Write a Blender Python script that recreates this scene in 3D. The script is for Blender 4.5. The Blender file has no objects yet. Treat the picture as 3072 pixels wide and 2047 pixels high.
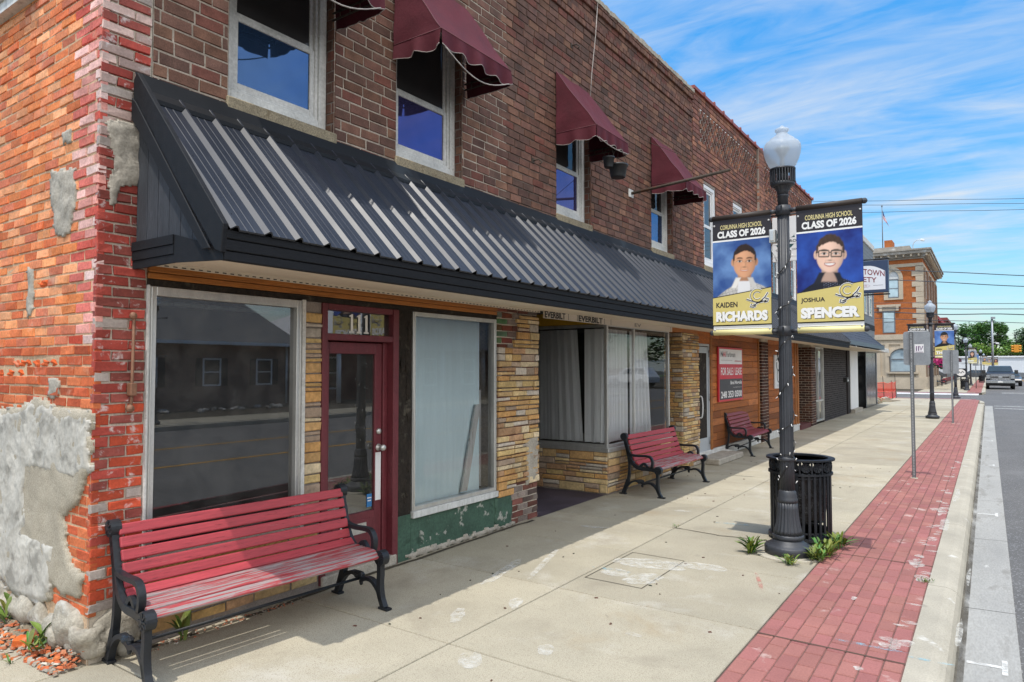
import bpy, math, random
from mathutils import Vector, Matrix, noise as MN
R = random.Random(11)
scene = bpy.context.scene
COL = scene.collection
PI = math.pi
rad = math.radians

def lin(h):
    h = h.lstrip('#'); o = []
    for i in (0, 2, 4):
        c = int(h[i:i+2], 16)/255.
        o.append(c/12.92 if c <= .04045 else ((c+.055)/1.055)**2.4)
    return tuple(o)

# ------------------------------------------------------------------ mesh builder
class MB:
    def __init__(s):
        s.v = []; s.f = []; s.c = []; s.s = []; s.m = []
    def add(s, vs, fs, col=(1, 1, 1), smooth=False, mat=0):
        b = len(s.v); s.v += [tuple(v) for v in vs]
        for f in fs:
            s.f.append(tuple(b+i for i in f)); s.c.append(col); s.s.append(smooth); s.m.append(mat)
    def box(s, x0, y0, z0, x1, y1, z1, col=(1, 1, 1), mat=0):
        if x0 > x1: x0, x1 = x1, x0
        if y0 > y1: y0, y1 = y1, y0
        if z0 > z1: z0, z1 = z1, z0
        s.add([(x0,y0,z0),(x1,y0,z0),(x1,y1,z0),(x0,y1,z0),(x0,y0,z1),(x1,y0,z1),(x1,y1,z1),(x0,y1,z1)],
              [(0,3,2,1),(4,5,6,7),(0,1,5,4),(1,2,6,5),(2,3,7,6),(3,0,4,7)], col, mat=mat)
    def obox(s, c, sz, M=None, col=(1, 1, 1), taper=1.0):
        c = Vector(c); M = M or Matrix.Identity(3); vs = []
        for k in (-1, 1):
            t = taper if k > 0 else 1
            for i, j in ((-1,-1),(1,-1),(1,1),(-1,1)):
                vs.append(c + M @ Vector((i*sz[0]/2*t, j*sz[1]/2*t, k*sz[2]/2)))
        s.add(vs, [(0,3,2,1),(4,5,6,7),(0,1,5,4),(1,2,6,5),(2,3,7,6),(3,0,4,7)], col)
    def face(s, pts, col=(1, 1, 1), mat=0, smooth=False):
        s.add(pts, [tuple(range(len(pts)))], col, smooth, mat)
    def extrude(s, pts, d, col=(1, 1, 1), mat=0):
        # closed outline pts (3D, counter-clockwise seen from +d side), extruded by vector d
        d = Vector(d); n = len(pts); a = [Vector(p) for p in pts]; b = [p + d for p in a]
        fs = [tuple(range(n-1, -1, -1)), tuple(range(n, 2*n))]
        for i in range(n):
            j = (i+1) % n; fs.append((i, j, n+j, n+i))
        s.add(a+b, fs, col, mat=mat)
    def tube(s, path, r, n=8, col=(1, 1, 1), caps=True, smooth=True, sq=None):
        P = [Vector(p) for p in path]; m = len(P)
        rr = r if isinstance(r, (list, tuple)) else [r]*m
        vs = []; up = None
        for i, p in enumerate(P):
            t = (P[min(i+1, m-1)] - P[max(i-1, 0)])
            if t.length < 1e-9: t = Vector((0, 0, 1))
            t.normalize()
            if up is None:
                up = Vector((0, 0, 1)) if abs(t.z) < .9 else Vector((1, 0, 0))
            a = t.cross(up)
            if a.length < 1e-6: a = t.cross(Vector((0, 1, 0)))
            a.normalize(); b = a.cross(t).normalized(); up = b
            for k in range(n):
                th = 2*PI*(k+.5)/n
                vs.append(p + (a*math.cos(th)*(sq or 1) + b*math.sin(th))*rr[i])
        fs = []
        for i in range(m-1):
            for k in range(n):
                k2 = (k+1) % n
                fs.append((i*n+k, i*n+k2, (i+1)*n+k2, (i+1)*n+k))
        s.add(vs, fs, col, smooth)
        if caps:
            b0 = len(s.v)-len(vs)
            s.f.append(tuple(b0+k for k in range(n-1, -1, -1))); s.c.append(col); s.s.append(False); s.m.append(0)
            s.f.append(tuple(b0+(m-1)*n+k for k in range(n))); s.c.append(col); s.s.append(False); s.m.append(0)
    def lathe(s, prof, c=(0, 0, 0), n=24, col=(1, 1, 1), flute=None, smooth=True, axis=None):
        # prof: list of (r, z[, flute_amp])
        c = Vector(c); vs = []; M = axis or Matrix.Identity(3)
        for p in prof:
            amp = p[2] if len(p) > 2 else 0
            for k in range(n):
                th = 2*PI*k/n
                r = p[0]*(1 + amp*math.cos(flute*th)) if amp else p[0]
                vs.append(c + M @ Vector((r*math.cos(th), r*math.sin(th), p[1])))
        fs = []
        for i in range(len(prof)-1):
            for k in range(n):
                k2 = (k+1) % n
                fs.append((i*n+k, i*n+k2, (i+1)*n+k2, (i+1)*n+k))
        s.add(vs, fs, col, smooth)
        b0 = len(s.v)-len(vs)
        for ring, rev in ((0, True), (len(prof)-1, False)):
            if prof[ring][0] > 1e-4:
                idx = [b0+ring*n+k for k in range(n)]
                s.f.append(tuple(reversed(idx)) if rev else tuple(idx)); s.c.append(col); s.s.append(False); s.m.append(0)
    def ribbon(s, path, w, t, axis=(0, 1, 0), col=(1, 1, 1), smooth=True):
        # flat bar: follows path, thickness t (number or list) in the path plane, width w along axis, centred
        P = [Vector(p) for p in path]; A = Vector(axis).normalized(); m = len(P)
        tt = t if isinstance(t, (list, tuple)) else [t]*m
        vs = []
        for i, p in enumerate(P):
            d = (P[min(i+1, m-1)] - P[max(i-1, 0)]).normalized(); nn = d.cross(A).normalized()
            for a, b in ((-1,-1),(1,-1),(1,1),(-1,1)):
                vs.append(p + A*(a*w/2) + nn*(b*tt[i]/2))
        fs = [(3,2,1,0), tuple((m-1)*4+k for k in range(4))]
        for i in range(m-1):
            for k in range(4):
                k2 = (k+1) % 4
                fs.append((i*4+k, i*4+k2, (i+1)*4+k2, (i+1)*4+k))
        s.add(vs, fs, col, False)
    def blob(s, c, r, col=(1, 1, 1), n=10, sq=(1, 1, 1), rough=.25, seed=0, freq=1.6):
        c = Vector(c); vs = []; m = n//2+1; fs = []
        for i in range(m+1):
            ph = PI*i/m
            for k in range(n):
                th = 2*PI*k/n
                d = Vector((math.sin(ph)*math.cos(th), math.sin(ph)*math.sin(th), math.cos(ph)))
                q = r*(1 + rough*MN.noise(d*freq + Vector((seed*3.1, seed*1.7, seed))) )
                vs.append(c + Vector((d.x*sq[0], d.y*sq[1], d.z*sq[2]))*q)
        for i in range(m):
            for k in range(n):
                k2 = (k+1) % n
                fs.append((i*n+k, (i+1)*n+k, (i+1)*n+k2, i*n+k2))
        s.add(vs, fs, col, n >= 18)
    def build(s, name, mats, parent=None, bevel=0, seg=1):
        off = Vector((0, 0, 0)); p = parent
        while p is not None:
            off += p.location; p = p.parent
        me = bpy.data.meshes.new(name)
        me.from_pydata([(v[0]-off.x, v[1]-off.y, v[2]-off.z) for v in s.v], [], s.f)
        if not isinstance(mats, (list, tuple)): mats = [mats]
        for m in mats: me.materials.append(m)
        ca = me.color_attributes.new('Col', 'FLOAT_COLOR', 'CORNER')
        buf = []
        for f, c in zip(s.f, s.c):
            if isinstance(c, list):
                for q in c: buf += [q[0], q[1], q[2], 1.0]
            else: buf += [c[0], c[1], c[2], 1.0]*len(f)
        ca.data.foreach_set('color', buf)
        me.polygons.foreach_set('use_smooth', s.s)
        me.polygons.foreach_set('material_index', s.m)
        me.update()
        o = bpy.data.objects.new(name, me); COL.objects.link(o)
        if parent: o.parent = parent
        if bevel:
            b = o.modifiers.new('bevel', 'BEVEL'); b.width = bevel; b.segments = seg; b.limit_method = 'ANGLE'; b.angle_limit = .6
            b.harden_normals = False
        return o

def thing(name, label, cat, loc=(0, 0, 0), group=None):
    o = bpy.data.objects.new(name, None); COL.objects.link(o)
    o.location = loc; o.empty_display_size = .1
    o['label'] = label; o['category'] = cat
    if group: o['group'] = group
    return o
def tag(o, label, cat, group=None):
    o['label'] = label; o['category'] = cat
    if group: o['group'] = group
    return o
def struct(o):
    o['kind'] = 'structure'; return o
def dup(o, parent=None, label=None, group=None):
    c = o.copy(); COL.objects.link(c); c.parent = parent
    if label: c['label'] = label
    if group: c['group'] = group
    for ch in list(o.children): dup(ch, c)
    return c

class Frame:
    def __init__(s, O, U, N, V=(0, 0, 1)):
        s.O = Vector(O); s.U = Vector(U); s.N = Vector(N); s.V = Vector(V)
    def __call__(s, u, v, d=0.):
        return s.O + s.U*u + s.V*v + s.N*d
FX = -4.5
FAC = Frame((FX, 0, 0), (0, 1, 0), (1, 0, 0))          # facade plane, u = Y
def facing_south(y): return Frame((0, y, 0), (1, 0, 0), (0, -1, 0))   # u = X, faces the camera side (-Y)

def fbox(mb, F, u0, u1, v0, v1, d0, d1, col=(1, 1, 1)):
    P = [F(u0,v0,d0),F(u1,v0,d0),F(u1,v1,d0),F(u0,v1,d0),F(u0,v0,d1),F(u1,v0,d1),F(u1,v1,d1),F(u0,v1,d1)]
    mb.add(P, [(0,3,2,1),(4,5,6,7),(0,1,5,4),(1,2,6,5),(2,3,7,6),(3,0,4,7)], col)
def frect(mb, F, u0, u1, v0, v1, d=0., col=(1, 1, 1)):
    mb.face([F(u0,v0,d),F(u1,v0,d),F(u1,v1,d),F(u0,v1,d)], col)
def fpoly(mb, F, pts, d=0., col=(1, 1, 1)):
    mb.face([F(u, v, d) for u, v in pts], col)
def ring(mb, F, u0, u1, v0, v1, w, d0, d1, col=(1, 1, 1), wb=None, wt=None):
    wb = w if wb is None else wb; wt = w if wt is None else wt
    fbox(mb, F, u0, u0+w, v0, v1, d0, d1, col); fbox(mb, F, u1-w, u1, v0, v1, d0, d1, col)
    if wb: fbox(mb, F, u0+w, u1-w, v0, v0+wb, d0, d1, col)
    if wt: fbox(mb, F, u0+w, u1-w, v1-wt, v1, d0, d1, col)

def sheet(mb, F, u0, u1, v0, v1, holes=(), d=0., col=(1, 1, 1)):
    us = sorted({u0, u1, *[min(max(h[i], u0), u1) for h in holes for i in (0, 1)]})
    vs = sorted({v0, v1, *[min(max(h[i], v0), v1) for h in holes for i in (2, 3)]})
    for a, b in zip(us, us[1:]):
        for c, e in zip(vs, vs[1:]):
            mu, mv = (a+b)/2, (c+e)/2
            if any(h[0] < mu < h[1] and h[2] < mv < h[3] for h in holes): continue
            frect(mb, F, a, b, c, e, d, col)

def one_brick(mb, F, u0, u1, v0, v1, d0, d1, col, ch=.004, jit=.0015):
    j = lambda: R.uniform(-jit, jit)
    o = [(u0+j(),v0+j()),(u1+j(),v0+j()),(u1+j(),v1+j()),(u0+j(),v1+j())]
    cu, cv = (u0+u1)/2, (v0+v1)/2
    i = [(a-math.copysign(ch, a-cu), b-math.copysign(ch, b-cv)) for a, b in o]
    dm = d1 - min(.006, (d1-d0)*.6)
    P = [F(a, b, d0) for a, b in o] + [F(a, b, dm) for a, b in o] + [F(a, b, d1+j()) for a, b in i]
    fs = [(8,9,10,11)]
    for k in range(4):
        k2 = (k+1) % 4
        fs += [(k, k2, 4+k2, 4+k), (4+k, 4+k2, 8+k2, 8+k)]
    mb.add(P, fs, col)

def bricks(mb, F, u0, u1, v0, v1, course, blen, colf, holes=(), gap=.01, prot=.01, back=-.004, jit=.002, pj=.002, half=.5, minw=.03, keep=None, vary=0):
    n = int(round((v1-v0)/course)); course = (v1-v0)/max(n, 1)
    gu, gv = gap if isinstance(gap, tuple) else (gap, gap)
    for r in range(n):
        a, b = v0+r*course, v0+(r+1)*course
        iv = [(u0, u1)]
        for h in holes:
            if min(b, h[3])-max(a, h[2]) > course*.35:
                nv = []
                for p, q in iv:
                    if h[0] > p: nv.append((p, min(q, h[0])))
                    if h[1] < q: nv.append((max(p, h[1]), q))
                iv = [x for x in nv if x[1]-x[0] > minw]
        base = u0 - blen*(half if r % 2 else 0) - (R.uniform(0, blen) if vary else 0)
        for p, q in iv:
            k = math.floor((p-base)/blen); x = base+k*blen
            while x < q-1e-6:
                s, e = max(x, p), min(x+blen, q)
                x += blen
                if e-s < minw: continue
                if keep and not keep((s+e)/2, (a+b)/2): continue
                one_brick(mb, F, s+gu/2, e-gu/2, a+gv/2, b-gv/2, back, prot+R.uniform(-pj, pj), colf((s+e)/2, (a+b)/2), jit=jit)

def stones(mb, F, u0, u1, v0, v1, colf, holes=(), hr=(.035, .1), lr=(.12, .45), prot=.02, pj=.008, gap=.012, keep=None):
    v = v0
    while v < v1-.01:
        h = R.uniform(*hr)
        if v1-(v+h) < hr[0]*.8: h = v1-v
        u = u0
        while u < u1-.005:
            l = R.uniform(*lr)*(1 if h < .07 else .8)
            if u1-(u+l) < .07: l = u1-u
            split = h > .085 and R.random() < .45
            parts = [(v, v+h)] if not split else [(v, v+h*.48), (v+h*.48, v+h)]
            for a, b in parts:
                if not (keep and not keep(u+l/2, (a+b)/2)):
                    one_brick(mb, F, u+gap/2, u+l-gap/2, a+gap/2, b-gap/2, -.004, prot+R.uniform(-pj, pj), colf(u, a), ch=.008, jit=.004)
            u += l
        v += h

def arc(cx, cy, r, a0, a1, n=12, rx=None):
    return [(cx+(rx or r)*math.cos(a0+(a1-a0)*i/n), cy+r*math.sin(a0+(a1-a0)*i/n)) for i in range(n+1)]
def cmr(pts, n=6):
    P = [Vector(p) for p in pts]; P = [P[0]*2-P[1]] + P + [P[-1]*2-P[-2]]; o = []
    for i in range(1, len(P)-2):
        for k in range(n):
            t = k/n; a, b, c, d = P[i-1:i+3]
            o.append(.5*((2*b)+(c-a)*t+(2*a-5*b+4*c-d)*t*t+(3*b-a-3*c+d)*t**3))
    o.append(P[-2]); return o

_tc = {}
def text2d(s, bold=0.):
    k = (s, bold)
    if k in _tc: return _tc[k]
    cu = bpy.data.curves.new('lettering', 'FONT'); cu.body = s; cu.size = 1; cu.offset = bold; cu.resolution_u = 3
    ob = bpy.data.objects.new('lettering', cu); me = ob.to_mesh()
    vs = [(v.co.x, v.co.y) for v in me.vertices]; fs = [tuple(p.vertices) for p in me.polygons]
    ob.to_mesh_clear(); bpy.data.objects.remove(ob); bpy.data.curves.remove(cu)
    x0 = min(v[0] for v in vs); x1 = max(v[0] for v in vs); y0 = min(v[1] for v in vs); y1 = max(v[1] for v in vs)
    _tc[k] = ([((x-x0)/(x1-x0), (y-y0)/(y1-y0)) for x, y in vs], fs)
    return _tc[k]
def put_text(mb, F, s, u0, u1, v0, v1, d, col, bold=0.02, skew=0.):
    vs, fs = text2d(s, bold)
    mb.add([F(u0+(u1-u0)*x, v0+(v1-v0)*y+skew*(x-.5), d) for x, y in vs], fs, col)

# ------------------------------------------------------------------ materials
def new_mat(name):
    m = bpy.data.materials.new(name); m.use_nodes = True
    nt = m.node_tree; nt.nodes.clear()
    out = nt.nodes.new('ShaderNodeOutputMaterial')
    return m, nt, out
def nd(nt, t, **k):
    n = nt.nodes.new(t)
    for a, v in k.items(): setattr(n, a, v)
    return n
def ramp(nt, src, a, b, ca=(0, 0, 0, 1), cb=(1, 1, 1, 1)):
    r = nd(nt, 'ShaderNodeValToRGB'); r.color_ramp.elements[0].position = a; r.color_ramp.elements[1].position = b
    r.color_ramp.elements[0].color = ca; r.color_ramp.elements[1].color = cb
    nt.links.new(src, r.inputs[0]); return r.outputs[0]
def mixc(nt, a, b, fac, mode='MIX'):
    m = nd(nt, 'ShaderNodeMix', data_type='RGBA', blend_type=mode)
    for sock, val in ((m.inputs[0], fac), (m.inputs[6], a), (m.inputs[7], b)):
        if hasattr(val, 'is_linked'): nt.links.new(val, sock)
        else: sock.default_value = val if not isinstance(val, tuple) else (val if len(val) == 4 else (*val, 1))
    return m.outputs[2]
def noise(nt, vec, scale, detail=4, rough=.55, dist=0.):
    n = nd(nt, 'ShaderNodeTexNoise'); n.inputs['Scale'].default_value = scale; n.inputs['Detail'].default_value = detail
    n.inputs['Roughness'].default_value = rough; n.inputs['Distortion'].default_value = dist
    nt.links.new(vec, n.inputs['Vector']); return n.outputs[0]

def pmat(name, col=(.5, .5, .5), rough=.7, metal=0., attr=False, var=.2, vs=3., fv=.12, fs=70., bump=.15, bs=80., bdist=.004,
         stains=(), stretch=(1, 1, 1), spec=.5, coat=0., rv=.1, speck=None):
    m, nt, out = new_mat(name)
    tc = nd(nt, 'ShaderNodeTexCoord'); mp = nd(nt, 'ShaderNodeMapping'); mp.inputs['Scale'].default_value = stretch
    nt.links.new(tc.outputs['Object'], mp.inputs[0]); vec = mp.outputs[0]
    bs_ = nd(nt, 'ShaderNodeBsdfPrincipled')
    if attr:
        a = nd(nt, 'ShaderNodeAttribute', attribute_name='Col'); base = a.outputs['Color']
    else:
        c = nd(nt, 'ShaderNodeRGB'); c.outputs[0].default_value = (*col, 1); base = c.outputs[0]
    n1 = noise(nt, vec, vs, 5, .6)
    if var:
        base = mixc(nt, base, ramp(nt, n1, .25, .75, (1-var,)*3+(1,), (1+var,)*3+(1,)), 1., 'MULTIPLY')
    n2 = noise(nt, vec, fs, 3, .6)
    if fv:
        base = mixc(nt, base, ramp(nt, n2, .3, .7, (1-fv,)*3+(1,), (1+fv,)*3+(1,)), 1., 'MULTIPLY')
    for st in stains:      # (colour, scale, threshold, softness, strength)
        k = noise(nt, vec, st[1], 6, .65, .3)
        f = ramp(nt, k, st[2], st[2]+st[3], (0, 0, 0, 1), (st[4],)*3+(1,))
        base = mixc(nt, base, st[0], f)
    if speck:              # (colour, scale, threshold)
        vo = nd(nt, 'ShaderNodeTexVoronoi'); vo.inputs['Scale'].default_value = speck[1]; nt.links.new(vec, vo.inputs['Vector'])
        sp = nd(nt, 'ShaderNodeSeparateColor'); nt.links.new(vo.outputs['Color'], sp.inputs[0])
        base = mixc(nt, base, speck[0], ramp(nt, sp.outputs[0], speck[2], speck[2]+.02, (0, 0, 0, 1), (.8,)*3+(1,)))
    nt.links.new(base, bs_.inputs['Base Color'])
    if rv:
        nt.links.new(ramp(nt, n1, .2, .8, (max(rough-rv, .02),)*3+(1,), (min(rough+rv, 1),)*3+(1,)), bs_.inputs['Roughness'])
    else: bs_.inputs['Roughness'].default_value = rough
    bs_.inputs['Metallic'].default_value = metal
    bs_.inputs['Specular IOR Level'].default_value = spec
    bs_.inputs['Coat Weight'].default_value = coat
    if bump:
        b = nd(nt, 'ShaderNodeBump'); b.inputs['Strength'].default_value = bump; b.inputs['Distance'].default_value = bdist
        nt.links.new(noise(nt, vec, bs, 6, .65), b.inputs['Height']); nt.links.new(b.outputs[0], bs_.inputs['Normal'])
    nt.links.new(bs_.outputs[0], out.inputs[0])
    return m

def glass_mat(name, tint=(.8, .85, .85), ior=1.7, refl=(1, 1, 1), rough=.0, dirt=.04):
    m, nt, out = new_mat(name)
    t = nd(nt, 'ShaderNodeBsdfTransparent'); t.inputs[0].default_value = (*tint, 1)
    g = nd(nt, 'ShaderNodeBsdfGlossy'); g.inputs['Color'].default_value = (*refl, 1); g.inputs['Roughness'].default_value = rough
    f = nd(nt, 'ShaderNodeFresnel'); f.inputs[0].default_value = ior
    mx = nd(nt, 'ShaderNodeMixShader')
    nt.links.new(f.outputs[0], mx.inputs[0]); nt.links.new(t.outputs[0], mx.inputs[1]); nt.links.new(g.outputs[0], mx.inputs[2])
    last = mx.outputs[0]
    if dirt:
        d = nd(nt, 'ShaderNodeBsdfDiffuse'); d.inputs[0].default_value = (.5, .5, .48, 1)
        tc = nd(nt, 'ShaderNodeTexCoord')
        k = ramp(nt, noise(nt, tc.outputs['Object'], 5, 8, .7), .4, .8, (dirt*.3,)*3+(1,), (dirt,)*3+(1,))
        m2 = nd(nt, 'ShaderNodeMixShader'); nt.links.new(k, m2.inputs[0]); nt.links.new(last, m2.inputs[1]); nt.links.new(d.outputs[0], m2.inputs[2])
        last = m2.outputs[0]
    nt.links.new(last, out.inputs[0])
    return m

M = {}
M['brick'] = pmat('facade_brick', attr=True, rough=.85, var=.38, vs=7, fv=.22, fs=90, bump=.5, bs=120, bdist=.003, spec=.25)
M['brick_red'] = pmat('painted_pier_brick', attr=True, rough=.75, var=.2, vs=6, fv=.15, fs=60, bump=.5, bs=70, bdist=.004, spec=.35,
                      stains=(((.62, .57, .55), 11, .57, .1, .75),))
M['brick_side'] = pmat('old_soft_brick', attr=True, rough=.9, var=.22, vs=7, fv=.2, fs=50, bump=.6, bs=60, bdist=.006, spec=.2,
                       stains=(((.25, .07, .03), 3.2, .60, .12, .5), ((.66, .46, .33), 4, .58, .14, .55), ((.30, .19, .13), 1.1, .56, .15, .35)))
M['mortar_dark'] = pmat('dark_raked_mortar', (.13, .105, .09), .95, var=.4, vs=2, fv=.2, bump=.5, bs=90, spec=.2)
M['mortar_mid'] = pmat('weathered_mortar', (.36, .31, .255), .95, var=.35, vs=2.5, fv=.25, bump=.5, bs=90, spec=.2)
M['mortar_light'] = pmat('light_mortar', (.50, .44, .36), .95, var=.3, vs=4, fv=.2, bump=.5, bs=90, spec=.2)
M['mortar_grey'] = pmat('grey_mortar', (.26, .225, .2), .95, var=.35, vs=1.2, fv=.2, bump=.5, bs=90, spec=.2)
M['mortar_tan'] = pmat('tan_mortar', (.52, .36, .23), .95, var=.3, vs=3, fv=.2, bump=.6, bs=60, spec=.2)
M['stone'] = pmat('ledge_stone', attr=True, rough=.85, var=.25, vs=6, fv=.2, fs=30, bump=.7, bs=28, bdist=.01, spec=.25)
M['stucco_white'] = pmat('white_plaster', (.44, .42, .375), .9, var=.28, vs=4, fv=.12, fs=40, bump=.45, bs=55, bdist=.006, spec=.2,
                         stains=(((.22, .21, .185), 5, .52, .1, .75), ((.10, .09, .08), 11, .66, .03, .5)))
M['stucco_beige'] = pmat('scratch_coat', (.37, .33, .26), .95, var=.15, vs=3, fv=.25, fs=120, bump=.8, bs=130, bdist=.006, spec=.2)
M['cement'] = pmat('grey_cement_patch', (.36, .33, .28), .95, var=.25, vs=8, fv=.2, fs=60, bump=.7, bs=40, bdist=.008, spec=.2)
M['sill'] = pmat('pebbled_stone_sill', (.27, .23, .16), .9, var=.3, vs=8, fv=.4, fs=110, bump=.8, bs=110, bdist=.006, spec=.2,
                 stains=(((.09, .06, .03), 8, .56, .1, .6),))
M['conc'] = pmat('sidewalk_concrete', attr=True, rough=.9, var=.16, vs=1.1, fv=.26, fs=150, bump=.45, bs=190, bdist=.003, spec=.3,
                 stains=(((.52, .50, .45), 1.3, .55, .2, .55), ((.24, .21, .16), 1.6, .54, .2, .6), ((.30, .22, .12), .8, .58, .12, .45), ((.15, .135, .11), 4.5, .66, .08, .5), ((.16, .14, .11), 9, .70, .05, .5)), speck=((.24, .20, .15), 210, .90))
M['kerb'] = pmat('kerb_concrete', (.37, .34, .275), .9, var=.16, vs=2, fv=.15, fs=90, bump=.4, bs=120, spec=.3,
                 stains=(((.60, .59, .55), 3.5, .62, .06, .7), ((.2, .18, .15), 5, .62, .1, .5)))
M['gutter'] = pmat('gutter_concrete', (.31, .305, .285), .9, var=.15, vs=2.5, fv=.12, fs=80, bump=.3, bs=120, spec=.3, stretch=(1, .25, 1),
                   stains=(((.17, .16, .14), 5, .55, .14, .65), ((.55, .54, .51), 9, .68, .05, .6)))
M['asph'] = pmat('asphalt', (.108, .105, .102), .9, var=.16, vs=.6, fv=.3, fs=120, bump=.5, bs=140, bdist=.004, spec=.35,
                 stains=(((.2, .2, .2), .5, .55, .2, .45),), speck=((.25, .25, .25), 90, .9))
M['paver'] = pmat('red_pavers', attr=True, rough=.85, var=.14, vs=2.2, fv=.15, fs=90, bump=.4, bs=100, spec=.3,
                  stains=(((.60, .50, .46), 3.0, .62, .08, .5), ((.20, .08, .06), 2.0, .64, .12, .3)))
M['soil'] = pmat('soil', (.2, .16, .11), .95, var=.4, vs=2, fv=.4, fs=40, bump=.8, bs=40, bdist=.02, spec=.2, stains=(((.07, .11, .03), 1.5, .55, .12, .8),))
M['joint'] = pmat('joint_dirt', (.07, .06, .045), .95, var=.3, bump=.4, spec=.2)
M['metal_roof'] = pmat('black_metal_roof', (.019, .023, .033), .42, var=.25, vs=1.5, fv=.1, bump=.05, bs=6, spec=.38, rv=.06, stains=(((.2, .18, .15), 30, .73, .03, .4),))
M['flash'] = pmat('black_flashing', (.008, .009, .011), .6, var=.3, vs=2, fv=.1, bump=.15, bs=8, spec=.25, stains=(((.035, .045, .055), 1.8, .58, .1, .5),))
M['fascia'] = pmat('black_stained_board', (.010, .011, .0135), .7, var=.4, vs=3, fv=.3, fs=40, bump=.4, bs=30, stretch=(6, .6, 6), spec=.22)
M['soffit'] = pmat('cream_soffit', (.70, .62, .50), .7, var=.06, vs=2, fv=.04, bump=.05, spec=.3)
M['beam'] = pmat('varnished_pine', (.36, .13, .025), .5, var=.25, vs=2, fv=.25, fs=14, bump=.2, bs=20, stretch=(9, .5, 9), spec=.4)
M['siding'] = pmat('cedar_siding', attr=True, rough=.7, var=.3, vs=2, fv=.3, fs=14, bump=.35, bs=18, stretch=(7, .8, 7), spec=.35,
                   stains=(((.10, .03, .012), 3, .56, .2, .8),))
M['white_paint'] = pmat('white_paint', (.55, .55, .53), .6, var=.2, vs=5, fv=.12, fs=40, bump=.2, bs=30, spec=.4, stains=(((.28, .25, .21), 14, .64, .06, .7),))
M['white_clean'] = pmat('white_vinyl', (.72, .73, .74), .5, var=.05, fv=.03, bump=.03, spec=.4)
M['alu'] = pmat('aluminium', (.58, .58, .56), .42, .75, var=.15, vs=4, fv=.1, bump=.05, spec=.5, stretch=(3, 3, .5))
M['alu_grey'] = pmat('grey_door_metal', (.42, .45, .48), .45, .3, var=.08, fv=.05, bump=.03)
M['maroon'] = pmat('maroon_door_paint', (.13, .024, .032), .5, var=.2, vs=5, fv=.15, fs=30, bump=.2, bs=30, spec=.45, stains=(((.30, .14, .15), 22, .66, .04, .6),), stretch=(2.5, 2.5, 1))
M['charred'] = pmat('charred_post', (.022, .017, .013), .85, var=.5, vs=8, fv=.4, fs=30, bump=.8, bs=20, bdist=.015, spec=.3, stains=(((.3, .27, .23), 30, .73, .02, .8), ((.10, .09, .07), 6, .58, .08, .6)))
M['green_wall'] = pmat('peeling_green_paint', (.050, .098, .070), .75, var=.35, vs=4, fv=.2, fs=40, bump=.5, bs=30, spec=.35,
                       stains=(((.36, .36, .32), 5.5, .59, .03, .9), ((.015, .03, .02), 4, .58, .1, .7)))
M['purple_floor'] = pmat('purple_entry_floor', (.055, .042, .058), .75, var=.4, vs=3, fv=.2, bump=.3, bs=30, stains=(((.15, .13, .13), 6, .62, .08, .5),))
M['iron'] = pmat('black_cast_iron', (.014, .0165, .021), .45, var=.3, vs=10, fv=.15, fs=60, bump=.2, bs=60, spec=.4, rv=.12, stains=(((.09, .09, .09), 35, .72, .03, .4),))
M['lamp_iron'] = pmat('grey_black_lamp_paint', (.030, .033, .040), .5, var=.25, vs=6, fv=.15, fs=60, bump=.15, bs=50, spec=.5, stains=(((.25, .25, .25), 26, .74, .02, .6),))
M['slat_back'] = pmat('red_bench_paint', (.345, .042, .054), .55, var=.2, vs=4, fv=.12, fs=20, bump=.25, bs=30, stretch=(14, .8, 14), spec=.45, stains=(((.12, .012, .016), 9, .60, .04, .6), ((.30, .20, .19), 5, .68, .03, .5)))
M['slat_seat'] = pmat('worn_red_bench_paint', (.33, .045, .052), .65, var=.15, vs=4, fv=.15, fs=20, bump=.45, bs=25, stretch=(17, .75, 17), spec=.35,
                      stains=(((.275, .26, .255), 3.6, .46, .07, .9), ((.16, .15, .145), 8, .58, .06, .6)))
M['slat_dark'] = pmat('dark_red_bench_paint', (.20, .025, .032), .5, var=.15, vs=4, fv=.12, fs=20, bump=.25, bs=30, stretch=(14, .8, 14), spec=.4, stains=(((.3, .25, .24), 3, .62, .05, .7),))
M['canvas'] = pmat('burgundy_canvas', (.080, .014, .022), .8, var=.22, vs=4, fv=.1, fs=120, bump=.25, bs=14, bdist=.02, spec=.25)
M['canvas_seam_highlight'] = pmat('canvas_seam_highlight', (.16, .06, .07), .8, var=.2)  # paler than the canvas: stitching plus a painted ridge highlight
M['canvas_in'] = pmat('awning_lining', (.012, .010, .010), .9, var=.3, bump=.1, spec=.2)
M['trim'] = pmat('pale_awning_trim', (.34, .31, .29), .8, var=.3, vs=20, bump=.1)
M['rust'] = pmat('rusty_steel', (.055, .042, .032), .8, .2, var=.5, vs=12, fv=.3, bump=.4, bs=60, stains=(((.13, .05, .02), 9, .56, .1, .7),))
M['globe'] = None
M['print'] = pmat('printed_vinyl', attr=True, rough=.5, var=0, fv=0, bump=.08, bs=5, bdist=.01, spec=.35, rv=0)
M['enamel'] = pmat('painted_sign_face', attr=True, rough=.45, var=.05, vs=3, fv=.03, bump=.02, spec=.4, rv=.05)
M['galv'] = pmat('galvanised_steel', (.30, .32, .34), .5, .6, var=.15, vs=6, fv=.1, bump=.1, spec=.5)
M['post'] = pmat('weathered_steel_post', (.16, .17, .18), .6, .3, var=.25, vs=6, fv=.15, bump=.15)
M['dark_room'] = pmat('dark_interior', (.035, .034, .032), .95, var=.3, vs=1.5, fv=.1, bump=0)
M['shade_paper'] = pmat('pale_blue_paper', (.70, .88, .94), .8, var=.05, vs=2, fv=.03, bump=.2, bs=8, stretch=(1, 3, .3))
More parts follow.
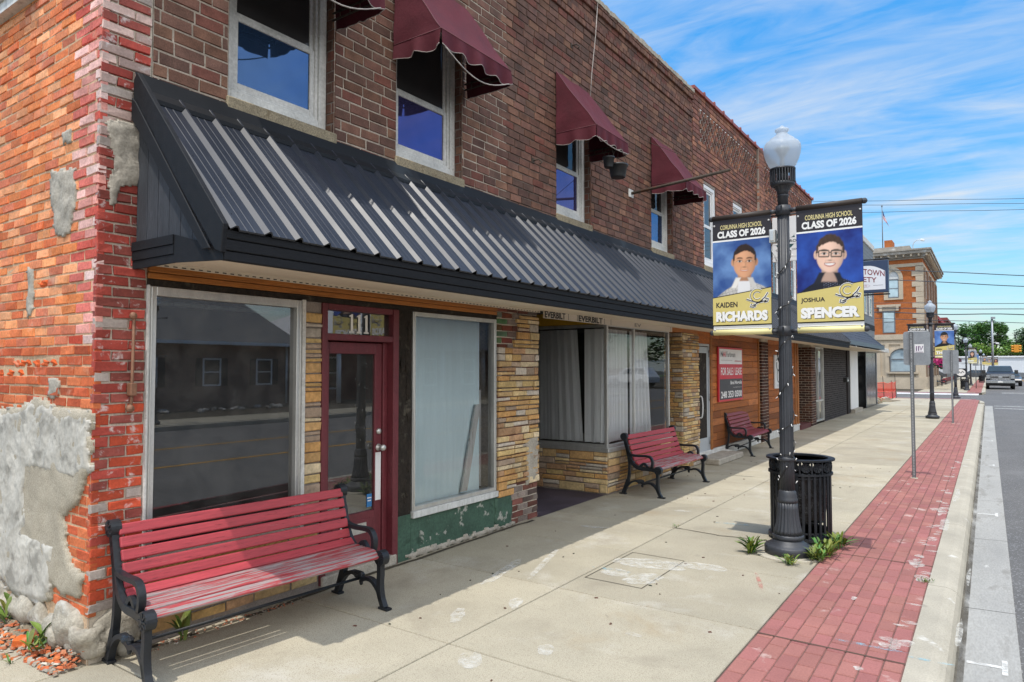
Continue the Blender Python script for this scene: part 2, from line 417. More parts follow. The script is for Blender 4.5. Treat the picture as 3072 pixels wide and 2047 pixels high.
M['leaf'] = pmat('weed_leaf', attr=True, rough=.6, var=.2, vs=20, fv=.1, bump=.1, spec=.4)
M['plastic'] = pmat('black_plastic', (.014, .016, .018), .5, var=.2, vs=6, bump=.05)
M['bag'] = pmat('black_bin_bag', (.012, .012, .013), .28, var=.3, vs=8, fv=.1, bump=.9, bs=9, bdist=.03, spec=.6)
M['gas'] = pmat('brown_pipe_paint', (.20, .10, .06), .6, .2, var=.3, vs=12, bump=.2)
M['white_sm'] = pmat('white_bulb_plastic', (.8, .8, .78), .4, var=0, fv=0, bump=0, rv=0)
M['cord'] = pmat('black_cord', (.01, .01, .01), .6, var=.1, bump=0)
M['wire'] = pmat('power_cable', (.035, .045, .06), .6, var=.1, bump=0)
M['board'] = pmat('old_white_board', (.55, .56, .55), .8, var=.2, vs=6, fv=.15, bump=.3, bs=20, stretch=(4, 4, .7), stains=(((.3, .28, .25), 8, .6, .06, .7),))
M['glass'] = glass_mat('shop_glass', (.72, .75, .75), 2.15, dirt=.11)
M['glass_clear'] = glass_mat('clear_glass', (.97, .98, .98), 1.5, dirt=.02)
def film_mat(name, col, metal=.75):
    m, nt, out = new_mat(name)
    b = nd(nt, 'ShaderNodeBsdfPrincipled'); b.inputs['Roughness'].default_value = .03; b.inputs['Metallic'].default_value = metal
    tc = nd(nt, 'ShaderNodeTexCoord')
    k = ramp(nt, noise(nt, tc.outputs['Object'], 1.5, 4, .6), .3, .7, (.8,)*3+(1,), (1.15,)*3+(1,))
    nt.links.new(mixc(nt, (*col, 1), k, 1., 'MULTIPLY'), b.inputs['Base Color'])
    nt.links.new(b.outputs[0], out.inputs[0]); return m
M['film_blue'] = film_mat('blue_window_film', (.068, .14, .29))
M['film_violet'] = film_mat('violet_window_film', (.115, .105, .275))
M['pane_dark'] = film_mat('dark_upper_pane', (.05, .049, .05), .15)
def globe_mat():
    m, nt, out = new_mat('frosted_globe')
    t = nd(nt, 'ShaderNodeBsdfTransparent'); t.inputs[0].default_value = (.86, .9, .93, 1)
    b = nd(nt, 'ShaderNodeBsdfPrincipled'); b.inputs['Base Color'].default_value = (.62, .68, .74, 1); b.inputs['Roughness'].default_value = .3
    tr = nd(nt, 'ShaderNodeBsdfTranslucent'); tr.inputs[0].default_value = (.75, .8, .85, 1)
    tc = nd(nt, 'ShaderNodeTexCoord')
    bp = nd(nt, 'ShaderNodeBump'); bp.inputs['Strength'].default_value = .5; bp.inputs['Distance'].default_value = .004
    vo = nd(nt, 'ShaderNodeTexVoronoi'); vo.inputs['Scale'].default_value = 90; nt.links.new(tc.outputs['Object'], vo.inputs['Vector'])
    nt.links.new(vo.outputs[0], bp.inputs['Height']); nt.links.new(bp.outputs[0], b.inputs['Normal'])
    a = nd(nt, 'ShaderNodeMixShader'); a.inputs[0].default_value = .45; nt.links.new(b.outputs[0], a.inputs[1]); nt.links.new(tr.outputs[0], a.inputs[2])
    c = nd(nt, 'ShaderNodeMixShader'); c.inputs[0].default_value = .66; nt.links.new(t.outputs[0], c.inputs[1]); nt.links.new(a.outputs[0], c.inputs[2])
    nt.links.new(c.outputs[0], out.inputs[0]); return m
M['globe'] = globe_mat()
def curtain_mat():
    m, nt, out = new_mat('sheer_curtain')
    d = nd(nt, 'ShaderNodeBsdfDiffuse'); d.inputs[0].default_value = (.93, .95, .97, 1)
    tr = nd(nt, 'ShaderNodeBsdfTranslucent'); tr.inputs[0].default_value = (.5, .55, .6, 1)
    a = nd(nt, 'ShaderNodeMixShader'); a.inputs[0].default_value = .06; nt.links.new(d.outputs[0], a.inputs[1]); nt.links.new(tr.outputs[0], a.inputs[2])
    nt.links.new(a.outputs[0], out.inputs[0]); return m
M['curtain'] = curtain_mat()
def net_mat():
    m, nt, out = new_mat('orange_plastic_mesh')
    d = nd(nt, 'ShaderNodeBsdfDiffuse'); d.inputs[0].default_value = (.75, .06, .035, 1)
    t = nd(nt, 'ShaderNodeBsdfTransparent'); tc = nd(nt, 'ShaderNodeTexCoord')
    a = nd(nt, 'ShaderNodeMixShader'); a.inputs[0].default_value = .6
    nt.links.new(t.outputs[0], a.inputs[1]); nt.links.new(d.outputs[0], a.inputs[2]); nt.links.new(a.outputs[0], out.inputs[0]); return m
M['net'] = net_mat()
def mark_mat(name, col, thr=.45, sc=7, stretch=(1, 1, 1), strength=.9):
    m, nt, out = new_mat(name)
    d = nd(nt, 'ShaderNodeBsdfDiffuse'); d.inputs[0].default_value = (*col, 1)
    t = nd(nt, 'ShaderNodeBsdfTransparent'); tc = nd(nt, 'ShaderNodeTexCoord')
    mp = nd(nt, 'ShaderNodeMapping'); mp.inputs['Scale'].default_value = stretch; nt.links.new(tc.outputs['Object'], mp.inputs[0])
    k = ramp(nt, noise(nt, mp.outputs[0], sc, 7, .7), thr, thr+.3, (0, 0, 0, 1), (strength,)*3+(1,))
    a = nd(nt, 'ShaderNodeMixShader'); nt.links.new(k, a.inputs[0])
    nt.links.new(t.outputs[0], a.inputs[1]); nt.links.new(d.outputs[0], a.inputs[2]); nt.links.new(a.outputs[0], out.inputs[0]); return m
M['mark_white'] = mark_mat('worn_white_paint', (.70, .69, .64), .37, 12, strength=.62)
M['mark_line'] = mark_mat('road_line_paint', (.74, .74, .71), .28, 12)
M['mark_yellow'] = mark_mat('yellow_line_paint', (.50, .27, .04), .18, 8, strength=1.0)
M['mark_blue'] = mark_mat('blue_survey_paint', (.25, .55, .68), .45, 12)
M['mark_red'] = mark_mat('red_survey_paint', (.55, .2, .17), .42, 12)

# ------------------------------------------------------------------ camera, sun, sky
cam = bpy.data.cameras.new('camera'); co = bpy.data.objects.new('camera', cam); COL.objects.link(co)
co.location = (0, 0, 1.8); co.rotation_euler = (rad(92.22043), 0, rad(34.88397))
cam.sensor_width = 36; cam.lens = 24; cam.clip_start = .05; cam.clip_end = 3000
scene.camera = co
SUN = Vector((.035, -.335, 1)).normalized()
el = math.asin(SUN.z); az = math.atan2(SUN.x, SUN.y)
sl = bpy.data.lights.new('sun', 'SUN'); sl.energy = 2.05; sl.angle = rad(.53); sl.color = (1, .955, .88)
so = bpy.data.objects.new('sun', sl); COL.objects.link(so); so.rotation_euler = SUN.to_track_quat('Z', 'Y').to_euler(); so.location = (0, 0, 40)
w = bpy.data.worlds.new('World'); scene.world = w; w.use_nodes = True
nt = w.node_tree; nt.nodes.clear()
wo = nd(nt, 'ShaderNodeOutputWorld'); bg = nd(nt, 'ShaderNodeBackground'); bg.inputs[1].default_value = .15
sky = nd(nt, 'ShaderNodeTexSky', sky_type='NISHITA'); sky.sun_disc = False; sky.sun_elevation = el; sky.sun_rotation = az
sky.air_density = 1.15; sky.dust_density = .4; sky.ozone_density = 3.0
hs = nd(nt, 'ShaderNodeHueSaturation'); hs.inputs['Hue'].default_value = .495; hs.inputs['Saturation'].default_value = 1.38; hs.inputs['Value'].default_value = 1.0
nt.links.new(sky.outputs[0], hs.inputs['Color'])
tc = nd(nt, 'ShaderNodeTexCoord'); sx = nd(nt, 'ShaderNodeSeparateXYZ'); nt.links.new(tc.outputs['Generated'], sx.inputs[0])
def mth(op, a, b=None):
    n = nd(nt, 'ShaderNodeMath', operation=op)
    for i, x in enumerate((a, b)):
        if x is None: continue
        if hasattr(x, 'is_linked'): nt.links.new(x, n.inputs[i])
        else: n.inputs[i].default_value = x
    return n.outputs[0]
zz = mth('ADD', mth('MAXIMUM', sx.outputs[2], 0.), .16)
cx_ = nd(nt, 'ShaderNodeCombineXYZ'); nt.links.new(mth('DIVIDE', sx.outputs[0], zz), cx_.inputs[0]); nt.links.new(mth('DIVIDE', sx.outputs[1], zz), cx_.inputs[1])
def cloud(rot, scl, sc, loc, dist, a, b):
    mp = nd(nt, 'ShaderNodeMapping'); mp.inputs['Rotation'].default_value = (0, 0, rad(rot)); mp.inputs['Scale'].default_value = scl; mp.inputs['Location'].default_value = loc
    nt.links.new(cx_.outputs[0], mp.inputs[0])
    return ramp(nt, noise(nt, mp.outputs[0], sc, 9, .58, dist), a, b)
c1 = cloud(-52, (.75, 2.1, 1), 1.6, (3.1, .7, 0), .8, .42, .94)
c2 = cloud(-40, (.5, 1.1, 1), .8, (1.3, 5.2, 0), .4, .33, .62)
c3 = cloud(-58, (1.0, 3.6, 1), 2.6, (.4, 2.1, 0), 1.0, .40, .9)
cm = mth('MINIMUM', mth('ADD', mth('MULTIPLY', mth('MULTIPLY', c1, c2), 1.25), mth('MULTIPLY', c3, .45)), .95)
hz = ramp(nt, sx.outputs[2], 0., .16, (.22, .22, .22, 1), (0, 0, 0, 1))
dim = ramp(nt, sx.outputs[2], 0., .55, (.40, .50, .56, 1), (.95, 1.0, 1.0, 1))
skb = mixc(nt, hs.outputs[0], dim, 1., 'MULTIPLY')
cm2 = mth('MINIMUM', mth('MAXIMUM', cm, hz), .96)
cb = ramp(nt, sx.outputs[2], .45, .82, (1, 1, 1, 1), (1, 1, 1, 1))
cmul = mth('ADD', mth('MULTIPLY', ramp(nt, sx.outputs[2], .46, .8), 2.0), 1.0)  # clouds made brighter overhead, above the view, to add fill light
cv = nd(nt, 'ShaderNodeVectorMath', operation='SCALE'); cv.inputs[0].default_value = (3.0, 3.14, 3.26); nt.links.new(cmul, cv.inputs[3])
dt = nd(nt, 'ShaderNodeVectorMath', operation='DOT_PRODUCT'); nt.links.new(tc.outputs['Generated'], dt.inputs[0]); dt.inputs[1].default_value = Vector((.82, -.50, .28)).normalized()
fill_sheet = mth('MULTIPLY', ramp(nt, dt.outputs['Value'], .30, .75), .85)  # bright cloud sheet added out of view to lift the shaded areas
skc0 = mixc(nt, skb, cv.outputs[0], cm2)
skc = mixc(nt, skc0, (8.0, 7.9, 7.7, 1), fill_sheet)
nt.links.new(skc, bg.inputs[0]); nt.links.new(bg.outputs[0], wo.inputs[0])
vs_ = scene.view_settings; vs_.view_transform = 'Standard'; vs_.look = 'None'; vs_.exposure = .84; vs_.gamma = 1
cy = scene.cycles
cy.use_denoising = True; cy.max_bounces = 10; cy.diffuse_bounces = 5; cy.glossy_bounces = 4; cy.transmission_bounces = 4; cy.transparent_max_bounces = 12
cy.caustics_reflective = False; cy.caustics_refractive = False; cy.sample_clamp_indirect = 6
# ------------------------------------------------------------------ ground, pavement, road
def hsheet(mb, x0, x1, y0, y1, z, col=(1, 1, 1)): mb.face([(x0,y0,z),(x1,y0,z),(x1,y1,z),(x0,y1,z)], col)
RZ = -.135
b = MB(); hsheet(b, -900, 900, -600, 1500, -.30); struct(b.build('ground', M['soil']))
b = MB()
for x0, x1, y0, y1 in ((-60, -.42, -8, 46.2), (-60, -.42, 58.9, 170)): b.box(x0, y0, -.28, x1, y1, -.018)
b.box(11.7, -30, -.28, 45, 46, -.018); b.box(11.7, 59, -.28, 45, 170, -.018)
struct(b.build('ground_bed', M['joint']))
b = MB()
ys = [-3.4, -2.0, -.65, .7, 2.08, 3.48, 4.86, 6.2, 7.39] + [8.77+1.38*i for i in range(27)]
ys = [y for y in ys if y < 45] + [45.9]
def slab(x0, x1, y0, y1, g=.006):
    t = R.uniform(.85, 1.1); c = (.365*t, .33*t, .25*t)
    one_brick(b, Frame((0, 0, 0), (1, 0, 0), (0, 0, 1), (0, 1, 0)), x0+g, x1-g, y0+g, y1-g, -.018, 0, c, ch=.004, jit=.0006)
for i, (y0, y1) in enumerate(zip(ys, ys[1:])):
    slab(-2.93, -1.33, y0, y1, .006); slab(-4.52, -2.93, y0, y1)
    if y1 < 2.2: slab(-6.4, -4.52, y0, y1)
    if y0 > 37: slab(-5.6, -4.52, y0, y1)
y = 59.0
while y < 168:
    slab(-2.9, -1.33, y, y+1.6); slab(-4.4, -2.9, y, y+1.6); y += 1.6
for i in range(24): slab(11.9, 14.2, -4+i*2, -2+i*2)
struct(b.build('sidewalk', M['conc']))
b = MB()
PV = Frame((0, 0, 0), (0, 1, 0), (0, 0, 1), (-1, 0, 0))
def pc(u, v):
    t = R.uniform(.9, 1.1); return (.29*t, .118*t*R.uniform(.95, 1.07), .105*t)
for y0, y1 in ((-2, 4.815), (4.825, 7.295), (7.305, 13.5), (13.51, 21.6), (21.61, 30), (30.01, 38), (38.01, 45.9), (59.3, 120)):
    bricks(b, PV, y0, y1, .455, 1.325, .109, .215, pc, gap=(.013, .0065), prot=.001, back=-.02, jit=.0012, pj=.0012)
struct(b.build('brick_pavement', M['paver']))
b = MB()
def pc2(u, v):
    t = R.uniform(.75, 1.1); return (.24*t, .10*t, .12*t)
bricks(b, Frame((0, 0, 0), (1, 0, 0), (0, 0, 1), (0, 1, 0)), -5.6, -.6, 46.25, 47.6, .11, .22, pc2, gap=.008, prot=-.02, back=-.06, pj=.001)
bricks(b, Frame((0, 0, 0), (1, 0, 0), (0, 0, 1), (0, 1, 0)), -5.6, -.6, 58.0, 59.2, .11, .22, pc2, gap=.008, prot=-.02, back=-.06, pj=.001)
b.box(-5.6, 46.2, -.29, -.6, 47.65, -.045); b.box(-5.6, 57.95, -.29, -.6, 59.25, -.045)
struct(b.build('crossing_paving', M['paver']))
# kerb: rounded section swept along the street, with joints
b = MB()
def kerb(y0, y1, ze=0., x=-.45, sg=1, z1=None):
    prof = [(0, -.25), (0, ze), (.12, ze+.002), (.165, ze-.008), (.20, ze-.03), (.22, ze-.065), (.245, RZ-.005), (.25, -.25)]
    n = len(prof)
    A = [(x+sg*p[0], y0, p[1]) for p in prof]; B = [(x+sg*p[0], y1, p[1] if z1 is None else min(p[1], z1)) for p in prof]
    b.add(A+B, [(i, i+1, n+i+1, n+i) if sg < 0 else (i+1, i, n+i, n+i+1) for i in range(n-1)] + [tuple(range(n)), tuple(range(2*n-1, n-1, -1))], smooth=False)
y = -4.2
while y < 41: kerb(y+.004, min(y+2.72, 41.2)-.004); y += 2.72
kerb(41.2, 43.4, 0., z1=-.10)
y = 61.5
while y < 160: kerb(y+.004, y+2.99); y += 3
o = struct(b.build('kerb', M['kerb']))
b = MB(); hsheet(b, -1.33, -.45, -2.2, 45.95, -.0065); [hsheet(b, -1.33, -.45, q-.006, q+.006, -.003) for q in ()]; struct(b.build('brick_pavement_bed', pmat('paver_joint_sand', (.16, .085, .07), .95, var=.4, vs=5)))
b = MB(); b.add([(-.222, -4, RZ+.034), (-.17, -4, RZ+.0045), (-.17, 41.5, RZ+.0045), (-.222, 41.5, RZ+.034)], [(0, 1, 2, 3)]); struct(b.build('road_gutter_dirt', mark_mat('gutter_dirt', (.10, .09, .075), .34, 6, (1, .35, 1), .85)))
b = MB()
# rounded return kerbs at the crossing and the far side kerb
P = [(-.34, 43.4, -.16), (-.36, 44.4, -.15), (-.55, 45.4, -.13), (-1.0, 46.1, -.12), (-1.8, 46.3, -.12), (-5.6, 46.35, -.12)]
b.ribbon(cmr(P, 5), .24, .25, axis=(0, 0, 1))
P = [(-.32, 61.5, -.12), (-.4, 60.4, -.12), (-.8, 59.5, -.12), (-1.6, 59.05, -.12), (-3, 59.0, -.12), (-14, 59.0, -.12)]
b.ribbon(cmr(P, 5), .24, .24, axis=(0, 0, 1))
b.box(11.45, -30, -.28, 11.7, 46, 0); b.box(11.45, 59, -.28, 11.7, 160, 0)
struct(b.build('corner_kerb', M['kerb']))
b = MB(); y = -4.2
while y < 41.8:
    y1 = min(y+2.72, 41.9)
    e = .005
    b.add([(-.21, y+e, RZ), (.13, y+e, RZ+.012), (.13, y1-e, RZ+.012), (-.21, y1-e, RZ)], [(0, 1, 2, 3)])
    b.add([(.13, y+e, RZ+.012), (.13, y1-e, RZ+.012), (.13, y1-e, -.25), (.13, y+e, -.25)], [(3, 2, 1, 0)]); y += 2.72
struct(b.build('road_gutter', M['gutter']))
b = MB()
hsheet(b, -.3, 11.6, -60, 300, RZ-.006); struct(b.build('road', M['asph']))
b = MB(); hsheet(b, -80, -.3, 46.3, 58.96, RZ-.006); hsheet(b, 11.6, 80, 46.3, 58.96, RZ-.006); struct(b.build('cross_street', M['asph']))
# worn paint: parking ticks, stop lines, yellow lane lines
b = MB(); z = RZ+.012
def tick(y):
    b.face([(-.16, y-.02, z-.006), (.045, y-.02, z+.001), (.045, y+.02, z+.001), (-.16, y+.02, z-.006)])
    b.face([(.03, y-.13, z+.0005), (.06, y-.13, z+.001), (.06, y+.13, z+.001), (.03, y+.13, z+.0005)])
for y in (5.45, 11.0, 16.5, 22, 27.5): tick(y)
for y in (39.6, 42.0): b.face([(.2, y, RZ+.001), (5.2, y-1.0, RZ+.001), (5.2, y-.75, RZ+.001), (.2, y+.25, RZ+.001)])
for y in (62.5, 64.5): hsheet(b, .8, 6.5, y, y+.35, RZ+.001)
struct(b.build('road_marking', M['mark_line']))
b = MB()
for x in (4.1, 7.0):
    hsheet(b, x-.07, x+.07, -30, 45, RZ+.001); hsheet(b, x-.07, x+.07, 66, 200, RZ+.001)
struct(b.build('road_marking', M['mark_yellow']))
# paint spills and survey marks on the pavement
def splat(mat, items, name):
    b = MB()
    for (x, y, rx, ry, a) in items:
        pts = []
        for k in range(18):
            th = 2*PI*k/18; r = 1+.45*MN.noise(Vector((math.cos(th)*1.5+x*7, math.sin(th)*1.5+y*5, x)))
            p, q = rx*r*math.cos(th), ry*r*math.sin(th)
            pts.append((x+p*math.cos(a)-q*math.sin(a), y+p*math.sin(a)+q*math.cos(a), .004))
        b.face(pts)
    struct(b.build(name, mat))
splat(M['mark_white'], [(-2.6, 5.9, .30, .16, .2), (-2.45, 5.45, .2, .12, 1), (-2.2, 6.1, .25, .1, .1), (-2.7, 5.5, .14, .1, 0), (-3.0, 4.35, .05, .13, .3), (-2.65, 3.35, .07, .13, .7), (-2.35, 3.75, .05, .08, .4),
    (-3.4, 5.4, .03, .5, .3), (-3.55, 4.95, .05, .4, .2), (-2.0, 4.3, .06, .03, 0), (-3.7, 6.9, .16, .04, .2), (-1.9, 10.3, .25, .07, 0), (-2.0, 9.2, .3, .06, .1), (-3.2, 8.3, .12, .05, .4), (-3.2, 3.9, .05, .16, .5)] + [(R.uniform(-.60, -.47), R.uniform(4, 16), R.uniform(.02, .06), R.uniform(.01, .12), 0) for k in range(46)] + [(R.uniform(-1.2, -.5), R.uniform(3.5, 14), R.uniform(.01, .03), R.uniform(.02, .07), 0) for k in range(7)] + [(-.58, 7.3, .06, .12, .2), (-.45, 9.3, .05, .4, 0), (-.4, 11.5, .04, .5, 0), (-.2, 5.6, .02, .3, 0), (-.18, 7.1, .015, .3, 0)], 'pavement_paint')
b = MB()
for q in (4.82, 7.30, 13.505, 21.605): hsheet(b, -1.33, -.45, q-.007, q+.007, .0025)
struct(b.build('brick_pavement_joint', M['joint']))
splat(M['mark_blue'], [(-2.78, 5.55, .2, .025, .1), (-2.45, 7.95, .2, .03, .2), (-.66, 5.0, .2, .02, .05), (-.33, 4.96, .12, .02, .05)], 'pavement_paint')
splat(M['mark_red'], [(-1.62, 5.95, .018, .22, .35)], 'pavement_paint')
b = MB()
for (x0, x1, y0, y1) in ((-2.88, -2.36, 5.22, 6.18),):
    for p in ((x0, x1, y0, y0+.008), (x0, x1, y1, y1+.008), (x0, x0+.008, y0, y1), (x1, x1+.008, y0, y1)): hsheet(b, *p, .0035)
struct(b.build('pavement_cut', M['joint']))
b = MB(); b.lathe([(.30, -.01), (.30, .012), (.29, .016), (0, .016)], (-1.62, 6.98, 0), 40); struct(b.build('pavement_footing', M['kerb']))
b = MB()
def crack(pts, w):
    P = []
    for (a, c) in zip(pts, pts[1:]):
        for i in range(8):
            t = i/8; P.append((a[0]+(c[0]-a[0])*t+.02*MN.noise(Vector((a[0]*9+t*5, a[1]*3, 1))), a[1]+(c[1]-a[1])*t+.02*MN.noise(Vector((a[1]*7+t*5, 4, 2)))))
    for (a, c) in zip(P, P[1:]):
        d = Vector((c[0]-a[0], c[1]-a[1])); q = Vector((-d.y, d.x)).normalized()*w
        b.face([(a[0]-q.x, a[1]-q.y, .0035), (a[0]+q.x, a[1]+q.y, .0035), (c[0]+q.x, c[1]+q.y, .0035), (c[0]-q.x, c[1]-q.y, .0035)])
crack([(-2.93, 7.40), (-2.4, 7.33), (-1.9, 7.41), (-1.55, 7.36)], .007); crack([(-4.4, 8.6), (-3.7, 9.4), (-3.0, 9.5)], .0025); crack([(-2.9, 12.2), (-2.1, 12.6), (-1.35, 12.4)], .004)
crack([(-4.46, 2.3), (-4.42, 3.2), (-4.46, 4.0), (-4.44, 4.8), (-4.46, 6.2), (-4.43, 6.9)], .022)
struct(b.build('pavement_crack', M['joint']))
b = MB()
for k in range(70):
    x, y = R.uniform(-4.3, -1.4), R.uniform(2.2, 14)
    s = R.uniform(.006, .018); a = R.uniform(0, 6); M3 = Matrix.Rotation(a, 3, 'Z')
    b.obox((x, y, .004), (s*1.8, s, .006), M3, (.05*R.uniform(.5, 2), .035, .02), .6)
o = b.build('litter', M['leaf']); o['kind'] = 'stuff'; tag(o, 'specks of dry leaf and grit scattered on the sidewalk', 'litter')

# ------------------------------------------------------------------ near brick building
NB = thing('brick_building', 'near two-storey dark brick building with orange side wall and crumbling plaster', 'building', (FX, 1.97, 0))
W2 = [(2.84, 3.82), (4.56, 5.54), (7.46, 8.38), (10.48, 11.4)]
WZ = (3.78, 5.42)
PAL = [lin(h) for h in ('6d5248', '78564a', '614b42', '845e4e', '6e4f43', '8c6752', '7c564a', '6a4d45', '74554a', '7f5a48', '7a463c')]
def fcol(u, v):
    c = R.choice(PAL); t = R.uniform(.66, 1.03); c = tuple((x*.65+y_*.35) for x, y_ in zip(c, (.145, .088, .070)))
    return tuple(x*t for x in c)
holesA = [(a, b_, WZ[0], WZ[1]) for a, b_ in W2]
b = MB(); bricks(b, FAC, 2.29, 12.43, 3.55, 6.98, .0926, .224, fcol, holesA, gap=.0125, prot=.0, back=-.02, pj=.0025, jit=.0025, half=.5, vary=1)
b.build('front_wall', M['brick'], NB)
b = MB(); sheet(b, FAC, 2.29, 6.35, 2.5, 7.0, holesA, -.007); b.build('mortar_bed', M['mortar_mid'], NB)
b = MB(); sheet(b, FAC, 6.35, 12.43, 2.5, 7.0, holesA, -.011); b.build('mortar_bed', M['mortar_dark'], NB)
# parapet: soldier courses and rough cement cap
b = MB()
bricks(b, FAC, 2.29, 12.43, 6.52, 6.70, .09, .112, fcol, gap=.011, prot=.022, back=-.02, pj=.003)
b.build('parapet_band', M['brick'], NB); b = MB()
bricks(b, FAC, 2.29, 12.43, 6.86, 7.04, .09, .112, fcol, gap=.011, prot=.04, back=-.02, pj=.004)
b.build('parapet_band', M['brick'], NB)
b = MB()
n = 160
for i in range(n):
    y0 = 1.97+(12.43-1.97)*i/n; y1 = 1.97+(12.43-1.97)*(i+1)/n
    h = 7.06+.05*MN.noise(Vector((i*.23, 3, 0)))+.02*R.random(); d = .05+.02*MN.noise(Vector((i*.4, 9, 1)))
    b.box(FX-.3, y0, 7.0, FX+d, y1, h)
b.build('parapet_cap', M['cement'], NB)
# building mass behind the brick skin (floors, back and roof), leaving the ground floor rooms open
b = MB()
for args in ((-14, 2.0, 2.62, FX-.16, 12.42, 2.75), (-14, 2.0, 6.8, FX-.02, 12.42, 6.9), (-14.2, 1.99, 0, -14, 12.42, 7.0), (-14, 12.3, 0, FX-.03, 12.42, 7.0), (-7.6, 2.0, 2.75, -7.5, 12.3, 6.8)): b.box(*args)
b.build('roof_slab', M['dark_room'], NB)
# corner pier (front face) and side wall
def redc(u, v):
    t = R.uniform(.75, 1.25)
    if v > 3.25 and R.random() < .55: return tuple(x*t for x in lin('b39a92'))
    if R.random() < .07: return tuple(x*t for x in lin('a89c95'))
    return tuple(x*t for x in (lin('b2492f') if v < 1.6 and R.random() < .6 else lin('9a4036') if R.random() < .6 else lin('84423a')))
b = MB(); bricks(b, FAC, 1.965, 2.285, .30, 7.0, .0668, .207, redc, gap=.011, prot=.004, back=-.03, pj=.004, jit=.004)
b.build('corner_pier', M['brick_red'], NB)
b = MB(); sheet(b, FAC, 1.97, 2.288, 0, 7.0, (), -.010); b.build('pier_mortar', M['mortar_light'], NB)
SS = facing_south(1.97)
def sidec(u, v):
    t = R.uniform(.82, 1.2)
    if v < 1.95: c = R.choice([lin('be6038'), lin('b65534'), lin('c56c42')])
    elif u > -4.80 - .1*MN.noise(Vector((0, v*3, 0))):
        c = R.choice([lin('c98a80'), lin('c0655a'), lin('b65044'), lin('d0a49c')]) if v > 2.6 or R.random() < .8 else lin('b4452f')
        if u > -4.62 and R.random() < .6: c = R.choice([lin('cdb0aa'), lin('c88a82')])
    else: c = R.choice([lin('d07a46'), lin('ce7c4e'), lin('c86e42'), lin('c87a54'), lin('d48c5c'), lin('c2643c'), lin('b8684c'), lin('dc9c70'), lin('da9468')])
    g = sum(c)/3; return tuple((x*.96+g*.04)*t*(1.12 if v > 1.95 else .95) for x in c)
miss = [(-5.72, -5.42, 1.81, 1.868), (-5.40, -5.0, 1.81, 1.868), (-6.05, -5.5, 1.742, 1.80), (-5.3, -5.2, 2.35, 2.41)]
b = MB(); bricks(b, SS, -14.2, FX+.004, .28, 6.6, .0668, .205, sidec, miss, gap=.010, prot=.0, back=-.045, pj=.004, jit=.003)
b.build('side_wall', M['brick_side'], NB)
b = MB(); sheet(b, SS, -14.2, FX-.005, 0, 6.6, (), -.006)
b.build('side_mortar', M['mortar_tan'], NB)
b = MB()
for h in miss:
    b = MB()
    for k in range(3): b.blob(SS((h[0]+(h[1]-h[0])*(k+.5)/3), (h[2]+h[3])/2-.01, -.012), .05, lin('c2572b'), 8, (1.4, .3, .5), .6, k)
    b.build('broken_brick', M['brick_side'], NB)
# timber ledger along the top of the side wall
b = MB(); b.box(-9, 1.90, 4.42, -5.45, 1.97, 4.50); b.box(-9, 1.88, 4.5, -5.7, 1.97, 4.56); b.build('ledger', M['board'], NB)

def inpoly(p, poly):
    x, y = p; c = False; n = len(poly)
    for i in range(n):
        x0, y0 = poly[i]; x1, y1 = poly[i-1]
        if (y0 > y) != (y1 > y) and x < (x1-x0)*(y-y0)/(y1-y0)+x0: c = not c
    return c
def edge_d(p, poly):
    best = 9; P = Vector(p)
    for i in range(len(poly)):
        a, c = Vector(poly[i]), Vector(poly[i-1]); d = c-a; t = max(0, min(1, (P-a).dot(d)/d.dot(d)))
        best = min(best, (P-(a+d*t)).length)
    return best
def crust(F, poly, thick, amp, step, freq, rag=.03, seed=0., folds=0.):
    mb = MB(); us = [p[0] for p in poly]; vs = [p[1] for p in poly]
    u0, u1, v0, v1 = min(us)-.05, max(us)+.05, min(vs)-.05, max(vs)+.05
    nu, nv = int((u1-u0)/step)+1, int((v1-v0)/step)+1; idx = {}; V = []; fs = []
    def ok(u, v):
        s = Vector((u*14, v*14, seed)); q = (u+rag*MN.noise(s), v+rag*MN.noise(s+Vector((7, 3, 1))))
        return q if inpoly(q, poly) else None
    keep = [[ok(u0+(i+.5)*step, v0+(j+.5)*step) for j in range(nv)] for i in range(nu)]
    def vert(i, j):
        if (i, j) in idx: return idx[(i, j)]
        u, v = u0+i*step, v0+j*step
        e = min(1, edge_d((u, v), poly)/.035)
        h = thick*(.35+.65*e) + amp*MN.fractal(Vector((u*freq, v*freq, seed)), 1., 2., 2)
        if folds: h += folds*((1-abs(MN.noise(Vector((u*7+1.2*MN.noise(Vector((u*4, v*4, seed))), v*5, seed+4)))))**7 + .6*(1-abs(MN.noise(Vector((u*13, v*11+MN.noise(Vector((u*5, v*5, 2))), seed+9)))))**9)
        ju, jv = .35*step*MN.noise(Vector((u*90, v*90, 1))), .35*step*MN.noise(Vector((u*90, v*90, 5)))
        idx[(i, j)] = len(V); V.append(F(u+ju, v+jv, max(h, .003))); return idx[(i, j)]
    sk = {}
    def skirt(i, j):
        if (i, j) in sk: return sk[(i, j)]
        sk[(i, j)] = len(V); V.append(F(u0+i*step, v0+j*step, -.012)); return sk[(i, j)]
    for i in range(nu):
        for j in range(nv):
            if not keep[i][j]: continue
            q = [(i, j), (i+1, j), (i+1, j+1), (i, j+1)]
            fs.append(tuple(vert(*x) for x in q))
            for k, (di, dj) in enumerate(((0, -1), (1, 0), (0, 1), (-1, 0))):
                a, c = i+di, j+dj
                if not (0 <= a < nu and 0 <= c < nv and keep[a][c]):
                    e0, e1 = q[k], q[(k+1) % 4]
                    fs.append((vert(*e1), vert(*e0), skirt(*e0), skirt(*e1)))
    mb.add(V, fs, smooth=True); return mb
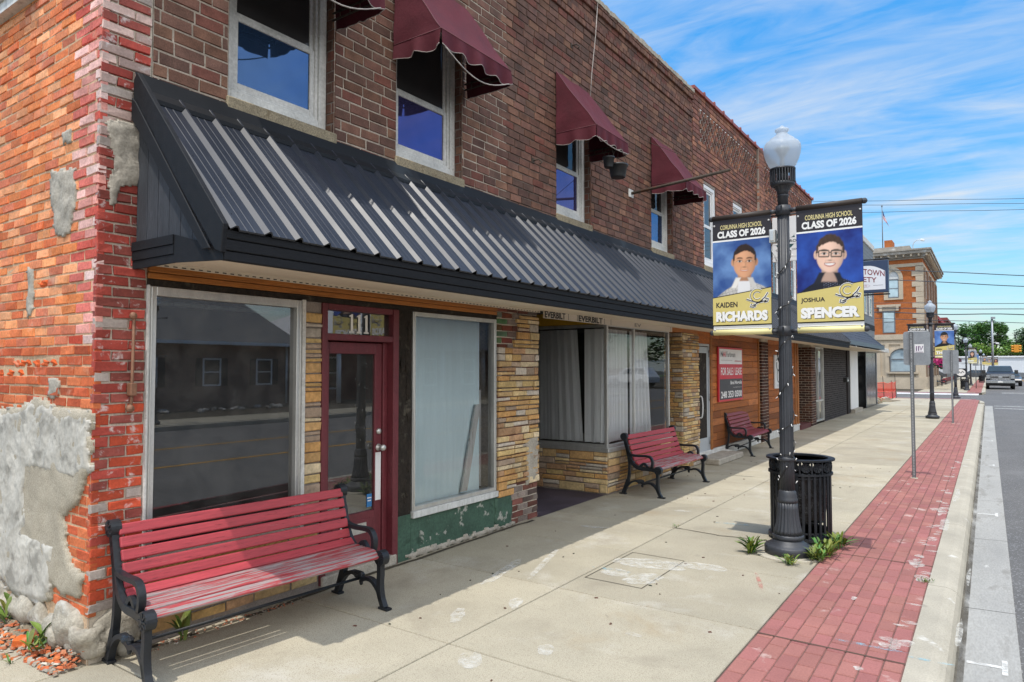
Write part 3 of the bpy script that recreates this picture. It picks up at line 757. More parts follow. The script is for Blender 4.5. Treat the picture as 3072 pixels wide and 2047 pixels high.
outer = [(-13.9,1.52),(-5.92,1.50),(-5.53,1.53),(-5.35,1.59),(-5.13,1.59),(-4.98,1.53),(-4.50,1.54),(-4.50,1.17),(-4.57,1.11),(-4.67,.94),(-4.86,.86),(-4.81,.73),(-4.72,.58),(-4.55,.54),(-4.61,.38),(-4.82,.36),(-4.98,.40),(-5.0,.30),(-5.17,.27),(-5.59,.23),(-5.83,.31),(-13.9,.3)]
white = [(-13.9,1.50),(-5.92,1.48),(-5.53,1.51),(-5.35,1.57),(-5.13,1.57),(-4.98,1.51),(-4.51,1.52),(-4.50,1.17),(-4.70,1.10),(-4.92,1.10),(-5.22,1.12),(-5.39,1.11),(-5.42,.94),(-5.33,.72),(-5.44,.69),(-5.06,.67),(-4.93,.67),(-4.99,.43),(-5.03,.28),(-5.27,.25),(-5.59,.23),(-5.83,.31),(-13.9,.3)]
crust(SS, outer, .022, .006, .02, 9, .03, 1.).build('scratch_coat', M['stucco_beige'], NB)
crust(SS, white, .024, .006, .0125, 6, .05, 4., .006).build('plaster', M['stucco_white'], NB)
b = crust(SS, [(-5.15,3.13),(-4.82,3.09),(-4.79,2.82),(-4.88,2.66),(-5.09,2.69),(-5.18,3.02)], .012, .010, .015, 9, .03, 2.)
for pl, sd in (([(-5.03,3.36),(-4.90,3.36),(-4.88,3.26),(-5.01,3.27)], 3.), ([(-5.14,1.73),(-4.97,1.72),(-4.99,1.62),(-5.12,1.60)], 5.), ([(-5.5,2.5),(-5.42,2.5),(-5.40,2.2),(-5.5,2.15)], 6.)):
    crust(SS, pl, .010, .008, .015, 9, .03, sd).build('cement_patch', M['cement'], NB)
b.build('cement_patch', M['cement'], NB)
crust(FAC, [(1.99,3.33),(2.06,3.36),(2.17,3.37),(2.25,3.38),(2.25,2.98),(2.10,2.96),(2.09,2.83),(2.04,2.82),(2.02,2.93),(2.06,3.05),(2.03,3.26)], .02, .010, .012, 9, .02, 8.).build('cement_patch', M['cement'], NB)
# footing stones
M['foot'] = pmat('weathered_footing_stone', (.34, .31, .255), .92, var=.3, vs=6, fv=.2, fs=40, bump=.9, bs=25, bdist=.02, spec=.2, stains=(((.5, .49, .46), 4, .56, .1, .7),))
for (x, y, z, r, q, sd) in ((-4.60, 2.02, .14, .15, (1, .7, .9), 1), (-4.50, 2.16, .16, .15, (.45, .9, 1), 2), (-4.72, 1.98, .2, .13, (1.1, .6, 1), 3), (-4.92, 1.99, .12, .14, (1.2, .6, .9), 4), (-5.15, 2.0, .13, .13, (1.3, .6, .9), 5), (-5.5, 2.0, .14, .15, (1.6, .6, .9), 6), (-5.9, 2.0, .14, .15, (1.6, .6, .9), 7), (-6.3, 2.0, .14, .15, (1.6, .6, .9), 8)):
    b = MB(); b.blob((x, y, z), r, n=30, sq=q, rough=.5, seed=sd, freq=1.3); b.build('footing_stone', M['foot'], NB)

# ---- upper windows
def upper_window(root, y0, y1, z0, z1, film, vinyl, rev=.13, rail=4.46, brick=True):
    F = FAC; b = MB()
    ring(b, F, y0+.005, y1-.005, z0+.03, z1, .075, -rev-.03, -rev+.03)
    ring(b, F, y0+.08, y1-.08, z0+.10, z1-.07, .03, -rev-.03, -rev+.012)
    w = b.build('window', vinyl, root, .004)
    b = MB(); ring(b, F, y0+.11, y1-.11, z0+.13, rail+.02, .045, -rev-.028, -rev+.002, wt=.04, wb=.05)
    ring(b, F, y0+.11, y1-.11, rail+.02, z1-.1, .04, -rev-.03, -rev-.012, wb=.03)
    b.build('sash', M['white_clean'] if vinyl == M['white_clean'] else M['white_paint'], w, .003)
    b = MB(); frect(b, F, y0+.15, y1-.15, z0+.17, rail-.01, -rev-.012); b.build('pane', film, w)
    b = MB(); frect(b, F, y0+.14, y1-.14, rail+.03, z1-.1, -rev-.022); b.build('pane', M['pane_dark'], w)
    b = MB(); fbox(b, F, y0-.02, y1+.02, z0-.12, z0-.002, -rev-.02, .022); b.build('sill', M['sill'], w, .01)
    b = MB(); fbox(b, F, y0+.005, y1-.005, z0-.002, z0+.032, -rev-.02, -rev+.055); b.build('sub_sill', vinyl, w, .005)
    if brick:
        b = MB(); bricks(b, facing_south(y1), FX-rev-.03, FX-.002, z0, z1, .0926, .12, fcol, gap=.011, prot=.0, back=-.02, pj=.002)
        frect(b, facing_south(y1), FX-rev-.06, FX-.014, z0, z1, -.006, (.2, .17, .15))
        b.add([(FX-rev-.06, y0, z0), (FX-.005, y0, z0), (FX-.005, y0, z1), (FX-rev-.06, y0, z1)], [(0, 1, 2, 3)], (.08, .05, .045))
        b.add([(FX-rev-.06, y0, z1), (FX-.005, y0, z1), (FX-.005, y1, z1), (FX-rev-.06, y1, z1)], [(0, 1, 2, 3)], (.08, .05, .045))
        b.build('reveal', M['brick'], w)
for i, (a, c) in enumerate(W2):
    upper_window(NB, a, c, WZ[0], WZ[1], M['film_blue'] if i in (0, 3) else M['film_violet'], M['white_paint'])

# ---- shop front of the near building (all under the metal awning)
b = MB(); b.box(FX-.10, 2.285, 2.385, FX+.012, 6.15, 2.425); b.box(FX-.10, 2.285, 2.428, FX+.018, 6.15, 2.52); b.build('beam', M['beam'], NB, .004)
b = MB(); b.box(FX-.12, 2.285, 2.335, FX+.004, 6.15, 2.383); b.build('header', M['charred'], NB, .003)
def shopfront(root, y0, y1, z0, z1, mat, fw=.05, x=FX, panes=1, pane_mat=None, name='shop_window', d=0.):
    F = FAC; b = MB(); ring(b, F, y0, y1, z0, z1, fw, d-.08, d+.01)
    for k in range(1, panes):
        u = y0+(y1-y0)*k/panes; fbox(b, F, u-fw*.4, u+fw*.4, z0+fw, z1-fw, d-.07, d+.004)
    for sgn in (0, 1):
        u = y0+fw*.45 if sgn == 0 else y1-fw*.45
        fbox(b, F, u-.006, u+.006, z0+.004, z1-.004, d+.010, d+.018)
    w = b.build(name, mat, root, .003)
    b = MB(); frect(b, F, y0+fw, y1-fw, z0+fw, z1-fw, d-.035); b.build('pane', pane_mat or M['glass'], w); return w
w1 = shopfront(NB, 2.285, 3.52, .52, 2.335, M['alu'], .06)
b = MB(); fbox(b, FAC, 2.28, 2.292, .4, 2.34, -.03, .022); fbox(b, FAC, 3.50, 3.53, .5, 2.34, .012, .03); b.build('caulk', M['white_paint'], w1)
# header tube behind the glass
b = MB(); b.tube([(FX-.16, 2.36, 2.24), (FX-.16, 3.46, 2.24)], .018); b.build('curtain_rod', M['board'], w1)
b = MB()
def tanc(u, v):
    t = R.uniform(.8, 1.15); return tuple(x*t for x in R.choice([lin('bea472'), lin('c4ac80'), lin('b89b70'), lin('b08d60'), lin('c8b696'), lin('a5917e'), lin('b3a99c'), lin('bc9a66'), lin('b98f5c'), lin('ab8868')]))
stones(b, FAC, 2.32, 3.70, .06, .50, tanc, hr=(.1, .16), lr=(.25, .5), prot=.0, pj=.004); b.build('bulkhead', M['stone'], NB)
b = MB(); frect(b, FAC, 2.3, 3.72, 0, .53, -.012); b.build('bulkhead_mortar', M['mortar_grey'], NB)
b = MB()
v = .5
while v < 2.2:
    h = R.choice((.036, .045, .075, .085, .09)); t = tanc(0, v)
    one_brick(b, FAC, 3.545, 3.712, v+.006, v+h-.004, -.01, R.uniform(.0, .014), t, .008, .004); v += h
b.build('stone_strip', M['stone'], NB)
b = MB(); frect(b, FAC, 3.52, 3.73, .5, 2.34, -.012); b.build('strip_mortar', M['mortar_grey'], NB)
# entry door
b = MB(); F = FAC
fbox(b, F, 3.715, 3.77, .02, 2.335, -.14, .012); fbox(b, F, 4.53, 4.60, .0, 2.335, -.14, .016); fbox(b, F, 3.77, 4.53, 2.285, 2.335, -.14, .006)
fbox(b, F, 3.77, 4.53, 2.03, 2.085, -.14, .008); fbox(b, F, 4.475, 4.53, .1, 2.03, -.14, -.06)
dr = b.build('entry_door', M['maroon'], NB, .004)
b = MB(); D = -.075
ring(b, F, 3.775, 4.47, .10, 2.02, .085, D-.045, D, wb=.42, wt=.10); fbox(b, F, 3.90, 4.34, .18, .46, D, D+.008)
leaf = b.build('door_leaf', M['maroon'], dr, .004)
b = MB(); frect(b, F, 3.86, 4.385, .52, 1.92, D-.02); b.build('door_glass', M['glass'], dr)
b = MB(); frect(b, F, 3.77, 4.53, 2.085, 2.285, -.05); b.build('transom', M['glass'], dr)
b = MB(); [fpoly(b, F, [(u+p, 2.098+q) for p, q in ((0, 0), (.062, 0), (.062, .014), (.045, .02), (.045, .168), (.030, .168), (.002, .150), (.002, .142), (.018, .144), (.018, .02), (0, .014))], -.044, (.85, .84, .78)) for u in (4.045, 4.13, 4.215)]; b.build('house_number', M['enamel'], dr)
b = MB(); ax = Matrix.Rotation(PI/2, 3, 'Y')
b.lathe([(.032, 0), (.032, .008), (.012, .014), (.012, .04), (.026, .05), (.03, .066), (.022, .08), (0, .082)], F(4.43, 1.075, D), 16, axis=ax)
b.build('door_knob', M['alu'], dr); b = MB(); b.lathe([(.028, 0), (.028, .012), (.016, .022), (0, .024)], F(4.43, 1.22, D), 14, axis=ax); b.build('door_lock', M['alu'], dr)
b = MB(); fbox(b, F, 4.395, 4.46, .60, 1.03, D, D+.004); b.build('push_plate', M['white_clean'], dr)
b = MB(); fbox(b, F, 3.98, 4.28, .34, .43, D+.008, D+.016); fbox(b, F, 4.0, 4.26, .36, .405, D+.016, D+.02); b.build('mail_slot', M['alu'], dr)
b = MB(); frect(b, F, 4.31, 4.37, .55, .665, D-.015, (.03, .16, .38)); frect(b, F, 4.32, 4.36, .60, .61, D-.014, (.7, .7, .7)); frect(b, F, 4.315, 4.365, .625, .635, D-.014, (.7, .7, .7)); b.build('door_sticker', M['enamel'], dr)
b = MB(); fbox(b, F, 3.72, 4.58, .0, .095, -.2, .03); b.build('threshold', M['cement'], NB, .01)
# charred jamb with green foot
b = MB(); fbox(b, F, 4.602, 4.785, .42, 2.335, -.1, -.004)
for k in range(16): b.blob(F(R.uniform(4.63, 4.76), R.uniform(.5, 2.2), -.005), R.uniform(.02, .05), n=8, sq=(.4, .7, 1.8), rough=.8, seed=k)
b.build('charred_jamb', M['charred'], NB, .006)
b = MB(); fbox(b, F, 4.602, 4.785, 0, .42, -.1, .004); fbox(b, F, 4.785, 6.14, 0, .375, -.1, .0); b.build('green_bulkhead', M['green_wall'], NB, .006)
b = MB()
pl = [(4.62,.03),(4.79,.0),(6.5,.0),(6.5,.05),(5.9,.06),(5.3,.05),(4.9,.07)]
crust(FAC, pl, .02, .01, .02, 8, .03, 9.).build('cement_patch', M['cement'], NB)
w2 = shopfront(NB, 4.795, 6.14, .44, 2.335, M['alu'], .04, pane_mat=M['glass_clear'])
b = MB(); fbox(b, F, 4.79, 6.15, .375, .44, -.06, .035); b.build('sill', M['board'], w2, .006)
b = MB()
n = 60
for i in range(n):
    ya, yb = 4.84+1.11*i/n, 4.84+1.11*(i+1)/n; da = .004*math.sin(i*1.3); db = .004*math.sin((i+1)*1.3)
    b.face([F(ya, .47, -.09+da), F(yb, .47, -.09+db), F(yb, 2.3, -.09+db), F(ya, 2.3, -.09+da)], smooth=True)
b.build('window_shade', M['shade_paper'], w2)
b = MB(); fbox(b, F, 5.96, 6.12, .47, 1.55, -.2, -.19); b.build('reflection_panel', M['board'], w2)  # grey panel stands in for the pale reflection in the pane's right strip
b = MB(); b.extrude([F(5.60, .50, -.05), F(5.70, .50, -.05), F(5.93, 1.40, -.05), F(5.84, 1.40, -.05)], (-.02, 0, 0))
b.extrude([F(5.82, .62, -.10), F(5.835, .62, -.10), F(5.84, .74, -.10), F(5.825, .74, -.10)], (-.01, 0, 0))
tag(b.build('leaning_plank', M['board']), 'chipped white plank leaning inside the papered shop window', 'plank')
# ledge-stone pier with exposed old brick
def pierk(u, v): return not ((u < 6.42 and v > 2.02) or (u < 6.62 and v > 2.02 and v-2.02 > (u-6.42)*1.2 and v > 2.2) or v > 2.44 or (v < .46 and u > 6.42-.0) or (v < .36))
b = MB(); stones(b, FAC, 6.15, 6.99, .3, 2.47, tanc, prot=.03, keep=pierk); 
b.build('stone_pier', M['stone'], NB)
b = MB()
def oldc(u, v):
    if u < 6.42 and v > 2: return tuple(x*R.uniform(.7, 1.3) for x in R.choice([lin('5d6b52'), lin('6e4336'), lin('596a55'), lin('7a4a3c')]))
    t = R.uniform(.6, 1.1); return tuple(x*t for x in R.choice([lin('6f4a40'), lin('7d5048'), lin('8d8078'), lin('6a5a54')]))
bricks(b, FAC, 6.15, 6.99, .0, 2.50, .072, .21, oldc, gap=.012, prot=.004, back=-.02, pj=.004, jit=.004); b.build('pier_brick', M['brick'], NB)
b = MB(); b.box(FX-.34, 6.15, 0, FX-.008, 6.985, 2.6)
b.build('pier_core', M['mortar_light'], NB)
crust(FAC, [(6.12,.36),(6.42,.40),(6.45,.2),(6.40,.02),(6.12,.02)], .02, .012, .014, 9, .03, 12.).build('cement_patch', M['green_wall'], NB)
crust(FAC, [(6.72,.95),(6.98,1.0),(6.98,.45),(6.74,.42)], .035, .008, .016, 9, .03, 13.).build('cement_patch', M['cement'], NB)
# pipe on the corner pier
b = MB(); b.tube([F(2.19, 2.12, .03), F(2.185, 1.6, .03), F(2.18, 1.54, .03)], .011); b.blob(F(2.185, 2.13, .03), .024, n=10, rough=.1); b.box(FX+.005, 2.165, 1.62, FX+.06, 2.205, 1.70); b.blob(F(2.175, 1.54, .035), .026, n=10, rough=.1)
b.build('gas_pipe', M['gas'], NB, .004)
# ground floor rooms: dark floor, ceiling and partition walls
b = MB()
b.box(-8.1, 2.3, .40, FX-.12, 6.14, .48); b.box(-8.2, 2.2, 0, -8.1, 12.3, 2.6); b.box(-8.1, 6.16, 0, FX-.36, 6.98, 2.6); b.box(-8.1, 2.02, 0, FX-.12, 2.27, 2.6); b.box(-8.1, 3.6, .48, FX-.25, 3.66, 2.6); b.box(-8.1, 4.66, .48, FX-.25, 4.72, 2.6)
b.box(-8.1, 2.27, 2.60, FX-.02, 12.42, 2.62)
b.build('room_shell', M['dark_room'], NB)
# recessed entry and display bay
b = MB(); b.face([(-6.6, 6.98, .004), (FX+.03, 6.98, .004), (FX+.03, 8.72, .004), (-6.6, 8.72, .004)]); b.build('entry_floor', M['purple_floor'], NB)
BY = 8.71; BX = FX+.07; FB = facing_south(BY); FF = Frame((BX, 0, 0), (0, 1, 0), (1, 0, 0))
b = MB(); stones(b, FB, -6.2, BX, .02, .60, tanc, hr=(.07, .13), lr=(.25, .55), prot=.015); stones(b, FF, BY, 11.02, .02, .60, tanc, hr=(.07, .13), lr=(.25, .55), prot=.015)
b.build('bay_base', M['stone'], NB)
b = MB(); b.box(-6.2, BY+.012, 0, BX-.012, 11.02, .6); b.build('bay_core', M['mortar_grey'], NB)
b = MB(); fbox(b, FB, -6.2, BX+.03, .60, .66, -.1, .03); fbox(b, FF, BY-.028, 11.06, .60, .659, -.1, .032); b.build('bay_sill', M['alu'], NB, .006)
b = MB()
ring(b, FB, -6.2, BX-.005, .66, 2.42, .045, -.05, .0); ring(b, FF, BY+.002, 11.02, .66, 2.42, .045, -.05, .0, wt=.03)
fbox(b, FF, 9.62, 9.66, .70, 2.39, -.045, -.004)
bw = b.build('bay_window', M['alu'], NB, .003)
b = MB(); frect(b, FB, -6.15, BX-.06, .70, 2.38, -.025); frect(b, FF, BY+.05, 9.62, .70, 2.38, -.025); frect(b, FF, 9.66, 10.98, .70, 2.38, -.025); b.build('pane', M['glass_clear'], bw)
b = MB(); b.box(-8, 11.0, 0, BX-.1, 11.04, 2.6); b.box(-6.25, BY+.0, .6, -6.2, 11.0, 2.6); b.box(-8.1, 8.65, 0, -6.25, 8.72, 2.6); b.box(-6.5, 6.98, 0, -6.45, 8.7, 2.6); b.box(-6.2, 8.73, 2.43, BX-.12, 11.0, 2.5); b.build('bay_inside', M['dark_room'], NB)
def drape(F, u0, u1, v0, v1, d, fold, amp, gather=0., lean=0., seed=0):
    b = MB(); n = int((u1-u0)/.006); m = 8; V = []
    for j in range(m+1):
        t = j/m
        for i in range(n+1):
            s = i/n; u = u0+(u1-u0)*s
            ww = MN.noise(Vector((u*fold*.5, 0, seed)))
            a = amp*(.6+.5*t)*(math.sin(u*fold*6+2.2*MN.noise(Vector((u*4, 0, seed)))+.8*t*MN.noise(Vector((u*3, t, seed))))*(.7+.6*MN.noise(Vector((u*2.5, 3, seed))))+.3*math.sin(u*fold*13+seed))
            V.append(F(u + lean*(t)*s - gather*(1-t)*(s-.5)*0, v1+(v0-v1)*t, d+a))
    fs = [(j*(n+1)+i, (j+1)*(n+1)+i, (j+1)*(n+1)+i+1, j*(n+1)+i+1) for j in range(m) for i in range(n)]
    b.add(V, fs, smooth=True); return b
CB = [(-6.13, -5.63, .03), (-5.62, -4.96, .10), (-4.84, -4.49, -.02)]
for k, (a, c, ln) in enumerate(CB): drape(FB, a, c, .72, 2.36, -.10, 8.2, .030, lean=ln, seed=k+1).build('sheer_curtain', M['curtain'], bw)
for k, (a, c, ln) in enumerate(((8.79, 9.58, .0), (9.68, 10.32, .16))): drape(FF, a, c, .72, 2.36, -.10, 8.6, .026, lean=ln, seed=k+7).build('sheer_curtain', M['curtain'], bw)
b = MB(); b.box(-6.2, BY-.02, 2.425, BX-.03, BY+.02, 2.6); b.build('yellow_header', pmat('yellow_header_paint', (.48, .27, .015), .7), NB)
b = MB()
FT = Frame((FX+.11, 0, 0), (0, 1, 0), (1, 0, 0)); fbox(b, FT, 7.0, 11.05, 2.40, 2.50, -.03, 0, (.62, .57, .5))
put_text(b, FT, 'EVERBILT', 6.99, 7.48, 2.405, 2.488, .002, (.02, .02, .02), .04); put_text(b, FT, 'EVERBILT', 7.82, 8.50, 2.405, 2.488, .002, (.02, .02, .02), .04); put_text(b, FT, 'EV', 9.55, 9.78, 2.42, 2.47, .002, (.1, .1, .1), .01)
for u in (7.55, 7.78, 8.55, 8.75, 10.98): frect(b, FT, u, u+.012, 2.405, 2.495, .002, (.1, .09, .08))
b.build('house_wrap_strip', M['enamel'], NB)
# second ledge-stone pier
FP = Frame((BX, 0, 0), (0, 1, 0), (1, 0, 0))
b = MB(); stones(b, FP, 11.62, 12.43, .02, 2.42, tanc, hr=(.04, .095), lr=(.14, .4), prot=.02); b.build('stone_pier', M['stone'], NB)
b = MB(); stones(b, facing_south(11.62), FX-.32, BX+.005, .02, 2.42, tanc, hr=(.04, .095), lr=(.14, .3), prot=.02); b.build('stone_pier_return', M['stone'], NB)
b = MB(); b.box(FX-.34, 11.63, 0, BX-.008, 12.42, 2.6); fbox(b, FF, 11.02, 11.62, .02, 2.5, -.5, -.36); b.build('pier_core', M['mortar_grey'], NB)
b = MB(); fbox(b, FF, 11.06, 11.12, .9, 1.3, -.1, -.04); b.build('door_pull', M['iron'], NB, .01)
b = MB(); fbox(b, FF, 11.06, 12.4, 2.42, 2.52, -.2, .0); b.build('lintel_board', M['beam'], NB)
# ------------------------------------------------------------------ long black metal awning
AX = -3.49
MA = thing('metal_awning', 'long black ribbed metal awning with cream soffit over the shop fronts', 'awning', (FX, 2.19, 2.4))
AY1 = 23.1
sl0 = Vector((FX+.03, 0, 3.60)); sl1 = Vector((AX+.045, 0, 2.575)); sd = (sl1-sl0); sn = Vector((-sd.z, 0, sd.x)).normalized()
b = MB()
def sp(t, y, h): p = sl0+sd*t+sn*h; return (p.x, y, p.z)
prof = []; y = 2.20
while y < AY1:
    prof += [(y, 0), (y+.025, .025), (y+.040, .025), (y+.060, 0), (y+.104, 0), (y+.108, .002), (y+.114, .002), (y+.118, 0), (y+.156, 0), (y+.160, .002), (y+.166, .002), (y+.170, 0)]; y += .2175
for (a, ha), (c, hc) in zip(prof, prof[1:]):
    b.add([sp(0, a, ha), sp(1, a, ha), sp(1, c, hc), sp(0, c, hc)], [(0, 1, 2, 3)])
    b.add([sp(1, a, ha), sp(1, a, ha-.012), sp(1, c, hc-.012), sp(1, c, hc)], [(0, 1, 2, 3)])
b.build('ribbed_roof', M['metal_roof'], MA)
b = MB(); k = 0; y = 2.20
while y < 16:
    for t in (.1, .5, .9):
        p = Vector(sp(t, y+.062, .0)); b.obox(p+sn*.003, (.010, .010, .007))
    y += .435
b.build('roof_screw', M['fascia'], MA)
b = MB(); b.add([(FX+.012, 2.17, 3.715), (FX+.06, 2.17, 3.60), (FX+.06, AY1, 3.60), (FX+.012, AY1, 3.715)], [(0, 1, 2, 3)])
p0 = Vector(sp(.085, 0, .026)); b.add([(FX+.06, 2.17, 3.60), (p0.x, 2.17, p0.z), (p0.x, AY1, p0.z), (FX+.06, AY1, 3.60)], [(0, 1, 2, 3)])
b.add([(p0.x, 2.17, p0.z), (p0.x, 2.17, p0.z-.03), (p0.x, AY1, p0.z-.03), (p0.x, AY1, p0.z)], [(0, 1, 2, 3)])
b.add([(FX+.012, 2.17, 3.715), (FX+.002, 2.17, 3.715), (FX+.002, AY1, 3.715), (FX+.012, AY1, 3.715)], [(3, 2, 1, 0)])
b.build('flashing', M['flash'], MA)
b = MB()
for z0, z1, x in ((2.40, 2.452, AX), (2.456, 2.518, AX+.006), (2.522, 2.572, AX+.012)): b.box(AX-.03, 2.19, z0, x+.012, AY1, z1)
b.build('fascia', M['fascia'], MA, .004)
b = MB()
for z0, z1, e in ((2.43, 2.48, 0), (2.484, 2.54, .005), (2.544, 2.60, .010)): b.box(FX+.004, 2.185-e, z0, FX+.50, 2.20, z1)
P = [(FX+.50, 2.43), (AX+.0, 2.40), (AX+.0, 2.47), (FX+.50, 2.60)]
b.extrude([(x, 2.198, z) for x, z in P], (0, -.014, 0))
b.build('end_fascia', M['fascia'], MA)
b = MB()
P = [(FX+.01, 3.66), (FX+.05, 3.70), (AX+.03, 2.60), (AX+.01, 2.44), (AX-.05, 2.46), (FX+.01, 3.50)]
b.extrude([(x, 2.20, z) for x, z in reversed(P)], (0, -.035, 0))
P = [(FX+.01, 3.54), (FX+.06, 3.50), (AX-.08, 2.47), (AX-.16, 2.47), (FX+.01, 3.40)]
b.extrude([(x, 2.164, z) for x, z in reversed(P)], (0, -.01, 0))
b.build('rake_board', M['fascia'], MA, .004)
b = MB(); x = FX+.01
while x < AX-.1:
    zt = 3.58-(x+.1-FX)*1.03; zl = 3.58-(x-FX)*1.03
    b.extrude([(x, 2.215, 2.5), (x, 2.215, zl), (x+.127, 2.215, max(zt, 2.5)), (x+.127, 2.215, 2.5)], (0, -.012, 0)); x += .132
b.build('gable_siding', pmat('blue_black_siding', (.030, .034, .042), .75, var=.35, vs=4, fv=.3, fs=30, bump=.4, bs=40, stretch=(3, 3, .5)), MA)
b = MB(); b.extrude([(FX+.0, 2.20, 2.492), (AX-.028, 2.20, 2.422), (AX-.028, 2.20, 2.432), (FX+.0, 2.20, 2.502)], (0, AY1-2.2, 0)); b.build('soffit', M['soffit'], MA)
b = MB(); y = 2.28; k = 0; V = []
while y < 7.0: V += [(FX+.045, y, 2.462), (FX+.045, y, 2.468), (FX+.045, y, 2.476), (FX+.045, y, 2.490)]; y += .03; k += 1
b.add(V, [(i*4+q, i*4+4+q, i*4+5+q, i*4+1+q) for i in range(k-1) for q in (0, 2)], (.62, .56, .46)); f0 = len(b.f); b.add([], [])
for i in range(k-1):
    b.f.append((i*4+1, i*4+5, i*4+6, i*4+2)); b.c.append((.03, .03, .03) if i % 2 else (.62, .56, .46)); b.s.append(False); b.m.append(0)
b.build('soffit_trim', M['enamel'], MA)

# ------------------------------------------------------------------ burgundy window awnings
def fabric_awning(y0, y1, label, cord=True, slack=0):
    root = thing('fabric_awning', label, 'awning', (FX, (y0+y1)/2, 4.6), 'burgundy canvas window awnings')
    zt, zf, xf = 5.62, 4.80, FX+.60
    b = MB(); n = 24; m = 14
    def S(i, j):
        u, t = i/n, j/m; y = y0+(y1-y0)*u
        sag = -.03*math.sin(PI*t)*math.sin(PI*u)+.012*MN.noise(Vector((u*4+t*2, t*3, y0)))-.008*abs(math.sin(u*9+t*4))*t
        return (FX+.02+(xf-FX-.02)*t+sag*.6, y, zt+(zf-zt)*t+sag)
    V = [S(i, j) for i in range(n+1) for j in range(m+1)]
    b.add(V, [(i*(m+1)+j, i*(m+1)+j+1, (i+1)*(m+1)+j+1, (i+1)*(m+1)+j) for i in range(n) for j in range(m)], smooth=True)
    for y, sg in ((y0, -1), (y1, 1)):
        rows = []
        for j in range(m+1):
            t = j/m; p = S(0 if sg < 0 else n, j); r = []
            for k in range(7):
                s = k/6; zz = p[2]+(zf-.0-p[2])*s
                r.append((p[0]+(FX+.02-p[0])*0, y+sg*.012*math.sin(s*9+t*7)*s*(1-t), zz))
            rows.append(r)
        V = [q for r in rows for q in r]
        b.add(V, [(j*7+k, j*7+k+1, (j+1)*7+k+1, (j+1)*7+k) if sg < 0 else (j*7+k, (j+1)*7+k, (j+1)*7+k+1, j*7+k+1) for j in range(m) for k in range(6)], smooth=True)
    b.build('canvas', M['canvas'], root)
    # scalloped valance on three sides
    b = MB(); tr = MB()
    def val(a, c, cnt, out):
        a, c = Vector(a), Vector(c); o = Vector(out); low = []; N = cnt*8
        V = []
        for i in range(N+1):
            t = i/N; p = a+(c-a)*t; ph = (t*cnt) % 1
            drop = .140+.026*math.sin(PI*ph)+.022*MN.noise(Vector((t*4, y0*3, 2)))
            wv = .014*math.sin(t*cnt*PI*2+1)+.026*MN.noise(Vector((t*7, y0, 7)))
            V += [p+o*.004, p+Vector((0, 0, -drop*.5))+o*(.006+wv*.5), p+Vector((0, 0, -drop))+o*(.004+wv)]
            low.append(V[-1])
        b.add(V, [(i*3+k, i*3+k+1, i*3+k+4, i*3+k+3) for i in range(N) for k in (0, 1)], smooth=True)
        tr.tube(low, .0036, 5)
    val((FX+.02, y0, zf), (xf, y0, zf), 2, (0, -1, 0)); val((xf, y0, zf), (xf, y1, zf), 4, (1, 0, 0)); val((xf, y1, zf), (FX+.02, y1, zf), 2, (0, 1, 0))
    b.build('valance', M['canvas'], root); 
    if cord:
        P = [(xf+.01, y0+.04+(y1-y0-.08)*i/12, zf-.15-slack*math.sin(PI*(i/12)**1.0)) for i in range(13)]
        tr.tube(P, .006, 5)
    tr.build('valance_trim', M['trim'], root)
    b = MB()
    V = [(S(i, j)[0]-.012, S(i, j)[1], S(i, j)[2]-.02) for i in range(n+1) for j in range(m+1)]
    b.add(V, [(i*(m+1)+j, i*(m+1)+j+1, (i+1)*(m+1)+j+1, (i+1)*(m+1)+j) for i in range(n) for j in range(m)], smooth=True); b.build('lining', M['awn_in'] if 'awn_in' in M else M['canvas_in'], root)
    b = MB()
    for z, q in ((zf-.01, 1), (zf-.07, .98)):
        b.tube([(FX+.02, y0+.02, z), (FX+.02+(xf-FX-.04)*q, y0+.02, z), (FX+.02+(xf-FX-.04)*q, y1-.02, z), (FX+.02, y1-.02, z)], .010, 6)
    for y in (y0+.3, y1-.3): b.tube([(FX+.03, y, zf+.3), (xf-.05, y, zf-.02)], .007, 5)
    for k in range(4): b.tube([(FX+.12+.12*k, y1-.03, zf-.07), (FX+.12+.12*k, y1-.03, zf)], .006, 5)
    b.build('frame', M['rust'], root)
    b = MB(); b.tube([(FX+.02, y0-.006, zf), (xf+.006, y0-.006, zf), (xf+.006, y1+.006, zf)], .003, 4); b.tube([S(0, j) for j in range(m+1)], .004, 4); b.build('seam_highlight', M['canvas_seam_highlight'], root)  # stitched edge seam, and a pale ridge line standing in for a highlight
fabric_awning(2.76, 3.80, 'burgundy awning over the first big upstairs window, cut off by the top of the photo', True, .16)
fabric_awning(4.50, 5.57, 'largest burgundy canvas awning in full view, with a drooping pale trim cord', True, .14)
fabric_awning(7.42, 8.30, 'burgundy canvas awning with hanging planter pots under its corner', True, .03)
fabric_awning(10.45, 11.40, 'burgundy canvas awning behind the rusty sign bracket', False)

# hanging planters under the third awning
t = thing('hanging_planter', 'pair of black plastic hanging pots under the awning corner', 'planter', (-3.93, 8.02, 4.27))
b = MB()
for (x, y, z, r, h) in ((-3.92, 8.05, 4.28, .125, .17), (-3.97, 7.88, 4.38, .075, .14)):
    b.lathe([(r*.72, 0), (r*.78, h*.1), (r*.96, h*.85), (r*1.06, h*.86), (r*1.06, h), (r*.96, h), (r*.9, h*.8), (0, h*.8)], (x, y, z), 20)
b.build('pot', M['plastic'], t)
b = MB()
for (x, y, z, r, h) in ((-3.92, 8.05, 4.28, .125, .17), (-3.97, 7.88, 4.38, .075, .14)):
    for a in (0, 2.1, 4.2): b.tube([(x+r*math.cos(a), y+r*math.sin(a), z+h), (x, y+.02, 4.76)], .003, 4)
b.build('hanger', M['rust'], t)
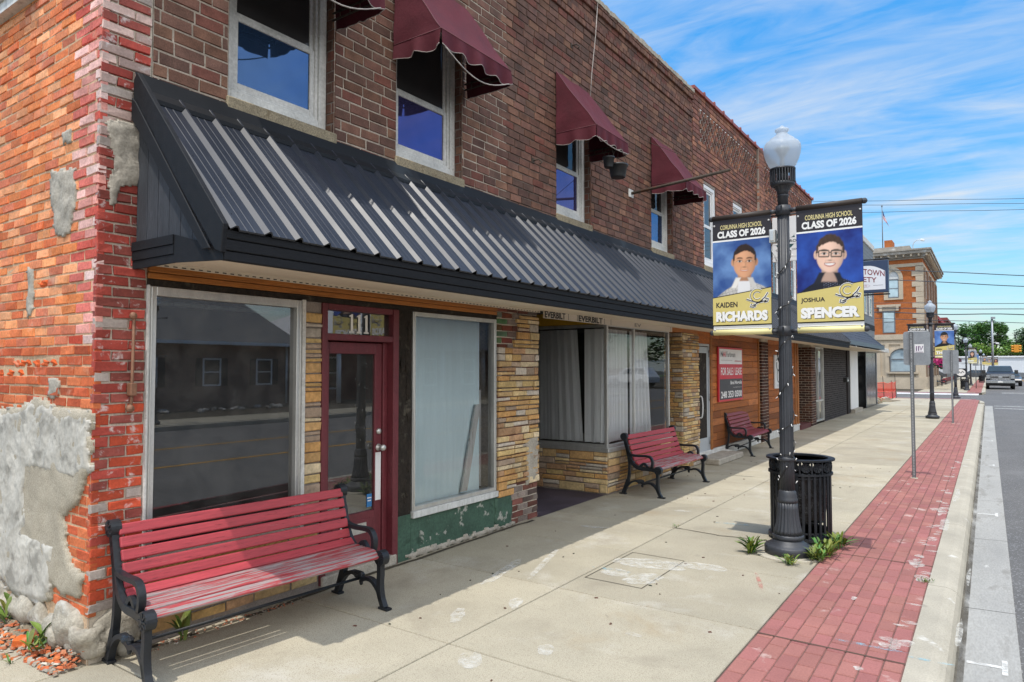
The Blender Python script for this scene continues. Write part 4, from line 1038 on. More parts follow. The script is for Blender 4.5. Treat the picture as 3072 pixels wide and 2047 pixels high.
# rusty bracket beam and loose cable
t = thing('sign_bracket', 'empty rusty sign bracket bar projecting from the brick wall', 'bracket', (FX, 9.7, 4.47))
b = MB(); P0, P1 = Vector((FX, 9.68, 4.50)), Vector((-3.05, 10.0, 4.71)); d = (P1-P0)
b.tube([P0, P1], .026, 4); b.build('bar', M['rust'], t)
b = MB(); b.box(FX-.0, 9.6, 4.44, FX+.015, 9.75, 4.56); b.build('wall_plate', M['white_paint'], t)
b = MB(); b.tube([(FX, 9.9, 5.45), P0+d*.93], .004, 4); b.tube([(FX, 11.2, 4.9), P0+d*.9], .004, 4); b.build('guy_wire', M['rust'], t)
b = MB(); b.tube([(FX+.04, 8.54, 7.04), (FX+.05, 8.45, 6.5), (FX+.05, 8.33, 5.9), (FX+.06, 8.26, 5.5)], .006, 5); tag(b.build('hanging_cable', M['trim']), 'thin pale cable hanging down the brick wall to an awning', 'cable')
for (y, z, lab) in ((6.9, 4.32, 'small iron hook left in the brick wall between two awnings'), (7.85, 6.12, 'small iron hook high on the brick wall above the awnings')):
    b = MB(); b.tube([(FX-.01, y, z), (FX+.07, y+.02, z+.01), (FX+.10, y+.05, z-.02), (FX+.09, y+.02, z-.05)], .009, 6); b.box(FX-.005, y-.025, z-.03, FX+.008, y+.025, z+.03)
    tag(b.build('wall_hook', M['rust']), lab, 'hook')

# ------------------------------------------------------------------ second brick building (corbelled panels)
B2 = thing('brick_building', 'middle brick building with honeycomb brick panels and red coping tiles', 'building', (FX, 12.43, 0))
hB = [(13.02, 13.74, 3.8, 5.42), (14.9, 15.62, 3.8, 5.42), (18.2, 18.9, 3.56, 5.42), (20.2, 20.9, 3.56, 5.42)]
panels = [(12.85, 16.75, 6.18, 6.82), (17.35, 19.9, 6.18, 6.82), (20.3, 22.9, 6.18, 6.82)]
PB = [tuple(x*1.05 for x in lin(h)) for h in ('6e4f46', '7d5548', '60483f', '85604e', '6b4b43', '8d6350', '775148')]
def fcolB(u, v): t = R.uniform(.9, 1.25); return tuple(x*t for x in R.choice(PB))
piers = [(16.80, 17.25)]
b = MB(); bricks(b, FAC, 12.43, 23.15, 3.55, 7.12, .0926, .224, fcolB, hB+panels, gap=.012, prot=.004, back=-.02, pj=.0025, jit=.002, vary=1)
for p in piers: bricks(b, FAC, p[0], p[1], 3.55, 7.12, .0926, .225, fcolB, gap=.012, prot=.07, back=-.01, pj=.002)
b.build('front_wall', M['brick'], B2)
b = MB(); sheet(b, FAC, 12.43, 23.15, 2.5, 7.1, hB, -.012)
for p in piers: fbox(b, FAC, p[0]+.005, p[1]-.005, 3.55, 7.1, -.05, .06)
b.build('mortar_bed', M['mortar_grey'], B2)
b = MB()
for (a, c, z0, z1) in panels:
    frect(b, FAC, a, c, z0, z1, -.12, (.02, .015, .012)); r = 0; v = z0  # recess back coloured near black to deepen the shade between bricks
    while v < z1-.03:
        u = a+(.0 if r % 2 else .1)
        while u < c-.08:
            one_brick(b, FAC, u, u+.085, v+.004, v+.088, -.12, .014, tuple(x*.95 for x in fcolB(u, v)), .004, .003); u += .19
        v += .0926; r += 1
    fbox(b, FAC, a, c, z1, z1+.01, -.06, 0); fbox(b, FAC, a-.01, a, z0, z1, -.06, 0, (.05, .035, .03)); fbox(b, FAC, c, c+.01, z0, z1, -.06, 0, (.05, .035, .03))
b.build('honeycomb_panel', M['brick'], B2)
b = MB(); tile = lin('8a4438')
y = 12.43
while y < 23.1:
    b.box(FX-.3, y, 7.10, FX+.05, y+.56, 7.16, tile); b.tube([(FX-.3, y+.56, 7.15), (FX+.06, y+.56, 7.15)], .05, 8, tile); y += .595
b.build('coping_tile', pmat('glazed_coping', attr=True, rough=.5, var=.3, vs=5, bump=.1), B2)
b = MB()
for args in ((-14, 12.44, 2.62, FX-.16, 23.14, 2.75), (-14, 12.44, 6.8, FX-.07, 23.14, 6.9), (-14.2, 12.43, 0, -14, 23.15, 7.1), (-14, 23.05, 2.6, FX-.02, 23.14, 7.1), (-7.6, 12.5, 2.75, -7.5, 23, 6.8), (-14, 12.44, 6.9, FX-.3, 12.6, 7.3)): b.box(*args)
b.build('roof_slab', M['dark_room'], B2)
for a, c, z0, z1 in hB: upper_window(B2, a, c, z0, z1, M['pane_dark'], M['white_clean'], .05, 4.6, brick=False)
# timber-clad ground floor
b = MB()
WF = Frame((FX-.02, 0, 0), (0, 1, 0), (1, 0, 0))
def wc(u, v):
    t = R.uniform(.8, 1.2)*(1 if v > .9 else .72); return tuple(x*t for x in R.choice([lin('9c5a26'), lin('a3602c'), lin('8e5022'), lin('a8683a')]))
hw = [(12.43, 13.34, 0, 2.32), (16.82, 17.45, 0, 3), (20.9, 23.15, 0, 3)]
bricks(b, WF, 12.43, 21.0, .20, 2.52, .145, 2.4, wc, hw, gap=.006, prot=.012, back=-.01, pj=.002, jit=.001, half=.4, vary=1)
b.build('timber_siding', M['siding'], B2)
b = MB(); fbox(b, WF, 12.43, 20.95, .2, 2.6, -.12, -.004); b.build('siding_backing', M['charred'], B2)
b = MB()
for a, c in ((13.28, 13.40), (16.70, 16.80), (20.45, 20.6), (20.72, 20.92)):
    fbox(b, WF, a, c, .18, 2.5, -.02, .03, lin('8f5a2a')); b.build('timber_trim', M['siding'], B2, .004); b = MB()
fbox(b, WF, 12.46, 13.4, 2.26, 2.50, -.02, .022, lin('a8622a')); b.build('timber_trim', M['siding'], B2, .004)
b = MB()
def dkc(u, v): t = R.uniform(.7, 1.3); return tuple(x*t for x in R.choice([lin('4a3028'), lin('55382c'), lin('3d2a26')]))
bricks(b, Frame((FX+.05, 0, 0), (0, 1, 0), (1, 0, 0)), 16.84, 17.44, .02, 2.42, .075, .2, dkc, gap=.012, prot=.006, back=-.02)
bricks(b, facing_south(16.84), FX-.03, FX+.05, .02, 2.42, .075, .2, dkc, gap=.012, prot=.004, back=-.02)
b.build('brick_pier', M['brick'], B2); b = MB()
bricks(b, Frame((FX+.08, 0, 0), (0, 1, 0), (1, 0, 0)), 22.25, 22.9, .02, 2.42, .075, .2, dkc, gap=.012, prot=.006, back=-.02)
bricks(b, facing_south(22.25), FX-.3, FX+.08, .02, 2.42, .075, .2, dkc, gap=.012, prot=.004, back=-.02)
b.build('brick_pier', M['brick'], B2)
b = MB(); b.box(FX-.2, 16.85, 0, FX+.042, 17.43, 2.6); b.build('pier_core', M['mortar_light'], B2); b = MB(); b.box(FX-.4, 22.26, 0, FX+.072, 22.89, 2.6); b.build('pier_core', M['mortar_light'], B2)
b = MB(); fbox(b, WF, 12.45, 21.0, 0, .19, -.15, .03); b.box(FX-.05, 13.9, 0, FX+.14, 14.3, .12); b.build('base_curb', M['white_paint'], B2, .008)
b = MB(); b.box(FX-.05, 12.5, 0, FX+.42, 14.0, .11); b.build('door_step', M['cement'], B2, .015)
b = MB(); fbox(b, FAC, 20.93, 22.2, .1, 2.5, -.32, -.28); b.build('cream_panel', pmat('cream_panel_paint', (.46, .41, .31), .7), B2)
b = MB(); b.box(FX-.33, 20.92, 0, FX+.05, 22.28, .14, lin('5a3030')); b.build('panel_step', M['siding'], B2)
# aluminium door
b = MB(); ring(b, WF, 12.50, 13.27, .12, 2.26, .045, -.08, .014); dd = b.build('metal_door', M['alu_grey'], B2, .004)
b = MB(); ring(b, WF, 12.55, 13.22, .14, 2.20, .08, -.05, .0, wb=.30, wt=.12); b.build('door_leaf', M['alu_grey'], dd, .003)
b = MB(); frect(b, WF, 12.63, 13.14, .44, 2.08, -.02); b.build('door_glass', M['glass'], dd)
b = MB(); b.tube(cmr([WF(12.68, .85, 0), WF(12.68, .86, .06), WF(12.70, 1.05, .07), WF(12.68, 1.24, .06), WF(12.68, 1.25, 0)], 4), .012); b.build('door_handle', M['white_clean'], dd)
b = MB()
for z in (2.0, 1.15, .3): b.tube([WF(13.235, z, .012), WF(13.235, z+.14, .012)], .012)
b.build('hinge', M['galv'], dd)
b = MB()
for k in range(9):
    u = 12.72+.04*k; b.tube(cmr([WF(u, 1.50+.05*math.sin(k*2.1), -.015), WF(u+.03, 1.56+.03*math.cos(k), -.015), WF(u+.05, 1.50, -.015)], 3), .004, 4)
    b.tube(cmr([WF(u, 1.38+.02*math.sin(k*1.1), -.015), WF(u+.03, 1.42, -.015), WF(u+.05, 1.38, -.015)], 3), .003, 4)
b.build('door_lettering', M['white_sm'], dd)
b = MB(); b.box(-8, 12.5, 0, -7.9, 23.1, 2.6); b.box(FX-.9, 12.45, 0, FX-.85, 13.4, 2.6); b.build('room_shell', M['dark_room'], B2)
# for-sale sign
t = thing('for_sale_sign', 'red white and black FOR SALE / LEASE sign on the timber wall', 'sign', (FX, 14.5, 1.1))
SF = Frame((FX+.035, 0, 0), (0, 1, 0), (1, 0, 0)); b = MB()
fbox(b, SF, 13.70, 15.33, 1.10, 2.22, -.035, 0, (.52, .03, .045)); b.build('panel', M['enamel'], t, .004)
b = MB(); RED = (.55, .025, .045); DK = (.045, .043, .05); WH = (.75, .75, .75)
frect(b, SF, 13.75, 15.28, 1.87, 2.18, .002, WH); frect(b, SF, 13.75, 15.28, 1.565, 1.865, .002, RED); frect(b, SF, 13.75, 15.28, 1.14, 1.56, .002, DK)
put_text(b, SF, 'N', 13.83, 13.97, 2.02, 2.13, .004, DK, .03); put_text(b, SF, 'A', 13.965, 14.11, 2.02, 2.13, .0045, RED, .03); put_text(b, SF, 'I', 14.12, 14.15, 2.02, 2.13, .004, RED, .03)
put_text(b, SF, 'Farbman', 14.20, 14.80, 2.02, 2.13, .004, DK, .0); put_text(b, SF, 'naifarbman.com', 14.75, 15.22, 1.92, 1.96, .004, RED, .0); frect(b, SF, 13.83, 14.6, 1.945, 1.955, .004, (.4, .4, .4))
put_text(b, SF, 'FOR SALE / LEASE', 13.83, 15.24, 1.64, 1.80, .004, WH, .02)
put_text(b, SF, 'Brad Margolis', 14.45, 15.24, 1.42, 1.52, .004, WH, .02); put_text(b, SF, 'margolis@farbman.com', 14.62, 15.24, 1.36, 1.395, .004, (.5, .5, .5), .0); put_text(b, SF, '248 353 0500', 13.82, 15.24, 1.17, 1.31, .004, WH, .025)
b.build('lettering', M['enamel'], t)
t = thing('wall_plaque', 'small white plaque with curved black lettering on the timber wall', 'plaque', (FX, 18.6, 1.3))
b = MB(); fbox(b, SF, 18.13, 19.3, 1.26, 2.12, -.035, 0, (.62, .64, .66)); b.build('panel', M['enamel'], t, .004)
b = MB()
for (u, v, r) in ((18.45, 1.88, .16), (18.5, 1.58, .16)):
    b.ribbon([SF(a, c, .003) for a, c in arc(u, v, r, rad(60), rad(300), 14)], .004, .03, axis=(1, 0, 0), col=(.05, .05, .05))
put_text(b, SF, 'V', 18.72, 18.92, 1.48, 1.68, .003, (.05, .05, .05)); frect(b, SF, 18.3, 19.1, 1.34, 1.352, .003, (.1, .1, .1)); frect(b, SF, 18.3, 19.1, 1.30, 1.306, .003, (.1, .1, .1))
b.build('lettering', M['enamel'], t)

# ------------------------------------------------------------------ third building: grey shop with mansard
B3 = thing('grey_building', 'grey sided building with black tile piers at the end of the block', 'building', (FX, 23.15, 0))
b = MB(); 
for k in range(50): 
    z = 3.2+k*.088
    if z < 7.5: b.box(FX-.12, 29.0, z, FX-.0+.006*(k % 2), 37.25, z+.085)
b.box(-14, 29.0, 2.7, FX-.02, 37.24, 7.45); b.box(-14, 23.15, 2.62, FX-.3, 37.2, 2.7); b.box(-14, 37.05, 0, FX-.02, 37.25, 2.7)
b.build('upper_wall', pmat('grey_metal_siding', (.16, .17, .19), .6, .1, var=.15, bump=.1), B3)
b = MB(); b.box(FX-.2, 28.98, 7.45, FX+.06, 37.3, 7.72); b.build('parapet_cap', M['board'], B3, .02)
for y in (33.9, 35.5):
    b = MB(); ring(b, FAC, y, y+.8, 4.2, 5.9, .08, -.03, .03); w = b.build('window', M['white_paint'], B3); b = MB(); frect(b, FAC, y+.08, y+.72, 4.28, 5.82, .008); b.build('pane', M['pane_dark'], w)
    b = MB(); fbox(b, FAC, y+.08, y+.72, 5.02, 5.08, -.0, .025); b.build('sash', M['white_paint'], w)
b = MB(); b.box(FX-.1, 29.6, 3.55, FX+.02, 37.25, 3.8); b.build('string_course', M['fascia'], B3)
# mansard awning
ms = Frame((0, 0, 0), (0, 1, 0), (1, 0, 0)); b = MB(); e1 = 31.6
for j in range(8):
    t0, t1 = j/8, (j+1)/8
    a = (FX+.02+(1.0)*t0, 3.62+(2.66-3.62)*t0); c = (FX+.02+1.0*t1, 3.62+(2.66-3.62)*t1)
    b.add([(a[0], 23.12, a[1]), (c[0]+.004, 23.12, c[1]+.004), (c[0]+.004, e1-1.0*(1-t1), c[1]+.004), (a[0], e1-1.0*(1-t0), a[1])], [(0, 1, 2, 3)])
b.add([(FX+.02, e1-1.0, 3.62), (FX+1.02, e1, 2.66), (FX+.02, e1, 2.66)], [(0, 1, 2)])
b.build('mansard_roof', pmat('slate_blue_shingle', (.030, .036, .052), .7, var=.3, vs=3, fv=.3, fs=25, bump=.4, bs=20), B3)
b = MB(); b.box(FX+.0, 23.12, 2.46, FX+1.02, e1+.02, 2.47); b.build('soffit', M['soffit'], B3)
b = MB(); b.box(FX+.98, 23.12, 2.52, FX+1.035, e1+.03, 2.66); b.box(FX, e1, 2.52, FX+.979, e1+.03, 2.66)
b.build('fascia', pmat('blue_grey_fascia', (.10, .14, .17), .6, var=.2), B3)
b = MB(); b.box(FX-.4, e1+.03, 2.50, FX+.62, 37.1, 2.68); b.box(FX-.4, 23.15, 2.47, FX-.0, e1, 2.60); b.build('canopy_beam', M['white_paint'], B3, .01)
b = MB(); fbox(b, FAC, 23.16, 24.62, .06, 2.46, -.06, -.05)
ws = shopfront(B3, 23.0, 24.66, .06, 2.46, M['alu'], .05, d=-.02)
b = MB(); fbox(b, FAC, 23.05, 24.61, .70, .75, -.06, -.02); fbox(b, FAC, 23.82, 23.87, .11, 2.41, -.06, -.02); b.build('glazing_bar', M['alu'], ws)
b = MB(); fbox(b, FAC, 23.07, 23.8, .78, 2.38, -.5, -.49); fbox(b, FAC, 23.9, 24.58, .78, 2.38, -.4, -.39); b.build('blind', M['shade_paper'], ws)
b = MB()
def blk(u, v): t = R.uniform(.6, 1.5); return (.030*t, .026*t, .026*t)
bricks(b, FAC, 24.7, 29.0, .02, 2.46, .075, .24, blk, gap=.014, prot=.006, back=-.02); fbox(b, FAC, 28.98, 29.5, .02, 2.46, -.1, .05, (.03, .025, .025)); b.build('black_brick_wall', M['brick'], B3)
b = MB(); fbox(b, FAC, 24.68, 29.4, 0, 2.5, -.2, -.006); b.build('black_wall_mortar', pmat('dark_joint', (.11, .10, .10), .9), B3)
b = MB(); fbox(b, FAC, 28.3, 28.75, 1.25, 1.42, .004, .13, (.02, .02, .02)); fbox(b, FAC, 28.4, 28.65, 1.28, 1.34, .13, .14, (.6, .6, .6)); b.build('mail_box', M['enamel'], B3)
b = MB(); fbox(b, FAC, 29.6, 31.45, .06, 2.5, -.2, .06); b.build('white_pier', M['white_clean'], B3)
b = MB(); fbox(b, FAC, 29.6, 31.6, 0, .16, -.3, .2); b.build('pier_step', M['cement'], B3)
b = MB(); fbox(b, FAC, 33.65, 37.1, .02, 2.5, -.6, .06); fbox(b, FAC, 31.45, 33.65, 2.3, 2.5, -.6, -.1); b.build('black_tile_pier', pmat('black_glazed_tile', (.012, .012, .013), .18, var=.2, vs=2, bump=.03), B3)
b = MB(); fbox(b, FAC, 33.6, 33.66, .02, 2.5, .06, .08); fbox(b, FAC, 36.95, 37.2, .02, 2.5, .03, .08); b.build('pier_trim', M['post'], B3)
ed = shopfront(B3, 31.5, 33.6, .1, 2.32, M['alu'], .07, d=-.35)
b = MB(); fbox(b, FAC, 31.56, 33.5, 1.9, 1.99, -.4, -.32); b.build('door_header', M['alu'], ed)
b = MB(); frect(b, FAC, 31.8, 32.7, 1.5, 1.7, -.375, (.1, .2, .35)); frect(b, FAC, 31.8, 32.7, 1.1, 1.45, -.375, (.75, .75, .75)); frect(b, FAC, 31.7, 33.2, .15, .75, -.375, (.7, .75, .74)); b.build('door_notice', M['enamel'], ed)
b = MB(); b.box(-8, 23.2, 0, -7.9, 37, 2.62); b.box(FX-1, 31.4, 0, FX-.4, 31.48, 2.6); b.build('room_shell', M['dark_room'], B3)

# projecting signs
t = thing('projecting_sign', 'white projecting sign with dark teal circle behind the lamp post', 'sign', (FX, 17.99, 4.5))
G = facing_south(17.96); b = MB(); fbox(b, G, FX+.06, -3.55, 4.47, 5.60, -.05, 0, (.66, .68, .70)); b.build('panel', M['enamel'], t, .005)
b = MB(); TE = (.02, .075, .085)
b.face([G(u, v, .003) for u, v in arc(-4.14, 5.02, .25, 0, 2*PI, 28)[:-1]], TE); frect(b, G, FX+.08, -3.57, 4.90, 5.06, .005, (.66, .68, .70)); b.face([G(u, v, .006) for u, v in arc(-4.02, 5.18, .12, 0, 2*PI, 20)[:-1]], (.66, .68, .70))
put_text(b, G, 'GRA', -4.43, -4.22, 4.94, 5.01, .007, (.05, .06, .07)); put_text(b, G, 'RO', -4.02, -3.86, 4.94, 5.01, .007, (.05, .06, .07)); put_text(b, G, 'CO', -4.36, -4.24, 4.74, 4.785, .004, (.1, .1, .1)); put_text(b, G, 'CO', -3.98, -3.86, 4.74, 4.785, .004, (.1, .1, .1)); frect(b, G, FX+.08, -3.57, 4.58, 4.585, .003, (.2, .2, .2))
b.build('lettering', M['enamel'], t)
b = MB(); b.tube([(FX, 17.99, 5.66), (-3.5, 17.99, 5.66)], .02, 6); b.box(FX, 17.97, 5.3, FX+.06, 18.01, 5.5); b.box(FX, 17.97, 4.6, FX+.06, 18.01, 4.8); b.build('bracket', M['iron'], t)
t = thing('projecting_sign', 'white box sign with navy frame reading TOWN and ETY in dark red', 'sign', (FX, 30, 4.7))
G = facing_south(29.9); b = MB(); NV = (.03, .05, .10)
fbox(b, G, FX+.06, -3.10, 4.73, 5.98, -.3, 0, NV); b.build('case', M['enamel'], t, .01)
b = MB(); o = [(-3.2, 4.84), (-3.2, 5.55)] + [(-3.2-.1*k, 5.55+.24*math.sin(PI/2*min(1, k/6))) for k in range(1, 13)] + [(FX+.14, 5.75), (FX+.14, 4.84)]
o2 = [(-3.16, 4.80), (-3.16, 5.6)] + [(-3.16-.1*k, 5.6+.23*math.sin(PI/2*min(1, k/6))) for k in range(1, 13)] + [(FX+.1, 5.8), (FX+.1, 4.8)]
b.face([G(u, v, .004) for u, v in o], (.70, .71, .74)); DR = (.20, .02, .03)
put_text(b, G, 'TOWN', -3.96, -3.22, 5.40, 5.62, .008, DR, .012, -.14); put_text(b, G, 'ETY', -3.97, -3.50, 5.14, 5.34, .008, DR, .012, -.06)
frect(b, G, -3.62, -3.28, 5.00, 5.012, .006, (.05, .05, .08)); b.ribbon([G(u, v, .006) for u, v in arc(-3.9, 5.0, .05, 0, 2*PI, 16, .17)], .003, .008, axis=(0, 1, 0), col=(.4, .2, .25)); put_text(b, G, '18', -3.95, -3.85, 4.98, 5.03, .006, (.4, .15, .2), .0)
b.build('lettering', M['enamel'], t)
b = MB(); b.tube([(FX, 30.05, 6.05), (-3.06, 30.05, 6.05)], .03, 6); b.tube([(FX, 30.05, 4.66), (-3.06, 30.05, 4.66)], .03, 6); b.build('bracket', M['iron'], t)
# ------------------------------------------------------------------ benches
def make_bench(label, back, seat):
    root = thing('park_bench', label, 'bench', (0, 0, 0), 'red slatted benches along the shop fronts')
    L = .83
    B0 = [Vector(p) for p in ((-.285, 0, .80), (-.262, 0, .725), (-.238, 0, .65), (-.214, 0, .575), (-.19, 0, .50), (-.135, 0, .432))]
    b = MB()
    for i, p in enumerate(B0):
        d = Vector((.30, 0, -.95)) if i < 5 else Vector((.8, 0, -.6)); d.normalize(); n_ = Vector((-d.z, 0, d.x))*1
        a = math.atan2(d.x, -d.z)
        Mx = Matrix.Rotation(-a, 3, 'Y')
        b.obox(p + n_*.02, (.026, 2*L-.02, .066), Mx)
    o = b.build('backrest', back, root, .008, 2)
    b = MB()
    for i, (x, z, a) in enumerate(((-.055, .405, .06), (.012, .402, 0), (.078, .402, 0), (.142, .398, -.12), (.197, .375, -.75))):
        b.obox((x, 0, z+.018), (.058, 2*L-.02, .026), Matrix.Rotation(-a, 3, 'Y'))
    b.build('seat', seat, root, .008, 2)
    for sg in (-1, 1):
        y = sg*(L+.005); b = MB(); W = .042
        rb = lambda pts, t, w=W, n=6: b.ribbon(cmr([(p[0], y, p[1]) for p in pts], n), w, t)
        rb([(-.30, .80), (-.272, .70), (-.235, .58), (-.20, .49), (-.15, .425), (-.07, .385), (.06, .382), (.18, .375)], .048)
        rb([(-.325, .012), (-.29, .10), (-.245, .22), (-.225, .34), (-.222, .45), (-.25, .60), (-.285, .74)], [.05]*12+[.036]*25)
        rb([(.20, .36), (.205, .27), (.20, .17), (.215, .08), (.25, .012)], .042)
        rb([(-.25, .60), (-.20, .565), (-.10, .555), (.02, .56), (.09, .55), (.125, .50), (.125, .44), (.11, .395)], .030)
        rb([(-.30, .075), (-.22, .165), (-.13, .205), (-.05, .19), (.0, .175), (.06, .19), (.12, .18), (.18, .13), (.215, .06)], .028)
        rb([(-.06, .40), (-.03, .44), (.0, .455), (.035, .43), (.05, .40)], .03, .03)
        for (cx, cz, r) in ((-.305, .815, .052), (.215, .375, .056)):
            ax = Matrix.Rotation(PI/2, 3, 'X')
            b.lathe([(r, -.03), (r, .03)], (cx, y, cz), 20, axis=ax, smooth=False)
            for s2 in (-1, 1):
                for k in range(8):
                    th = 2*PI*k/8; b.obox((cx+.55*r*math.cos(th), y+s2*.031, cz+.55*r*math.sin(th)), (r*.62, .008, r*.2), Matrix.Rotation(-th, 3, 'Y'))
                b.lathe([(.012, -.006), (.012, .006)], (cx, y+s2*.033, cz), 10, axis=ax)
        b.blob((-.06, y, .20), .05, n=12, sq=(1.1, .6, .6), rough=.4, seed=3); b.blob((-.03, y, .145), .02, n=8, sq=(1, .7, 1.2), rough=.2)
        for x in (-.33, .255): b.obox((x, y, .008), (.10, .05, .016)); 
        b.build('side_frame', M['iron'], root, .004)
    b = MB(); b.tube([(-.04, -L, .175), (-.04, L, .175)], .011, 6); b.build('stretcher', M['iron'], root)
    return root
bench = make_bench('long red slatted bench with worn grey seat below the large dark shop window', M['slat_back'], M['slat_seat'])
bench2 = dup(bench, None, 'weathered red bench in front of the curtained display window')
bench3 = dup(bench, None, 'dark red bench under the FOR SALE / LEASE sign on the timber wall')
bench.location = (-4.055, 2.88, 0); bench.rotation_euler = (0, 0, -rad(5.2))
bench2.location = (-3.955, 9.78, 0); bench2.rotation_euler = (0, 0, -rad(1.8))
bench3.location = (-4.235, 15.02, 0); bench3.rotation_euler = (0, 0, rad(2.0))
for ch in bench3.children:
    if ch.name.startswith(('backrest', 'seat')):
        ch.data = ch.data.copy(); ch.data.materials[0] = M['slat_dark']

# ------------------------------------------------------------------ street lamps
def make_lamp(label):
    root = thing('street_lamp', label, 'street lamp', (0, 0, 0), 'acorn globe street lamps along the kerb')
    b = MB(); b.lathe([(.215, .016), (.217, .085), (.205, .098), (.17, .105), (.165, .12), (.14, .135), (.135, .15)], n=48)
    b.lathe([(.10, .13), (.135, .15), (.142, .165), (.142, .19), (.13, .20)], n=48)
    b.lathe([(.131, .20, .03), (.122, .24, .03), (.108, .30, .03), (.098, .37, .03), (.092, .44, .03), (.089, .50, .03)], n=160, flute=20)
    b.lathe([(.09, .50), (.093, .52), (.093, .535), (.086, .545), (.088, .565), (.082, .58), (.082, .60), (.07, .615), (.066, .62)], n=48)
    b.build('base', M['lamp_iron'], root)
    b = MB(); b.lathe([(.067, .61, .035), (.064, .90, .035), (.060, 1.8, .035), (.056, 2.14, .035), (.0545, 3.30, .035)], n=128, flute=16)
    b.lathe([(.068, .895), (.077, .905), (.078, .925), (.066, .94)], n=32); b.lathe([(.048, 3.28), (.048, 3.47), (.054, 3.475), (.054, 3.49), (.049, 3.495)], n=32)
    b.build('shaft', M['lamp_iron'], root)
    b = MB()
    for z in (2.155, 3.338):
        b.lathe([(.068, z-.047), (.068, z+.047), (.05, z+.05)], n=28); b.lathe([(.05, z-.05), (.068, z-.047)], n=28)
        for sg in (-1, 1):
            b.tube([(sg*.06, 0, z), (sg*.145, 0, z)], .021, 10)
            b.box(-.008, -.074, z-.04, .008, -.066, z+.04)
        b.build('banner_clamp', M['lamp_iron'], root); b = MB()
    for sg in (-1, 1):
        for z in (2.155, 3.338):
            b = MB(); b.tube([(sg*.13, 0, z), (sg*.705, 0, z)], .013, 8); b.blob((sg*.715, 0, z), .028, n=10, rough=0)
            b.build('banner_arm', M['lamp_iron'], root)
    b = MB(); b.lathe([(.049, 3.49, .02), (.056, 3.53, .02), (.074, 3.57, .02), (.088, 3.578)], n=96, flute=16); b.lathe([(.088, 3.576), (.108, 3.585), (.112, 3.61), (.10, 3.618), (.06, 3.62)], n=40)
    for k in range(28):
        th = 2*PI*k/28; b.obox((.112*math.cos(th), .112*math.sin(th), 3.68), (.014, .010, .135), Matrix.Rotation(th, 3, 'Z'))
    b.lathe([(.112, 3.735), (.121, 3.738), (.121, 3.752), (.09, 3.754)], n=40); b.lathe([(.055, 3.62), (.055, 3.74)], n=20)
    b.build('fitter', M['lamp_iron'], root)
    b = MB()
    pr = [(.098, 3.75), (.128, 3.79), (.152, 3.845), (.168, 3.90), (.174, 3.945), (.170, 3.985), (.152, 4.015), (.116, 4.035), (.113, 4.05), (.104, 4.056), (.086, 4.068), (.062, 4.088), (.050, 4.108), (.049, 4.116), (.064, 4.128), (.066, 4.142), (.056, 4.152), (.040, 4.16), (.022, 4.172), (.010, 4.184), (0, 4.186)]
    b.lathe(pr, n=40); b.build('globe', M['globe'], root)
    b = MB(); b.lathe([(.02, 3.74), (.022, 3.80), (.018, 3.86), (.07, 3.945), (.075, 3.962), (0, 3.97)], n=20); b.build('lamp_bulb', M['alu'], root)
    b = MB(); b.box(-.115, -.09, 3.02, -.06, .0, 3.15); b.box(-.105, -.105, 3.035, -.068, -.09, 3.135); b.tube(cmr([(-.09, -.045, 3.02), (-.10, -.05, 2.95), (-.075, -.05, 2.9), (-.06, -.03, 2.84)], 4), .006, 5)
    b.build('outlet_box', M['alu'], root, .004)
    return root
lamp = make_lamp('black street lamp wound with string lights, standing beside the litter bin')
lamp.location = (-1.62, 6.98, 0)
LPOS = [(-1.655, 28.35, 0, 1., 'black street lamp with two banners, second from the front, beside the perforated sign post'),
        (-1.58, 47.3, 0, 1.06, 'street lamp standing at the near side of the street crossing'),
        (-1.42, 64.5, 0, 1., 'street lamp across the side street beside the waste bin'),
        (-1.45, 82.0, 0, 1., 'street lamp in front of the red brick shops'),
        (-.77, 108, 0, 1., 'distant slim street lamp left of the parked pickup'),
        (-.6, 140, 0, 1., 'farthest street lamp, a tiny globe before the white building'),
        (.55, 128, 0, 1., 'distant street lamp beside the tall utility pole')]
lamps = []
for (x, y, z, s, lab) in LPOS:
    l = dup(lamp, None, lab); l.location = (x, y, z); l.scale = (s, s, s); lamps.append(l)
# ------------------------------------------------------------------ printed banners
GOLD = lin('cdbd74'); GOLDL = lin('e6dca0'); BLK = lin('2e2b30'); WHT = (.80, .80, .78)
def emblem(b, F, cx, cy, s, d):
    def stroke(pts, w, dd, col):
        b.ribbon([F(cx+p[0]*s, cy+p[1]*s, dd) for p in pts], .0006, w*s, axis=F.N, col=col)
    C = [(p[0]-.02, p[1]+.1) for p in arc(0, 0, .30, rad(48), rad(318), 16, .30)]
    s1 = [(p[0]/1., p[1]) for p in arc(.25, .55, .95, rad(222), rad(290), 12)]
    s2 = [(-p[0], p[1]) for p in arc(.25, .55, .95, rad(222), rad(290), 12)]
    sab = [[(-.62, -.08), (-.40, -.17), (-.1, -.27), (.2, -.28), (.48, -.20)], [(.58, .25), (.42, .0), (.18, -.22), (-.08, -.38), (-.28, -.46)]]
    hil = [[(.38, -.30), (.56, -.26), (.60, -.12), (.44, -.08)], [(-.34, -.36), (-.40, -.52), (-.22, -.56), (-.10, -.48)]]
    for q, w, dd, col in ((.24, 0, .0012, WHT), (.18, 0, .0020, BLK), (.12, 0, .0028, GOLD)): stroke(C, q, d+dd, col)
    for L_ in sab: stroke(L_, .13, d+.0013, WHT)
    for L_ in hil: stroke(L_, .13, d+.0013, WHT)
    for L_ in sab: stroke(L_, .05, d+.0032, BLK)
    for L_ in hil: stroke(L_, .05, d+.0032, BLK)
